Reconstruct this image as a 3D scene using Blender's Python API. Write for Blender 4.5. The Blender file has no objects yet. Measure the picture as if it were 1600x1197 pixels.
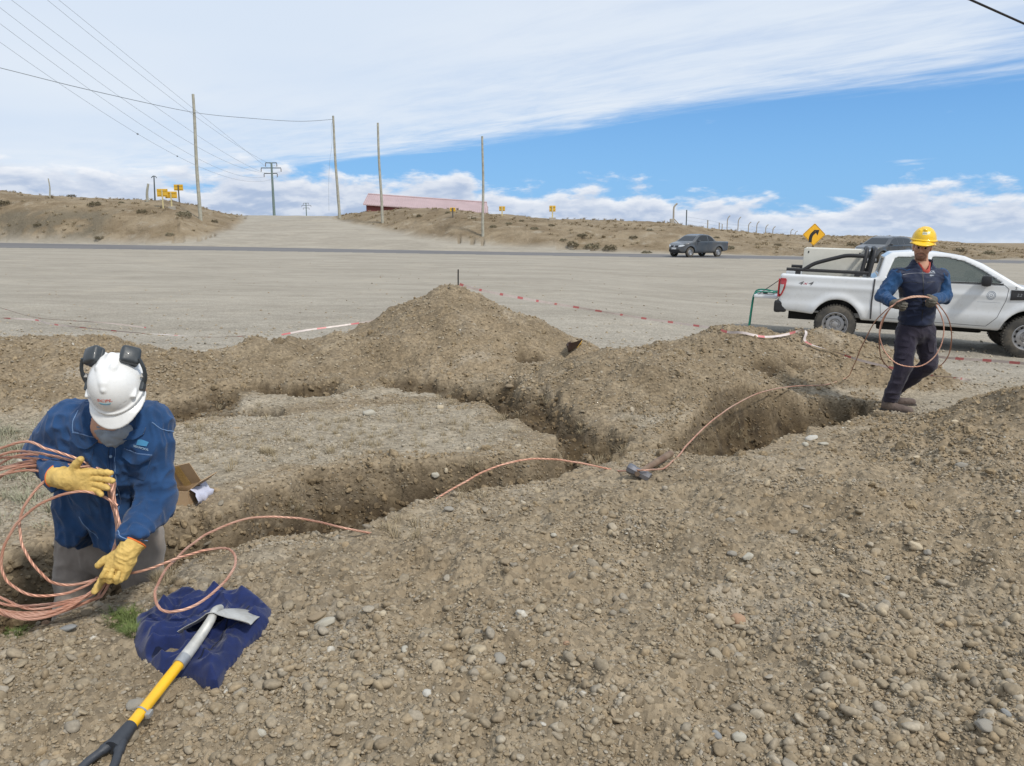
import bpy, bmesh, math, random
import numpy as np
from mathutils import Vector, Matrix, Euler
from mathutils.bvhtree import BVHTree

random.seed(7)
RNG = np.random.default_rng(11)
SC = bpy.context.scene
COL = SC.collection

# ------------------------------------------------------------------ camera
PITCH = math.radians(10.4)
ZC = 1.65
cam_d = bpy.data.cameras.new('camera')
cam_d.sensor_width = 36.0
cam_d.lens = 27.0
cam_d.clip_start = 0.05
cam_d.clip_end = 9000.0
cam = bpy.data.objects.new('camera', cam_d)
cam.location = (0, 0, ZC)
cam.rotation_euler = (math.radians(90) - PITCH, 0, 0)
COL.objects.link(cam)
SC.camera = cam

# ------------------------------------------------------------------ exposure
SC.view_settings.view_transform = 'Standard'
SC.view_settings.look = 'None'
SC.view_settings.exposure = 0.09
SC.view_settings.gamma = 1.0

# ------------------------------------------------------------------ sun
SUN_EL = math.radians(50)
SUN_AZ = math.radians(138)          # clockwise from +Y (north): behind the camera, to the right
sun_d = bpy.data.lights.new('sun', 'SUN')
sun_d.energy = 2.8
sun_d.angle = math.radians(6)
sun_d.color = (1.0, 0.95, 0.87)
sun = bpy.data.objects.new('sun', sun_d)
sv = Vector((math.sin(SUN_AZ) * math.cos(SUN_EL), math.cos(SUN_AZ) * math.cos(SUN_EL), math.sin(SUN_EL)))
sun.rotation_euler = sv.to_track_quat('Z', 'Y').to_euler()
sun.location = (0, 0, 30)
COL.objects.link(sun)


# ------------------------------------------------------------------ node helpers
class NT:
    """small helper to write node trees"""
    def __init__(s, tree):
        s.t = tree
        s.n = tree.nodes
        s.l = tree.links

    def node(s, typ, **kw):
        n = s.n.new(typ)
        for k, v in kw.items():
            setattr(n, k, v)
        return n

    def put(s, sock, v):
        if isinstance(v, bpy.types.NodeSocket):
            s.l.new(v, sock)
        elif v is not None:
            if hasattr(sock, 'default_value'):
                if isinstance(v, (tuple, list)) and len(v) == 3 and sock.type == 'RGBA':
                    v = (*v, 1)
                sock.default_value = v

    def math(s, op, a, b=None, c=None, clamp=False):
        n = s.node('ShaderNodeMath', operation=op, use_clamp=clamp)
        s.put(n.inputs[0], a)
        if b is not None:
            s.put(n.inputs[1], b)
        if c is not None:
            s.put(n.inputs[2], c)
        return n.outputs[0]

    def vmath(s, op, a, b=None, out=0):
        n = s.node('ShaderNodeVectorMath', operation=op)
        s.put(n.inputs[0], a)
        if b is not None:
            s.put(n.inputs[3 if op == 'SCALE' else 1], b)
        return n.outputs[out]

    def mix(s, f, a, b, blend='MIX'):
        n = s.node('ShaderNodeMix', data_type='RGBA', blend_type=blend)
        s.put(n.inputs[0], f)
        s.put(n.inputs[6], a)
        s.put(n.inputs[7], b)
        return n.outputs[2]

    def mapr(s, v, a, b, c=0.0, d=1.0, smooth=True):
        n = s.node('ShaderNodeMapRange', interpolation_type='SMOOTHSTEP' if smooth else 'LINEAR')
        n.clamp = True
        s.put(n.inputs[0], v)
        for i, x in zip((1, 2, 3, 4), (a, b, c, d)):
            s.put(n.inputs[i], x)
        return n.outputs[0]

    def noise(s, vec, scale, detail=4.0, rough=0.5, dist=0.0, out=0):
        n = s.node('ShaderNodeTexNoise')
        s.put(n.inputs['Vector'], vec)
        n.inputs['Scale'].default_value = scale
        n.inputs['Detail'].default_value = detail
        n.inputs['Roughness'].default_value = rough
        n.inputs['Distortion'].default_value = dist
        return n.outputs[out]

    def voro(s, vec, scale, feature='F1', out='Distance', rand=1.0):
        n = s.node('ShaderNodeTexVoronoi', feature=feature)
        s.put(n.inputs['Vector'], vec)
        n.inputs['Scale'].default_value = scale
        n.inputs['Randomness'].default_value = rand
        return n.outputs[out]

    def comb(s, x, y, z):
        n = s.node('ShaderNodeCombineXYZ')
        s.put(n.inputs[0], x)
        s.put(n.inputs[1], y)
        s.put(n.inputs[2], z)
        return n.outputs[0]

    def sep(s, v):
        n = s.node('ShaderNodeSeparateXYZ')
        s.put(n.inputs[0], v)
        return n.outputs


# ------------------------------------------------------------------ world: blue sky, cloud sheet, cumulus bank
world = bpy.data.worlds.new('World')
SC.world = world
world.use_nodes = True
wt = NT(world.node_tree)
wt.n.clear()
sky = wt.node('ShaderNodeTexSky', sky_type='NISHITA')
sky.sun_disc = False
sky.sun_elevation = SUN_EL
sky.sun_rotation = SUN_AZ
sky.altitude = 50
sky.air_density = 1.0
sky.dust_density = 0.6
sky.ozone_density = 2.0
tc = wt.node('ShaderNodeTexCoord')
d = wt.vmath('NORMALIZE', tc.outputs['Generated'])
dx, dy, dz = wt.sep(d)
el = wt.math('ARCSINE', dz)
az = wt.math('ARCTAN2', dx, dy)
skyc = wt.vmath('SCALE', sky.outputs[0], 0.115)
skyc = wt.mix(1.0, skyc, (0.78, 0.98, 1.22), 'MULTIPLY')
clear = wt.mix(wt.mapr(el, 0.05, 0.33), (0.22, 0.49, 0.86), (0.07, 0.26, 0.66))
skyc = wt.mix(0.82, skyc, clear)
zz = wt.math('MAXIMUM', dz, 0.03)
qx = wt.math('DIVIDE', dx, zz)
qy = wt.math('DIVIDE', dy, zz)
q = wt.comb(qx, qy, 0)
# the high sheet covers everything nearer than a line across the sky
lin = wt.math('MULTIPLY_ADD', qx, 1.05, wt.math('SUBTRACT', qy, 7.9))
# streaks run along the edge of the sheet
rot = wt.node('ShaderNodeVectorRotate', rotation_type='Z_AXIS')
wt.put(rot.inputs['Vector'], q)
rot.inputs['Angle'].default_value = math.radians(47)
stx, sty, _ = wt.sep(rot.outputs[0])
streak = wt.noise(wt.comb(wt.math('MULTIPLY', stx, 0.35), wt.math('MULTIPLY', sty, 1.25), 0.0), 1.0, 8, 0.62, 0.35)
streak2 = wt.noise(wt.comb(wt.math('MULTIPLY', stx, 1.1), wt.math('MULTIPLY', sty, 2.6), 3.0), 1.4, 8, 0.65, 0.4)
s_edge = wt.math('ADD', lin, wt.math('MULTIPLY_ADD', streak, -3.4, 1.7))
s_edge = wt.math('ADD', s_edge, wt.math('MULTIPLY_ADD', streak2, -1.1, 0.55))
cov = wt.mapr(s_edge, 0.35, -1.5)
tex = wt.mapr(wt.math('ADD', wt.math('MULTIPLY', streak2, 0.6), wt.math('MULTIPLY', streak, 0.5)), 0.38, 0.70)
thick = wt.mapr(s_edge, -0.4, -5.5)
thin = wt.math('ADD', wt.math('MULTIPLY', tex, 0.30), 0.66)
thin = wt.math('ADD', wt.math('MULTIPLY', thick, wt.math('SUBTRACT', 0.96, thin)), thin)
cov = wt.math('MULTIPLY', cov, thin)
broad = wt.noise(q, 0.22, 3, 0.5)
sheet_col = wt.mix(wt.mapr(broad, 0.3, 0.7), (0.68, 0.78, 0.915), (0.80, 0.86, 0.935))
above = wt.mix(cov, skyc, sheet_col)
# small lone wisps in the blue
wv = wt.comb(wt.math('MULTIPLY', az, 9.0), wt.math('MULTIPLY', el, 42.0), 1.7)
wn = wt.noise(wv, 1.0, 6, 0.6, 0.2)
wisp = wt.math('MULTIPLY', wt.mapr(wn, 0.66, 0.80), wt.mapr(el, 0.17, 0.11))
above = wt.mix(wt.math('MULTIPLY', wisp, 0.6), above, (0.8, 0.86, 0.95))
# cumulus bank on the horizon
def puff(off):
    v = wt.comb(wt.math('MULTIPLY', az, 13.0), wt.math('MULTIPLY', wt.math('ADD', el, off), 36.0), 0.4)
    a = wt.noise(v, 1.0, 7, 0.56, 0.15)
    return a
p0_ = puff(0.0)
p1_ = puff(0.0075)
topn = wt.noise(wt.comb(wt.math('MULTIPLY', az, 5.0), 0.0, 7.3), 1.0, 3, 0.5)
topel = wt.math('MULTIPLY_ADD', topn, 0.036, wt.math('MULTIPLY_ADD', az, -0.030, 0.050))
dens = wt.math('ADD', wt.math('MULTIPLY', wt.math('SUBTRACT', topel, el), 18.0), wt.math('MULTIPLY_ADD', p0_, 2.1, -0.95))
cum = wt.mapr(dens, -0.06, 0.28)
lit = wt.mapr(wt.math('SUBTRACT', p0_, p1_), -0.10, 0.13)
tops = wt.mapr(dens, 0.62, 0.10)
lit = wt.math('ADD', wt.math('MULTIPLY', lit, 0.55), wt.math('MULTIPLY', tops, 0.5), clamp=True)
cum_col = wt.mix(lit, (0.42, 0.52, 0.70), (0.90, 0.925, 0.965))
hazeband = wt.mapr(el, 0.035, 0.0)
cum_col = wt.mix(wt.math('MULTIPLY', hazeband, 0.45), cum_col, (0.66, 0.76, 0.89))
full = wt.mix(cum, above, cum_col)
below = wt.mapr(dz, -0.02, 0.0)
full = wt.mix(below, (0.3, 0.28, 0.24), full)
bg = wt.node('ShaderNodeBackground')
wt.put(bg.inputs['Color'], full)
bg.inputs['Strength'].default_value = 0.95
wo = wt.node('ShaderNodeOutputWorld')
wt.l.new(bg.outputs[0], wo.inputs['Surface'])
world.cycles.sampling_method = 'MANUAL'
world.cycles.sample_map_resolution = 1024
SC.cycles.max_bounces = 6
SC.cycles.diffuse_bounces = 3
SC.cycles.transparent_max_bounces = 12
SC.cycles.use_denoising = True

# ------------------------------------------------------------------ placing
CP, SP = math.cos(PITCH), math.sin(PITCH)


def at(u, v, Y):
    """world point on the sight line of photo pixel (u, v) at distance Y ahead"""
    a = (u - 800) / 1200
    b = (598.5 - v) / 1200
    x, y, z = a, CP + b * SP, -SP + b * CP
    t = Y / y
    return Vector((x * t, Y, ZC + z * t))


def onz(u, v, z):
    """world point on the sight line of photo pixel (u, v) at height z"""
    a = (u - 800) / 1200
    b = (598.5 - v) / 1200
    x, y, w = a, CP + b * SP, -SP + b * CP
    t = (z - ZC) / w
    return Vector((x * t, y * t, z))


# ------------------------------------------------------------------ numpy noise
def _hash(ix, iy, iz, seed):
    h = (ix.astype(np.int64) * 374761393 + iy.astype(np.int64) * 668265263 + iz.astype(np.int64) * 2147483647 + seed * 1274126177) & 0xffffffff
    h = ((h ^ (h >> 13)) * 1274126177) & 0xffffffff
    h = (h ^ (h >> 16)) & 0xffffffff
    h = (h * 2246822519) & 0xffffffff
    h = h ^ (h >> 15)
    return (h & 0xffffff).astype(np.float64) / 0xffffff


def vnoise2(x, y, seed=0):
    x = np.asarray(x, float)
    y = np.asarray(y, float)
    xi, yi = np.floor(x), np.floor(y)
    fx, fy = x - xi, y - yi
    fx = fx * fx * fx * (fx * (fx * 6 - 15) + 10)
    fy = fy * fy * fy * (fy * (fy * 6 - 15) + 10)
    z = np.zeros(1, np.int64)
    a = _hash(xi, yi, z, seed)
    b = _hash(xi + 1, yi, z, seed)
    c = _hash(xi, yi + 1, z, seed)
    e = _hash(xi + 1, yi + 1, z, seed)
    return (a * (1 - fx) + b * fx) * (1 - fy) + (c * (1 - fx) + e * fx) * fy


def fbm2(x, y, octv=4, seed=0, rough=0.5):
    s, a, t = 0, 1.0, 0
    for i in range(octv):
        s = s + a * vnoise2(x * 2 ** i + 17.3 * i, y * 2 ** i - 9.1 * i, seed + i)
        t += a
        a *= rough
    return s / t


def vnoise3(p, seed=0):
    i = np.floor(p)
    f = p - i
    f = f * f * (3 - 2 * f)
    out = 0
    for dx in (0, 1):
        for dy in (0, 1):
            for dz in (0, 1):
                w = (f[..., 0] if dx else 1 - f[..., 0]) * (f[..., 1] if dy else 1 - f[..., 1]) * (f[..., 2] if dz else 1 - f[..., 2])
                out = out + w * _hash(i[..., 0] + dx, i[..., 1] + dy, i[..., 2] + dz, seed)
    return out


def sstep(a, b, x):
    t = np.clip((x - a) / (b - a), 0, 1)
    return t * t * (3 - 2 * t)


# ------------------------------------------------------------------ mesh building
def mesh_np(name, V, F, smooth=True):
    """V: (n,3); F: list of lists or (m,k) array"""
    me = bpy.data.meshes.new(name)
    V = np.asarray(V, np.float32)
    me.vertices.add(len(V))
    me.vertices.foreach_set('co', V.ravel())
    if isinstance(F, np.ndarray):
        m, k = F.shape
        me.loops.add(m * k)
        me.loops.foreach_set('vertex_index', F.astype(np.int32).ravel())
        me.polygons.add(m)
        me.polygons.foreach_set('loop_start', np.arange(0, m * k, k, dtype=np.int32))
    else:
        li = [i for f in F for i in f]
        me.loops.add(len(li))
        me.loops.foreach_set('vertex_index', li)
        st = np.cumsum([0] + [len(f) for f in F][:-1]).astype(np.int32)
        me.polygons.add(len(F))
        me.polygons.foreach_set('loop_start', st)
    me.update(calc_edges=True)
    me.validate()
    me.polygons.foreach_set('use_smooth', [smooth] * len(me.polygons))
    return me


WORLD_ROOTS = {}


def link(name, me, mat=None, parent=None):
    o = bpy.data.objects.new(name, me)
    COL.objects.link(o)
    if mat is not None and me is not None:
        for m in (mat if isinstance(mat, (list, tuple)) else [mat]):
            me.materials.append(m)
    if parent is not None:
        o.parent = parent
        if parent.name in WORLD_ROOTS:      # parts modelled in world coordinates under an Empty at the base
            o.matrix_parent_inverse = Matrix.Translation(-Vector(WORLD_ROOTS[parent.name]))
    return o


def tag(o, label=None, cat=None, group=None, kind=None):
    if label:
        o['label'] = label
    if cat:
        o['category'] = cat
    if group:
        o['group'] = group
    if kind:
        o['kind'] = kind
    return o


def empty(name, label, cat, loc=(0, 0, 0), rot=(0, 0, 0), group=None):
    o = bpy.data.objects.new(name, None)
    o.empty_display_size = 0.1
    COL.objects.link(o)
    o.location = loc
    o.rotation_euler = rot
    return tag(o, label, cat, group)


def world_root(name, label, cat, base, group=None):
    o = empty(name, label, cat, base, (0, 0, 0), group)
    WORLD_ROOTS[o.name] = tuple(base)
    return o


class MB:
    """collects boxes, tubes, lathes into one mesh"""
    def __init__(s):
        s.V, s.F, s.M = [], [], []
        s.mi = 0

    def add(s, V, F):
        o = len(s.V)
        s.V += [tuple(v) for v in V]
        s.F += [[i + o for i in f] for f in F]
        s.M += [s.mi] * len(F)
        return s

    def box(s, c, size, R=None, bev=0.0):
        hx, hy, hz = size[0] / 2, size[1] / 2, size[2] / 2
        b = min(bev, hx * .9, hy * .9, hz * .9)
        if b <= 0:
            V = [Vector((x * hx, y * hy, z * hz)) for x in (-1, 1) for y in (-1, 1) for z in (-1, 1)]
            F = [(0, 1, 3, 2), (4, 6, 7, 5), (0, 4, 5, 1), (2, 3, 7, 6), (0, 2, 6, 4), (1, 5, 7, 3)]
        else:
            bm = bmesh.new()
            bmesh.ops.create_cube(bm, size=1)
            bmesh.ops.scale(bm, vec=size, verts=bm.verts)
            bmesh.ops.bevel(bm, geom=bm.edges[:], offset=b, segments=2, affect='EDGES', profile=0.6)
            bm.verts.index_update()
            V = [v.co.copy() for v in bm.verts]
            F = [[v.index for v in f.verts] for f in bm.faces]
            bm.free()
        if R is not None:
            V = [R @ v for v in V]
        V = [v + Vector(c) for v in V]
        return s.add(V, F)

    def tube(s, pts, r, n=8, caps=True):
        V, F = tube_vf(pts, r, n, caps)
        return s.add(V, F)

    def prism(s, poly, axis, a, b, R=None):
        """extrude 2D polygon (list of (p,q)) along axis 'x','y' or 'z' from a to b"""
        def mk(p, q, t):
            return {'x': (t, p, q), 'y': (p, t, q), 'z': (p, q, t)}[axis]
        n = len(poly)
        V = [Vector(mk(p, q, a)) for p, q in poly] + [Vector(mk(p, q, b)) for p, q in poly]
        F = [list(range(n))[::-1], list(range(n, 2 * n))] + [[i, (i + 1) % n, n + (i + 1) % n, n + i] for i in range(n)]
        if R is not None:
            V = [R @ v for v in V]
        return s.add(V, F)

    def lathe(s, prof, c, ax=(0, 0, 1), n=24, caps=True):
        """prof: (radius, height) along axis ax from c"""
        ax = Vector(ax).normalized()
        e1 = ax.orthogonal().normalized()
        e2 = ax.cross(e1)
        V, F = [], []
        for r, h in prof:
            for k in range(n):
                t = 2 * math.pi * k / n
                V.append(Vector(c) + ax * h + (e1 * math.cos(t) + e2 * math.sin(t)) * r)
        for i in range(len(prof) - 1):
            for k in range(n):
                F.append((i * n + k, i * n + (k + 1) % n, (i + 1) * n + (k + 1) % n, (i + 1) * n + k))
        if caps and prof[0][0] > 1.1e-4:
            F.append(list(range(n))[::-1])
        if caps and prof[-1][0] > 1.1e-4:
            F.append([(len(prof) - 1) * n + k for k in range(n)])
        return s.add(V, F)

    def build(s, name, mat, parent=None, smooth=False, auto=None):
        me = mesh_np(name, s.V, s.F, smooth or auto is not None)
        o = link(name, me, mat, parent)
        if isinstance(mat, (list, tuple)):
            me.polygons.foreach_set('material_index', s.M)
        bm = bmesh.new()
        bm.from_mesh(me)
        bmesh.ops.recalc_face_normals(bm, faces=bm.faces)
        if auto is not None:
            for e in bm.edges:
                if len(e.link_faces) == 2 and e.calc_face_angle(0) > math.radians(auto):
                    e.smooth = False
        bm.to_mesh(me)
        bm.free()
        return o


def tube_vf(pts, r, n=8, caps=True):
    P = [Vector(p) for p in pts]
    m = len(P)
    rr = r if isinstance(r, (list, tuple, np.ndarray)) else [r] * m
    T = []
    for i in range(m):
        t = (P[min(i + 1, m - 1)] - P[max(i - 1, 0)])
        T.append(t.normalized() if t.length > 1e-9 else Vector((0, 0, 1)))
    N = T[0].orthogonal().normalized()
    V, F = [], []
    for i in range(m):
        N = (N - T[i] * N.dot(T[i]))
        N = N.normalized() if N.length > 1e-6 else T[i].orthogonal().normalized()
        B = T[i].cross(N)
        for k in range(n):
            a = 2 * math.pi * k / n
            V.append(P[i] + (N * math.cos(a) + B * math.sin(a)) * rr[i])
    for i in range(m - 1):
        for k in range(n):
            F.append((i * n + k, i * n + (k + 1) % n, (i + 1) * n + (k + 1) % n, (i + 1) * n + k))
    if caps:
        F.append(list(range(n))[::-1])
        F.append([(m - 1) * n + k for k in range(n)])
    return V, F


def spline(pts, seg=10, closed=False):
    """Catmull-Rom through points"""
    P = [Vector(p) for p in pts]
    n = len(P)
    out = []
    rng = range(n if closed else n - 1)
    for i in rng:
        if closed:
            a, b, c, e = P[(i - 1) % n], P[i], P[(i + 1) % n], P[(i + 2) % n]
        else:
            a, b, c, e = P[max(i - 1, 0)], P[i], P[i + 1], P[min(i + 2, n - 1)]
        for k in range(seg):
            t = k / seg
            out.append(0.5 * ((2 * b) + (c - a) * t + (2 * a - 5 * b + 4 * c - e) * t * t + (3 * b - a - 3 * c + e) * t ** 3))
    if not closed:
        out.append(P[-1].copy())
    return out


# ------------------------------------------------------------------ signed distance modelling
def V3(p):
    return np.array(p, np.float32)


def sd_cone(P, a, b, ra, rb):
    """tapered capsule"""
    a, b = V3(a), V3(b)
    ba = b - a
    L = float(np.dot(ba, ba)) + 1e-12
    h = np.clip(((P - a) @ ba) / L, 0, 1)
    dd = P - a - h[..., None] * ba
    return np.sqrt((dd * dd).sum(-1)) - (ra + (rb - ra) * h)


def frame(ax_z, ax_x=(1, 0, 0)):
    z = Vector(ax_z).normalized()
    x = Vector(ax_x)
    x = (x - z * x.dot(z)).normalized()
    y = z.cross(x)
    return np.array([x, y, z], np.float32)


def sd_ell(P, c, r, R=None):
    q = P - V3(c)
    if R is not None:
        q = q @ R.T
    r = V3(r)
    k0 = np.sqrt(((q / r) ** 2).sum(-1))
    k1 = np.sqrt(((q / (r * r)) ** 2).sum(-1)) + 1e-9
    return k0 * (k0 - 1) / k1


def sd_box(P, c, hs, rad=0.0, R=None):
    q = P - V3(c)
    if R is not None:
        q = q @ R.T
    q = np.abs(q) - (V3(hs) - rad)
    return np.sqrt((np.maximum(q, 0) ** 2).sum(-1)) + np.minimum(q.max(-1), 0) - rad


def sd_slab(P, a, b, wa, wb, side, rad, ta=None, tb=None):
    """tapered limb with an elliptical section: widths wa->wb along 'side', thickness ta->tb across"""
    a, b = V3(a), V3(b)
    ba = b - a
    L = float(np.sqrt(np.dot(ba, ba)))
    z = ba / L
    x = V3(side)
    x = x - z * np.dot(x, z)
    x = x / np.sqrt(np.dot(x, x))
    y = np.cross(z, x)
    q = P - a
    h = np.clip((q @ z) / L, 0, 1)
    dz = (q @ z) - h * L
    w = wa + (wb - wa) * h
    t = ta + (tb - ta) * h
    k = np.sqrt(((q @ x) / w) ** 2 + ((q @ y) / t) ** 2 + (dz / np.minimum(w, t)) ** 2)
    return (k - 1) * np.minimum(w, t)


def smin(a, b, k):
    h = np.clip(0.5 + 0.5 * (b - a) / k, 0, 1)
    return b + (a - b) * h - k * h * (1 - h)


def smax(a, b, k):
    return -smin(-a, -b, k)


def sd_poly2(x, y, poly):
    """2D polygon signed distance (negative inside)"""
    poly = np.asarray(poly, float)
    n = len(poly)
    d = np.full(x.shape, 1e9)
    ins = np.zeros(x.shape, bool)
    for i in range(n):
        ax, ay = poly[i]
        bx, by = poly[(i + 1) % n]
        ex, ey = bx - ax, by - ay
        wx, wy = x - ax, y - ay
        t = np.clip((wx * ex + wy * ey) / (ex * ex + ey * ey + 1e-12), 0, 1)
        d = np.minimum(d, (wx - ex * t) ** 2 + (wy - ey * t) ** 2)
        if ay != by:
            c = ((ay <= y) != (by <= y)) & (x < (bx - ax) * (y - ay) / (by - ay) + ax)
            ins ^= c
    d = np.sqrt(d)
    return np.where(ins, -d, d)


def surface_nets(fn, lo, hi, h):
    lo = np.array(lo, np.float32)
    hi = np.array(hi, np.float32)
    n = np.ceil((hi - lo) / h).astype(int) + 1
    ax = [lo[i] + h * np.arange(n[i], dtype=np.float32) for i in range(3)]
    Fv = np.empty(tuple(n), np.float32)
    step = max(1, int(1.2e6 // (n[1] * n[2])))
    Y, Z = np.meshgrid(ax[1], ax[2], indexing='ij')
    for s in range(0, n[0], step):
        e = min(n[0], s + step)
        P = np.empty((e - s, n[1], n[2], 3), np.float32)
        P[..., 0] = ax[0][s:e, None, None]
        P[..., 1] = Y
        P[..., 2] = Z
        Fv[s:e] = fn(P)
    # keep the border outside
    for i in range(3):
        sl = [slice(None)] * 3
        for k in (0, -1):
            sl[i] = k
            Fv[tuple(sl)] = np.maximum(Fv[tuple(sl)], 1e-3)
    S = Fv < 0
    nx, ny, nz = n
    cnt = np.zeros((nx - 1, ny - 1, nz - 1), np.int8)
    for dx in (0, 1):
        for dy in (0, 1):
            for dz in (0, 1):
                cnt += S[dx:nx - 1 + dx, dy:ny - 1 + dy, dz:nz - 1 + dz]
    act = (cnt > 0) & (cnt < 8)
    ci = np.argwhere(act)
    idx = np.full(act.shape, -1, np.int64)
    idx[act] = np.arange(len(ci))
    acc = np.zeros((len(ci), 3))
    num = np.zeros(len(ci))
    for axis in range(3):
        o = [k for k in range(3) if k != axis]
        for da in (0, 1):
            for db in (0, 1):
                c0 = ci.copy()
                c0[:, o[0]] += da
                c0[:, o[1]] += db
                c1 = c0.copy()
                c1[:, axis] += 1
                f0 = Fv[c0[:, 0], c0[:, 1], c0[:, 2]].astype(float)
                f1 = Fv[c1[:, 0], c1[:, 1], c1[:, 2]].astype(float)
                m = (f0 < 0) != (f1 < 0)
                t = np.where(m, f0 / np.where(m, f0 - f1, 1), 0)
                p = c0.astype(float)
                p[:, axis] += t
                acc[m] += p[m]
                num[m] += 1
    Vv = acc / num[:, None] * h + lo
    quads = []
    for axis in range(3):
        a, b = [(1, 2), (2, 0), (0, 1)][axis]
        sl0 = [slice(None)] * 3
        sl1 = [slice(None)] * 3
        sl0[axis] = slice(0, -1)
        sl1[axis] = slice(1, None)
        ch = S[tuple(sl0)] != S[tuple(sl1)]
        e = np.argwhere(ch)
        e = e[(e[:, a] > 0) & (e[:, b] > 0) & (e[:, a] < n[a] - 1) & (e[:, b] < n[b] - 1)]
        flip = S[e[:, 0], e[:, 1], e[:, 2]]
        q4 = []
        for oa, ob in ((-1, -1), (0, -1), (0, 0), (-1, 0)):
            c = e.copy()
            c[:, a] += oa
            c[:, b] += ob
            q4.append(idx[c[:, 0], c[:, 1], c[:, 2]])
        q4 = np.stack(q4, 1)
        q4 = np.where(flip[:, None], q4, q4[:, ::-1])
        quads.append(q4)
    Q = np.concatenate(quads)
    return Vv.astype(np.float32), Q


def relax(Vv, Q, it=1, f=0.5):
    """Laplacian smoothing"""
    n = len(Vv)
    E = np.concatenate([Q[:, [0, 1]], Q[:, [1, 2]], Q[:, [2, 3]], Q[:, [3, 0]]])
    V = Vv.astype(float)
    for _ in range(it):
        s = np.zeros_like(V)
        c = np.zeros(n)
        for i, j in ((0, 1), (1, 0)):
            for k in range(3):
                s[:, k] += np.bincount(E[:, i], V[E[:, j], k], n)
            c += np.bincount(E[:, i], minlength=n)
        V = V + f * (s / np.maximum(c, 1)[:, None] - V)
    return V.astype(np.float32)


def sdf_mesh(name, fn, lo, hi, h, smooth_it=1):
    Vv, Q = surface_nets(fn, lo, hi, h)
    if smooth_it:
        Vv = relax(Vv, Q, smooth_it)
    return mesh_np(name, Vv, Q, True)


def bvh_of(objs):
    """BVH in world/local space of unscaled, untransformed meshes"""
    V, F = [], []
    for o in objs:
        me = o.data
        k = len(V)
        V += [v.co.copy() for v in me.vertices]
        F += [[i + k for i in p.vertices] for p in me.polygons]
    return BVHTree.FromPolygons(V, F)


def drape(bvh, pts, dirn, off=0.003, back=0.5):
    """move points along dirn onto a surface, standing off by 'off'"""
    dirn = Vector(dirn).normalized()
    out = []
    last = 0.0
    for p in pts:
        h0 = bvh.ray_cast(Vector(p) - dirn * back, dirn)
        if h0[0] is not None:
            last = (h0[0] - Vector(p)).dot(dirn)
            break
    for p in pts:
        p = Vector(p)
        hit = bvh.ray_cast(p - dirn * back, dirn)
        if hit[0] is None:
            out.append(p + dirn * last)
        else:
            last = (hit[0] - p).dot(dirn)
            out.append(hit[0] - dirn * off)
    return out


def drape_patch(name, bvh, o, ux, uy, poly, dirn, thick, mat, parent=None, res=0.012, off=0.0):
    """a patch of cloth / decal with outline poly (in ux, uy) laid on the surface"""
    o, ux, uy, dirn = Vector(o), Vector(ux), Vector(uy), Vector(dirn).normalized()
    xs = [p[0] for p in poly]
    ys = [p[1] for p in poly]
    nx = max(2, int((max(xs) - min(xs)) / res))
    ny = max(2, int((max(ys) - min(ys)) / res))
    # rows between lower and upper outline, column by column
    pl = poly + [poly[0]]

    def cut(x):
        r = []
        for (x0, y0), (x1, y1) in zip(pl[:-1], pl[1:]):
            if (x0 <= x < x1) or (x1 <= x < x0):
                r.append(y0 + (y1 - y0) * (x - x0) / (x1 - x0))
        return (min(r), max(r)) if r else (0, 0)
    e = (max(xs) - min(xs)) * 1e-3
    pts = []
    for i in range(nx + 1):
        x = min(xs) + e + (max(xs) - min(xs) - 2 * e) * i / nx
        y0, y1 = cut(x)
        for j in range(ny + 1):
            pts.append(o + ux * x + uy * (y0 + (y1 - y0) * j / ny))
    top = drape(bvh, pts, dirn, thick + off)
    bot = [p + dirn * (thick + 0.002) for p in top]
    N = len(top)
    V = top + bot
    F = []

    def I(i, j):
        return i * (ny + 1) + j
    for i in range(nx):
        for j in range(ny):
            f = [I(i, j), I(i + 1, j), I(i + 1, j + 1), I(i, j + 1)]
            F.append(f)
            F.append([N + k for k in f[::-1]])
    rim = [I(i, 0) for i in range(nx + 1)] + [I(nx, j) for j in range(1, ny + 1)] + [I(i, ny) for i in range(nx - 1, -1, -1)] + [I(0, j) for j in range(ny - 1, 0, -1)]
    for a, b in zip(rim, rim[1:] + rim[:1]):
        F.append([b, a, N + a, N + b])
    mb = MB()
    mb.add(V, F)
    return mb.build(name, mat, parent, auto=50)


def text_vf(s, size=1.0, bold=False, shear=0.0, space=1.0):
    cu = bpy.data.curves.new('text', 'FONT')
    cu.body = s
    cu.size = size
    cu.align_x = 'CENTER'
    cu.align_y = 'CENTER'
    cu.shear = shear
    cu.space_character = space
    cu.resolution_u = 3
    if bold:
        cu.offset = size * 0.02
    o = bpy.data.objects.new('text', cu)
    COL.objects.link(o)
    bpy.context.view_layer.update()
    dg = bpy.context.evaluated_depsgraph_get()
    me = o.evaluated_get(dg).to_mesh()
    V = [v.co.copy() for v in me.vertices]
    F = [list(p.vertices) for p in me.polygons]
    o.evaluated_get(dg).to_mesh_clear()
    bpy.data.objects.remove(o)
    bpy.data.curves.remove(cu)
    return V, F


# ------------------------------------------------------------------ materials
MATS = {}


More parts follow.
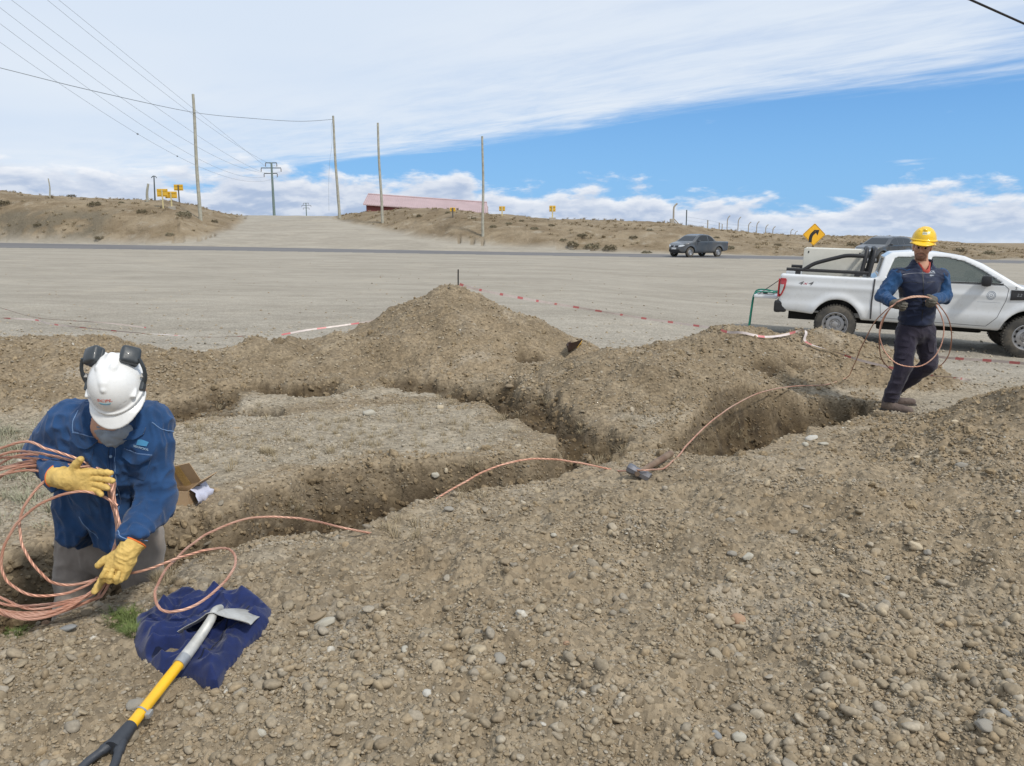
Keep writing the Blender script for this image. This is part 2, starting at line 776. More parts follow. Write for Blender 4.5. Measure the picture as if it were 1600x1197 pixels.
def mat(name, col, rough=0.6, metal=0.0, var=0.15, vscale=8.0, bump=0.0, bscale=60.0, spec=0.5, coat=0.0, dust=0.0, dustcol=(0.33, 0.27, 0.19), trans=0.0, alpha=1.0, weave=0.0, sheen=0.0):
    """procedural principled material with colour variation, fine bump and optional dust on up-facing parts"""
    if name in MATS:
        return MATS[name]
    m = bpy.data.materials.new(name)
    m.use_nodes = True
    t = NT(m.node_tree)
    t.n.clear()
    out = t.node('ShaderNodeOutputMaterial')
    b = t.node('ShaderNodeBsdfPrincipled')
    tcn = t.node('ShaderNodeTexCoord')
    co = tcn.outputs['Object']
    n1 = t.noise(co, vscale, 5, 0.6)
    n2 = t.noise(co, vscale * 6.3, 4, 0.6)
    f = t.math('ADD', t.math('MULTIPLY', n1, 0.65), t.math('MULTIPLY', n2, 0.35))
    k = t.mapr(f, 0.3, 0.7, 1 - var, 1 + var)
    base = t.vmath('SCALE', (*col,), k)
    if dust > 0:
        dn = t.mapr(t.noise(co, vscale * 0.6, 6, 0.65), 0.35, 0.75, 0.0, dust)
        base = t.mix(dn, base, dustcol)
    t.put(b.inputs['Base Color'], base)
    t.put(b.inputs['Roughness'], t.mapr(n2, 0.3, 0.7, max(0.02, rough - 0.08), min(1, rough + 0.08)))
    b.inputs['Metallic'].default_value = metal
    b.inputs['Specular IOR Level'].default_value = spec
    if coat:
        b.inputs['Coat Weight'].default_value = coat
        b.inputs['Coat Roughness'].default_value = 0.06
    if sheen:
        b.inputs['Sheen Weight'].default_value = sheen
    if trans:
        b.inputs['Transmission Weight'].default_value = trans
    if alpha < 1:
        b.inputs['Alpha'].default_value = alpha
    if bump > 0:
        bn = t.node('ShaderNodeBump')
        bn.inputs['Strength'].default_value = min(1.0, bump)
        bn.inputs['Distance'].default_value = 0.01
        hgt = t.noise(co, bscale, 5, 0.6)
        if weave:
            w = t.node('ShaderNodeTexWave', wave_type='BANDS', bands_direction='DIAGONAL')
            t.put(w.inputs['Vector'], co)
            w.inputs['Scale'].default_value = weave
            hgt = t.math('ADD', hgt, t.math('MULTIPLY', w.outputs[1], 0.25))
        t.put(bn.inputs['Height'], hgt)
        t.put(b.inputs['Normal'], bn.outputs[0])
    t.l.new(b.outputs[0], out.inputs[0])
    MATS[name] = m
    return m


def lerp(a, b, t):
    return a + (b - a) * t
# ------------------------------------------------------------------ the ground: heights
def pts_z(px, z):
    return [tuple(onz(u, v, z)[:2]) for u, v in px]


NEAR_LIP = [(-60, 1000), (0, 968), (150, 930), (260, 885), (340, 858), (450, 840), (560, 827), (640, 793), (700, 772), (800, 760), (880, 747), (950, 728), (1000, 714), (1060, 708), (1130, 716), (1190, 694), (1260, 657), (1330, 630), (1380, 614)]
FAR_LIP = [(1366, 600), (1300, 602), (1200, 614), (1130, 634), (1078, 668), (1030, 692), (970, 700), (900, 704), (830, 714), (760, 716), (640, 722), (560, 728), (480, 738), (420, 762), (360, 784), (300, 800), (230, 812), (60, 850), (-80, 880)]
TRENCH = pts_z(NEAR_LIP, 0.17) + pts_z(FAR_LIP, 0.10)
BR_NEAR = [(930, 722), (880, 696), (830, 672), (760, 642), (700, 626), (600, 626), (500, 638), (400, 644), (270, 656), (180, 662)]
BR_FAR = [(180, 645), (270, 636), (400, 618), (500, 610), (600, 604), (700, 602), (775, 614), (850, 634), (930, 668), (1000, 700)]
BRANCH = pts_z(BR_NEAR, 0.12) + pts_z(BR_FAR, 0.10)


def road_edge(tab, dy):
    """(u, v) of a road edge -> x, y, z along the road line y = 53 - 0.22 x + dy"""
    out = []
    for u, v in tab:
        a = (u - 800) / 1200
        b = (598.5 - v) / 1200
        k = a / (CP + b * SP)
        y = (53 + dy) / (1 + 0.22 * k)
        p = at(u, v, y)
        out.append((p.x, p.y, p.z))
    return np.array(out)


ROAD_N = road_edge([(-500, 381), (0, 387), (400, 392), (800, 398.5), (1100, 403), (1600, 411.5), (2200, 424)], 0.0)
ROAD_F = road_edge([(-500, 373), (0, 379), (400, 386), (800, 393.5), (1100, 398), (1600, 407), (2200, 420)], 7.2)
DIRT = [(-46, 69), (-36, 68), (-27.5, 68.5), (-27.2, 76), (-28.2, 83), (-35, 104), (-60, 170), (-30, 170), (-22.5, 104), (-19, 83), (-12.6, 74.5), (-8.9, 69.5), (-5.6, 66), (0, 62.3), (6, 60.3), (10, 57), (-46, 60)]
TOP_U = np.array([-900, -300, 0, 60, 140, 300, 350, 390, 455, 525, 545, 620, 700, 760, 860, 940, 1000, 1060, 1110, 1160, 1235, 1310, 1400, 1440, 1470, 1500, 1560, 1600, 1900, 2600], float)
TOP_V = np.array([280, 285, 297, 305, 309, 315, 321, 331, 336, 327, 320, 319, 326, 333, 341, 344, 347, 350, 357, 362, 368, 371, 370.5, 373, 377, 379, 383, 385, 386, 386], float)
CR_D = np.interp(TOP_U, [-900, 250, 350, 390, 455, 525, 620, 760, 1060, 1160, 1235, 1310, 1400, 2600], [13, 13, 18, 20, 20, 20, 17, 13, 13, 17, 26, 60, 150, 220])
_cp = []
for _u, _v, _c in zip(TOP_U, TOP_V, CR_D):
    _a = (_u - 800) / 1200
    _b = (598.5 - _v) / 1200
    _k = _a / (CP + _b * SP)
    _y = (60.2 + _c) / (1 + 0.22 * _k)
    _p = at(_u, _v, _y)
    _cp.append((_p.x / _p.y, _p.z))
TOP_K = np.array([c[0] for c in _cp])
TOP_Z = np.array([c[1] for c in _cp])

# (photo u, v of the summit, distance, x radius, y radius, turn in degrees, height of the foot, sharpness)
MOUNDS = []


def mound(u, v, Y, rx, ry, turn=0.0, foot=0.05, e=0.12, low=0.0):
    p = at(u, v, Y)
    MOUNDS.append((p.x, p.y, rx, ry, math.radians(turn), max(0.02, p.z - foot - low), e))


mound(708, 446, 10.4, 2.35, 2.3, 0, 0.06, 0.10)            # the tall pile
mound(520, 528, 9.3, 1.5, 1.4, 10, 0.06, 0.25)             # its left shoulder
mound(415, 530, 8.9, 1.1, 1.1, 0, 0.06, 0.3)
mound(60, 532, 8.4, 2.9, 2.1, -6, 0.06, 0.35)              # left ridge
mound(-160, 545, 8.0, 2.4, 2.0, 0, 0.06, 0.35)
mound(300, 555, 8.6, 2.0, 1.6, 0, 0.06, 0.35)
mound(1010, 549, 7.9, 2.0, 1.75, 28, 0.08, 0.22)           # right pile, near
mound(1160, 502, 10.0, 1.9, 1.6, 0, 0.02, 0.30)            # right pile, far
mound(1295, 497, 10.0, 1.9, 1.3, 0, 0.02, 0.34)
mound(1720, 585, 5.9, 2.1, 1.6, 24, 0.08, 0.30)            # right foreground pile
mound(1480, 800, 3.7, 1.6, 1.2, 10, 0.14, 0.5)
mound(760, 866, 3.25, 1.25, 0.62, 8, 0.13, 0.45)           # foreground pile along the trench
mound(1060, 770, 4.2, 1.4, 0.75, 22, 0.12, 0.5)
mound(700, 1010, 2.5, 1.2, 0.8, 0, 0.13, 0.5)
for _q in ((470, 826, 3.95), (640, 784, 4.35), (760, 757, 4.75), (890, 738, 5.1), (1010, 706, 5.5)):
    _p = onz(_q[0], _q[1] + 12, 0.16)
    MOUNDS.append((_p.x, _p.y - .1, .36, .22, math.radians(25), 0.055, 0.5))
mound(455, 560, 8.0, .7, .6, 0, 0.3, 0.3)
mound(610, 575, 8.6, .8, .5, 0, 0.2, 0.3)
mound(840, 600, 7.6, .6, .5, 0, 0.12, 0.3)
PITS = []
for _u, _v, _z, _r, _d in ((398, 552, 0.35, .26, .24), (432, 548, .4, .16, .14), (395, 640, .15, .30, .16), (490, 606, .2, .35, .16), (640, 600, .15, .4, .14), (775, 612, .15, .3, .18), (835, 566, .25, .3, .10), (930, 690, .1, .35, .15), (1068, 575, .3, .3, .08), (1200, 560, .3, .25, .10), (1445, 690, .2, .10, .05), (1240, 570, .2, .18, .08), (1520, 700, .2, .2, .06)):
    _p = onz(_u, _v, _z)
    PITS.append((_p.x, _p.y, _r, _d))


def ground(x, y, detail=True):
    """height and soil masks at x, y"""
    x = np.asarray(x, float)
    y = np.asarray(y, float)
    xr = np.clip(x, -200, 200)
    yn = 53 - 0.22 * xr
    yf = yn + 7.2
    zn = np.interp(xr, ROAD_N[:, 0], ROAD_N[:, 2])
    zf = np.interp(xr, ROAD_F[:, 0], ROAD_F[:, 2])
    l0 = -0.34 * sstep(1.0, 6.5, x) - 0.03 * np.clip(x - 6.3, 0, 14)
    near = 0.12 - 0.16 * sstep(1.8, 3.4, x) * sstep(4.5, 6.5, y)
    t = sstep(6.0, 12.5, y)
    z = near * (1 - t) + l0 * t
    t2 = np.clip((y - 13) / (yn - 13), 0, 1)
    zlot = l0 + (zn - l0) * (0.55 * t2 + 0.45 * t2 * t2 * (3 - 2 * t2))
    z = np.where(y > 13, zlot, z)
    z = z + 0.05 * (fbm2(x * 0.12, y * 0.12, 3, 91) - 0.5) * sstep(14, 20, y) * (1 - t2)
    # the road bed and the ground beyond it
    tr = np.clip((y - yn) / 7.2, 0, 1)
    z = np.where(y > yn, zn + (zf - zn) * tr, z)
    s = y - yf
    far = y > yn - 1
    bankm = np.zeros_like(z)
    if far.any():
        xs, ys = x[far], y[far]
        sd = sd_poly2(np.clip(xs, -300, 300), np.clip(ys, 0, 400), DIRT)
        wob = (fbm2(xs * 0.25, ys * 0.25, 4, 5) - 0.5)
        sroad = s[far] - 1.6
        dist = np.minimum(sd, sroad) + wob * 1.6
        ss = np.maximum(s[far], 0)
        ramp = zf[far] + 0.158 * np.minimum(ss, 18) + 0.07 * np.clip(ss - 18, 0, 8) - 0.05 * np.maximum(ss - 30, 0) + 0.25 * (fbm2(xs * 0.2, ys * 0.2, 3, 15) - 0.5) * sstep(2, 12, ss)
        sideramp = zf[far] + 0.01 * np.minimum(ss, 30)
        k = np.clip(xs / np.maximum(ys, 1), -2, 2)
        ztop = np.interp(k, TOP_K, TOP_Z)
        cd = np.interp(k, TOP_K, CR_D)
        dd = np.maximum(dist, 0)
        tt = np.clip(dd / np.interp(cd, [13, 30, 220], [6.5, 24, 200]), 0, 1)
        prof = 1 - (1 - tt) ** 2
        foot = np.where(sd < sroad, np.minimum(ramp, ztop), sideramp)
        foot = np.minimum(foot, ztop)
        tcr = np.clip((ss - cd) / 1.0, 0, None)
        zt = ztop - 0.03 * np.minimum(tcr, 200)
        # the silhouette tops out only at the crest
        lean = np.clip((ss / np.maximum(cd, 1)), 0, 1)
        zt = zt - (1 - lean) * np.interp(cd, [13, 26, 60], [1.8, 0.9, 0.0])
        zz = foot + np.maximum(zt - foot, 0) * prof
        zz = np.where(dist > 0, zz, np.where(sd < 0, ramp, sideramp))
        bk = sstep(-0.3, 1.0, dist)
        rough = (fbm2(xs * 0.45, ys * 0.45, 5, 31, 0.55) - 0.5) * 0.75 + (fbm2(xs * 1.7, ys * 1.7, 3, 37) - 0.5) * 0.22
        zz = zz + bk * rough * np.clip(cd / 26, 0.4, 1.0) * np.where(ss < 200, 1, 0.4)
        zfar = np.where(ss > 0, zz, z[far])
        z = z.copy()
        z[far] = zfar
        bankm[far] = bk * (ss > 0)
    # spoil heaps
    mnear = (y < 16) & (y > -4)
    spoil = np.zeros_like(z)
    damp = np.zeros_like(z)
    hole = np.zeros_like(z)
    if mnear.any():
        xs, ys = x[mnear], y[mnear]
        wx = xs + 0.5 * (fbm2(xs * 0.9, ys * 0.9, 4, 3) - 0.5)
        wy = ys + 0.5 * (fbm2(xs * 0.9 + 40, ys * 0.9, 4, 4) - 0.5)
        hm = np.zeros_like(xs)
        for (mx, my, rx, ry, a, h, e) in MOUNDS:
            ca, sa = math.cos(a), math.sin(a)
            px, py = wx - mx, wy - my
            qx_, qy_ = (px * ca + py * sa) / rx, (-px * sa + py * ca) / ry
            r = np.sqrt(qx_ ** 2 + qy_ ** 2 + e * e)
            top = math.sqrt(1 + e * e)
            f = h * (top - r) / (top - e)
            f = np.log1p(np.exp(np.clip(f / 0.05, -40, 40))) * 0.05
            hm = np.log(np.exp(hm / 0.06) + np.exp(f / 0.06) - 1) * 0.06
        zb = z[mnear] + hm
        sp = sstep(0.02, 0.14, hm)
        # foreground: everything this side of the trench is spread spoil
        dtr = sd_poly2(xs, ys, TRENCH)
        dbr = sd_poly2(xs, ys, BRANCH)
        front = sstep(0.0, 0.3, dtr) * (ys < np.interp(xs, [-3, -1.5, 1, 3.3, 6], [2.6, 3.2, 4.6, 7.0, 8.5]))
        sp = np.maximum(sp, front * 0.85)
        if detail:
            n1 = fbm2(xs * 2.2, ys * 2.2, 4, 51) - 0.5
            n2 = fbm2(xs * 9, ys * 9, 4, 61, 0.6) - 0.5
            n3 = np.abs(fbm2(xs * 26, ys * 26, 3, 71, 0.6) - 0.5)
            rf = 0.25 + 0.75 * sp
            zb = zb + rf * (n1 * 0.18 + n2 * 0.095 - n3 * 0.040 + 0.006)
        # trenches
        wn_ = (fbm2(xs * 3.0, ys * 3.0, 4, 81, 0.6) - 0.5)
        for dt, depth, slope, wob_ in ((dtr, 0.52, 2.2, 0.26), (dbr, 0.20, 1.3, 0.44)):
            di = -(dt + wn_ * wob_)
            cut = np.clip(di * slope, 0, depth)
            cut = cut * (0.9 + 0.35 * wn_)
            if detail:
                cl = np.clip(di * slope / depth, 0, 1)
                cut = cut + cl * ((fbm2(xs * 11, ys * 11, 3, 83) - 0.5) * 0.10 + (fbm2(xs * 5, ys * 5, 3, 84) - 0.5) * 0.10)
            if dt is dbr:
                cut = cut * sstep(0.30, 0.58, fbm2(xs * 1.1 + 5, ys * 1.1, 3, 88))
            cut = np.maximum(cut, 0)
            zb = zb - cut
            hole[mnear] = np.maximum(hole[mnear], cut)
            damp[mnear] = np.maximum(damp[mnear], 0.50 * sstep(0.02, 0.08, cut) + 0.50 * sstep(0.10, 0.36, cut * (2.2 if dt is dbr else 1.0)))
            sp = np.maximum(sp, sstep(0.32, 0.06, np.abs(dt + wn_ * 0.5)) * 0.9)
        for (px, py, pr, pd) in PITS:
            rr = np.sqrt((xs - px) ** 2 + ((ys - py) * 1.3) ** 2) / pr + 1.1 * wn_ + .35 * (fbm2(xs * 9, ys * 9, 3, 85) - .5)
            c_ = np.clip(1 - rr, 0, 1)
            c_ = np.minimum(c_ * 2.2, 1) * pd
            zb = zb - c_
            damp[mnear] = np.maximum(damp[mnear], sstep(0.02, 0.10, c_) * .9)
        z = z.copy()
        z[mnear] = zb
        spoil[mnear] = sp
    return z, spoil, damp, bankm, hole


def hgt(x, y):
    return float(ground(np.array([x]), np.array([y]))[0][0])


def hit(u, v, y0=1.3, y1=16.0, lift=0.0):
    """where the sight line of a photo pixel first meets the ground"""
    n = 1500
    ys = np.exp(np.linspace(math.log(y0), math.log(y1), n))
    a = (u - 800) / 1200
    b = (598.5 - v) / 1200
    t = ys / (CP + b * SP)
    xs = a * t
    zs = ZC + (-SP + b * CP) * t
    g = ground(xs, ys)[0] + lift
    k = np.argmax(zs < g)
    if not (zs < g).any():
        k = n - 1
    return Vector((xs[k], ys[k], g[k] - lift))


# ------------------------------------------------------------------ soil material
def soil_material():
    m = bpy.data.materials.new('soil')
    m.use_nodes = True
    t = NT(m.node_tree)
    t.n.clear()
    out = t.node('ShaderNodeOutputMaterial')
    b = t.node('ShaderNodeBsdfPrincipled')
    geo = t.node('ShaderNodeNewGeometry')
    P = geo.outputs['Position']
    at_ = t.node('ShaderNodeAttribute', attribute_name='soil')
    r, g, bl = t.sep(at_.outputs['Vector'])      # spoil, damp, bank
    px, py, pz = t.sep(P)
    big = t.noise(P, 0.55, 5, 0.6)
    mid = t.noise(P, 3.2, 6, 0.65)
    fine = t.noise(P, 34, 6, 0.7)
    # pebble cells of two sizes
    vc1 = t.voro(P, 46, out='Color')
    vd1 = t.voro(P, 46)
    vc2 = t.voro(P, 17, out='Color')
    vd2 = t.voro(P, 17)
    c1 = t.sep(vc1)[0]
    c2 = t.sep(vc2)[1]
    # trodden grey gravel and fresh tan spoil
    grey = t.mix(t.mapr(mid, 0.3, 0.7), (0.235, 0.196, 0.140), (0.335, 0.290, 0.222))
    tan = t.mix(t.mapr(mid, 0.3, 0.72), (0.188, 0.145, 0.093), (0.292, 0.236, 0.162))
    tan = t.mix(t.mapr(big, 0.38, 0.62, 0.0, 0.65), tan, t.mix(fine, (0.25, 0.182, 0.108), (0.315, 0.258, 0.182)))
    pale = t.mapr(t.noise(P, 1.1, 6, 0.7, 0.6), 0.54, 0.68, 0.0, 0.7)
    tan = t.mix(pale, tan, (0.35, 0.31, 0.25))
    moist = t.math('MULTIPLY', t.mapr(py, 4.5, 7.0), t.mapr(t.noise(P, 1.7, 6, 0.7, 0.5), 0.40, 0.62, 0.15, 0.75))
    tan = t.mix(moist, tan, t.mix(fine, (0.135, 0.100, 0.060), (0.215, 0.168, 0.108)))
    col = t.mix(r, grey, tan)
    # the graded yard further off: streaked along x
    sx = t.noise(t.comb(t.math('MULTIPLY', px, 0.16), t.math('MULTIPLY_ADD', px, 0.10, t.math('MULTIPLY', py, 0.5)), 0.0), 1.0, 8, 0.68, 1.2)
    sx2 = t.noise(t.comb(t.math('MULTIPLY', px, 1.6), t.math('MULTIPLY', py, 3.4), 2.0), 1.0, 8, 0.72, 0.6)
    yard = t.mix(t.mapr(t.math('ADD', t.math('MULTIPLY', sx, 0.6), t.math('MULTIPLY', sx2, 0.4)), 0.34, 0.66), (0.268, 0.240, 0.196), (0.370, 0.336, 0.279))
    # wheel tracks: wavering pairs of paler and darker bands
    def tracks(slope, freq, seed):
        w = t.noise(t.comb(t.math('MULTIPLY', px, 0.05), seed, 0.0), 1.0, 2, 0.5)
        c = t.math('ADD', t.math('MULTIPLY_ADD', px, slope, py), t.math('MULTIPLY', w, 14.0))
        fr = t.math('FRACT', t.math('MULTIPLY', c, freq))
        a_ = t.math('ABSOLUTE', t.math('SUBTRACT', fr, 0.5))
        b_ = t.math('ABSOLUTE', t.math('SUBTRACT', a_, 0.13))
        return t.math('MULTIPLY', t.mapr(b_, 0.045, 0.02), t.mapr(t.noise(P, 0.16, 4, 0.6), 0.42, 0.6))
    tk = t.math('MAXIMUM', tracks(0.28, 0.14, 3.0), t.math('MULTIPLY', tracks(-0.18, 0.105, 9.0), 0.8))
    yard = t.mix(t.math('MULTIPLY', tk, 0.22), yard, (0.225, 0.198, 0.155))
    yard = t.mix(t.mapr(t.noise(P, 0.35, 6, 0.7), 0.52, 0.70, 0.0, 0.45), yard, (0.40, 0.355, 0.285))
    ydist = t.mapr(py, 9.0, 13.0)
    lot = t.math('MULTIPLY', ydist, t.math('SUBTRACT', 1.0, r))
    col = t.mix(lot, col, yard)
    # dry grass bank
    bn1 = t.noise(t.comb(px, py, t.math('MULTIPLY', pz, 2.4)), 0.30, 7, 0.7, 0.4)
    bn2 = t.noise(P, 1.6, 6, 0.7)
    dry = t.mix(t.mapr(bn1, 0.34, 0.66), (0.185, 0.138, 0.084), (0.305, 0.242, 0.162))
    dry = t.mix(t.mapr(bn2, 0.52, 0.74, 0.0, 0.6), dry, (0.15, 0.118, 0.07))
    dry = t.mix(t.mapr(t.noise(P, 0.7, 5, 0.7), 0.55, 0.7, 0, 0.6), dry, (0.37, 0.325, 0.255))
    # bare clay cut at the left end of the bank
    cut = t.math('MULTIPLY', t.mapr(px, -38.5, -36.0, 1.0, 0.0), t.mapr(pz, 5.0, 4.2))
    cut = t.math('MULTIPLY', cut, t.mapr(t.noise(P, 0.35, 4, 0.6), 0.40, 0.54))
    dry = t.mix(t.math('MULTIPLY', cut, 0.85), dry, t.mix(bn2, (0.115, 0.10, 0.075), (0.19, 0.16, 0.11)))
    col = t.mix(bl, col, dry)
    # single pebbles, lighter and darker than the matrix
    peb = t.mapr(c1, 0.0, 1.0, 0.72, 1.30, False)
    peb2 = t.mapr(c2, 0.0, 1.0, 0.92, 1.08, False)
    near = t.mapr(py, 30.0, 12.0)
    pk = t.math('ADD', t.math('MULTIPLY', t.math('SUBTRACT', t.math('MULTIPLY', peb, peb2), 1.0), near), 1.0)
    col = t.vmath('SCALE', col, pk)
    # damp undug earth in the cuts
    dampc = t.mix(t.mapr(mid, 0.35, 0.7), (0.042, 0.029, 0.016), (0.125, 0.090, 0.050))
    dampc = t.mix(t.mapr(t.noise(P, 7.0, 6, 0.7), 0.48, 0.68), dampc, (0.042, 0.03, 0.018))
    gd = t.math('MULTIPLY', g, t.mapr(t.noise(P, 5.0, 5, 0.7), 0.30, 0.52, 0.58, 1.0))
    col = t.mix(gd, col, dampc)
    t.put(b.inputs['Base Color'], col)
    b.inputs['Roughness'].default_value = 0.95
    b.inputs['Specular IOR Level'].default_value = 0.25
    h1 = t.math('MULTIPLY', t.math('SQRT', t.math('SUBTRACT', 1.0, t.math('MINIMUM', t.math('MULTIPLY', vd1, vd1), 1.0))), 0.010)
    h2 = t.math('MULTIPLY', t.math('SQRT', t.math('SUBTRACT', 1.0, t.math('MINIMUM', t.math('MULTIPLY', vd2, vd2), 1.0))), 0.010)
    h3 = t.math('MULTIPLY', fine, 0.016)
    hh = t.math('ADD', t.math('ADD', h1, h2), h3)
    hh = t.math('ADD', hh, t.math('MULTIPLY', t.math('MULTIPLY', bn2, bl), 0.35))
    hh = t.math('ADD', hh, t.math('MULTIPLY', t.math('MULTIPLY', sx2, lot), 0.05))
    bp = t.node('ShaderNodeBump')
    bp.inputs['Strength'].default_value = 0.9
    bp.inputs['Distance'].default_value = 1.0
    t.put(bp.inputs['Height'], hh)
    t.put(b.inputs['Normal'], bp.outputs[0])
    t.l.new(b.outputs[0], out.inputs[0])
    return m


def build_ground():
    ang = np.concatenate([np.arange(-180, -44, 4), np.arange(-44, 44, 0.1), np.arange(44, 180.1, 4)])
    ang = np.radians(np.unique(np.round(ang, 3)))
    r = [0.25, 0.5, 0.8, 1.1, 1.3]
    while r[-1] < 6000:
        q = r[-1]
        r.append(q * (1.0042 if q < 13.5 else 1.011 if q < 125 else 1.06))
    r = np.array(r)
    A, R = np.meshgrid(ang, r, indexing='ij')
    X, Y = np.sin(A) * R, np.cos(A) * R
    na, nr = X.shape
    x, y = X.ravel(), Y.ravel()
    z, sp, dm, bk, _ = ground(x, y)
    # the bed under the asphalt sits lower than the road sheet
    xr = np.clip(x, -200, 200)
    yn = 53 - 0.22 * xr
    z = z - 0.06 * ((y > yn + 0.1) & (y < yn + 7.1))
    V = np.stack([x, y, z], 1)
    I = np.arange(na * nr).reshape(na, nr)
    Fq = np.stack([I[:-1, :-1], I[:-1, 1:], I[1:, 1:], I[1:, :-1]], -1).reshape(-1, 4)
    me = mesh_np('ground', V, Fq, True)
    a = me.attributes.new('soil', 'FLOAT_VECTOR', 'POINT')
    a.data.foreach_set('vector', np.stack([sp, dm, bk], 1).astype(np.float32).ravel())
    o = link('ground', me, SOIL)
    o['kind'] = 'structure'
    return o


SOIL = soil_material()
GROUND = build_ground()


# ------------------------------------------------------------------ the asphalt road
def build_road():
    m = bpy.data.materials.new('asphalt')
    m.use_nodes = True
    t = NT(m.node_tree)
    b = t.n['Principled BSDF']
    geo = t.node('ShaderNodeNewGeometry')
    px, py, pz = t.sep(geo.outputs['Position'])
    v = t.comb(px, t.math('MULTIPLY_ADD', px, 0.22, py), 0)
    n1 = t.noise(t.vmath('MULTIPLY', v, (0.06, 1.2, 1)), 1.0, 6, 0.6)
    n2 = t.noise(v, 6, 5, 0.7)
    c = t.mix(t.mapr(n1, 0.3, 0.7), (0.105, 0.102, 0.105), (0.165, 0.158, 0.155))
    c = t.mix(t.mapr(n2, 0.5, 0.8, 0, 0.5), c, (0.2, 0.18, 0.15))
    t.put(b.inputs['Base Color'], c)
    b.inputs['Roughness'].default_value = 0.85
    xs = np.linspace(-150, 120, 260)
    rows = []
    for tt in np.linspace(0, 1, 9):
        yn = 53 - 0.22 * xs + 7.2 * tt
        zn = np.interp(xs, ROAD_N[:, 0], ROAD_N[:, 2])
        zf = np.interp(xs, ROAD_F[:, 0], ROAD_F[:, 2])
        edge = 0.35 * (fbm2(xs * 0.5, xs * 0 + tt * 3, 3, 12) - 0.5) if tt in (0, 1) else 0
        rows.append(np.stack([xs, yn + edge, zn + (zf - zn) * tt + (0.012 if 0 < tt < 1 else -0.02)], 1))
    G = np.stack(rows, 1)
    na, nb = G.shape[:2]
    I = np.arange(na * nb).reshape(na, nb)
    F = np.stack([I[:-1, :-1], I[1:, :-1], I[1:, 1:], I[:-1, 1:]], -1).reshape(-1, 4)
    o = link('road', mesh_np('road', G.reshape(-1, 3), F), m)
    o['kind'] = 'structure'


build_road()


# ------------------------------------------------------------------ scattering helper (geometry nodes on one object)
def scatter(name, pts, rot, scl, idx, protos, attrs, label, group=None, kind='stuff', cat=None):
    coll = bpy.data.collections.new(name + '_shapes')
    for p in protos:
        coll.objects.link(p)
    me = bpy.data.meshes.new(name)
    me.vertices.add(len(pts))
    me.vertices.foreach_set('co', np.asarray(pts, np.float32).ravel())
    for nm, typ, fld, arr in [('rot', 'FLOAT_VECTOR', 'vector', rot), ('scl', 'FLOAT_VECTOR', 'vector', scl), ('idx', 'INT', 'value', idx)] + attrs:
        a = me.attributes.new(nm, typ, 'POINT')
        arr = np.asarray(arr)
        a.data.foreach_set(fld, arr.astype(np.int32 if typ == 'INT' else np.float32).ravel())
    o = bpy.data.objects.new(name, me)
    COL.objects.link(o)
    ng = bpy.data.node_groups.new(name, 'GeometryNodeTree')
    ng.interface.new_socket('Geometry', in_out='INPUT', socket_type='NodeSocketGeometry')
    ng.interface.new_socket('Geometry', in_out='OUTPUT', socket_type='NodeSocketGeometry')
    N, L = ng.nodes, ng.links
    gi, go = N.new('NodeGroupInput'), N.new('NodeGroupOutput')
    ci = N.new('GeometryNodeCollectionInfo')
    ci.inputs['Collection'].default_value = coll
    ci.inputs['Separate Children'].default_value = True
    ci.inputs['Reset Children'].default_value = True
    ip = N.new('GeometryNodeInstanceOnPoints')
    ip.inputs['Pick Instance'].default_value = True

    def na(nm, typ):
        n = N.new('GeometryNodeInputNamedAttribute')
        n.data_type = typ
        n.inputs['Name'].default_value = nm
        return [s for s in n.outputs if s.enabled and s.name == 'Attribute'][0]
    e2r = N.new('FunctionNodeEulerToRotation')
    L.new(na('rot', 'FLOAT_VECTOR'), e2r.inputs[0])
    L.new(gi.outputs[0], ip.inputs['Points'])
    L.new(ci.outputs[0], ip.inputs['Instance'])
    L.new(na('idx', 'INT'), ip.inputs['Instance Index'])
    L.new(e2r.outputs[0], ip.inputs['Rotation'])
    L.new(na('scl', 'FLOAT_VECTOR'), ip.inputs['Scale'])
    L.new(ip.outputs[0], go.inputs[0])
    md = o.modifiers.new('scatter', 'NODES')
    md.node_group = ng
    tag(o, label, cat, group, kind)
    return o


def stone_mesh(name, seed, sub=2, rough=0.22, flat=0.7, edge=1.0):
    bm = bmesh.new()
    bmesh.ops.create_icosphere(bm, subdivisions=sub, radius=1.0)
    P = np.array([v.co[:] for v in bm.verts])
    rs = np.random.default_rng(seed)
    S = rs.uniform(0.72, 1.15, 3)
    # flatten against a few random planes so that the stone has facets
    for _ in range(int(5 * edge)):
        n = rs.normal(size=3)
        n /= np.linalg.norm(n)
        dcut = rs.uniform(0.62, 0.9)
        h = P @ n
        P = P - np.maximum(h - dcut, 0)[:, None] * n * 0.85
    nz = vnoise3(P * 1.7 + seed * 3.1, seed) - 0.5
    P = P * (1 + nz[:, None] * rough * 2) * S
    P[:, 2] *= flat
    for v, p in zip(bm.verts, P):
        v.co = p
    me = bpy.data.meshes.new(name)
    bm.to_mesh(me)
    bm.free()
    me.polygons.foreach_set('use_smooth', [True] * len(me.polygons))
    return me


def pebble_material():
    m = bpy.data.materials.new('pebble')
    m.use_nodes = True
    t = NT(m.node_tree)
    b = t.n['Principled BSDF']
    a = t.node('ShaderNodeAttribute', attribute_type='INSTANCER', attribute_name='pcol')
    tcn = t.node('ShaderNodeTexCoord')
    n = t.noise(tcn.outputs['Object'], 2.2, 4, 0.65)
    t.put(b.inputs['Base Color'], t.vmath('SCALE', a.outputs['Vector'], t.mapr(n, 0.3, 0.7, 0.82, 1.15)))
    b.inputs['Roughness'].default_value = 0.85
    b.inputs['Specular IOR Level'].default_value = 0.3
    return m


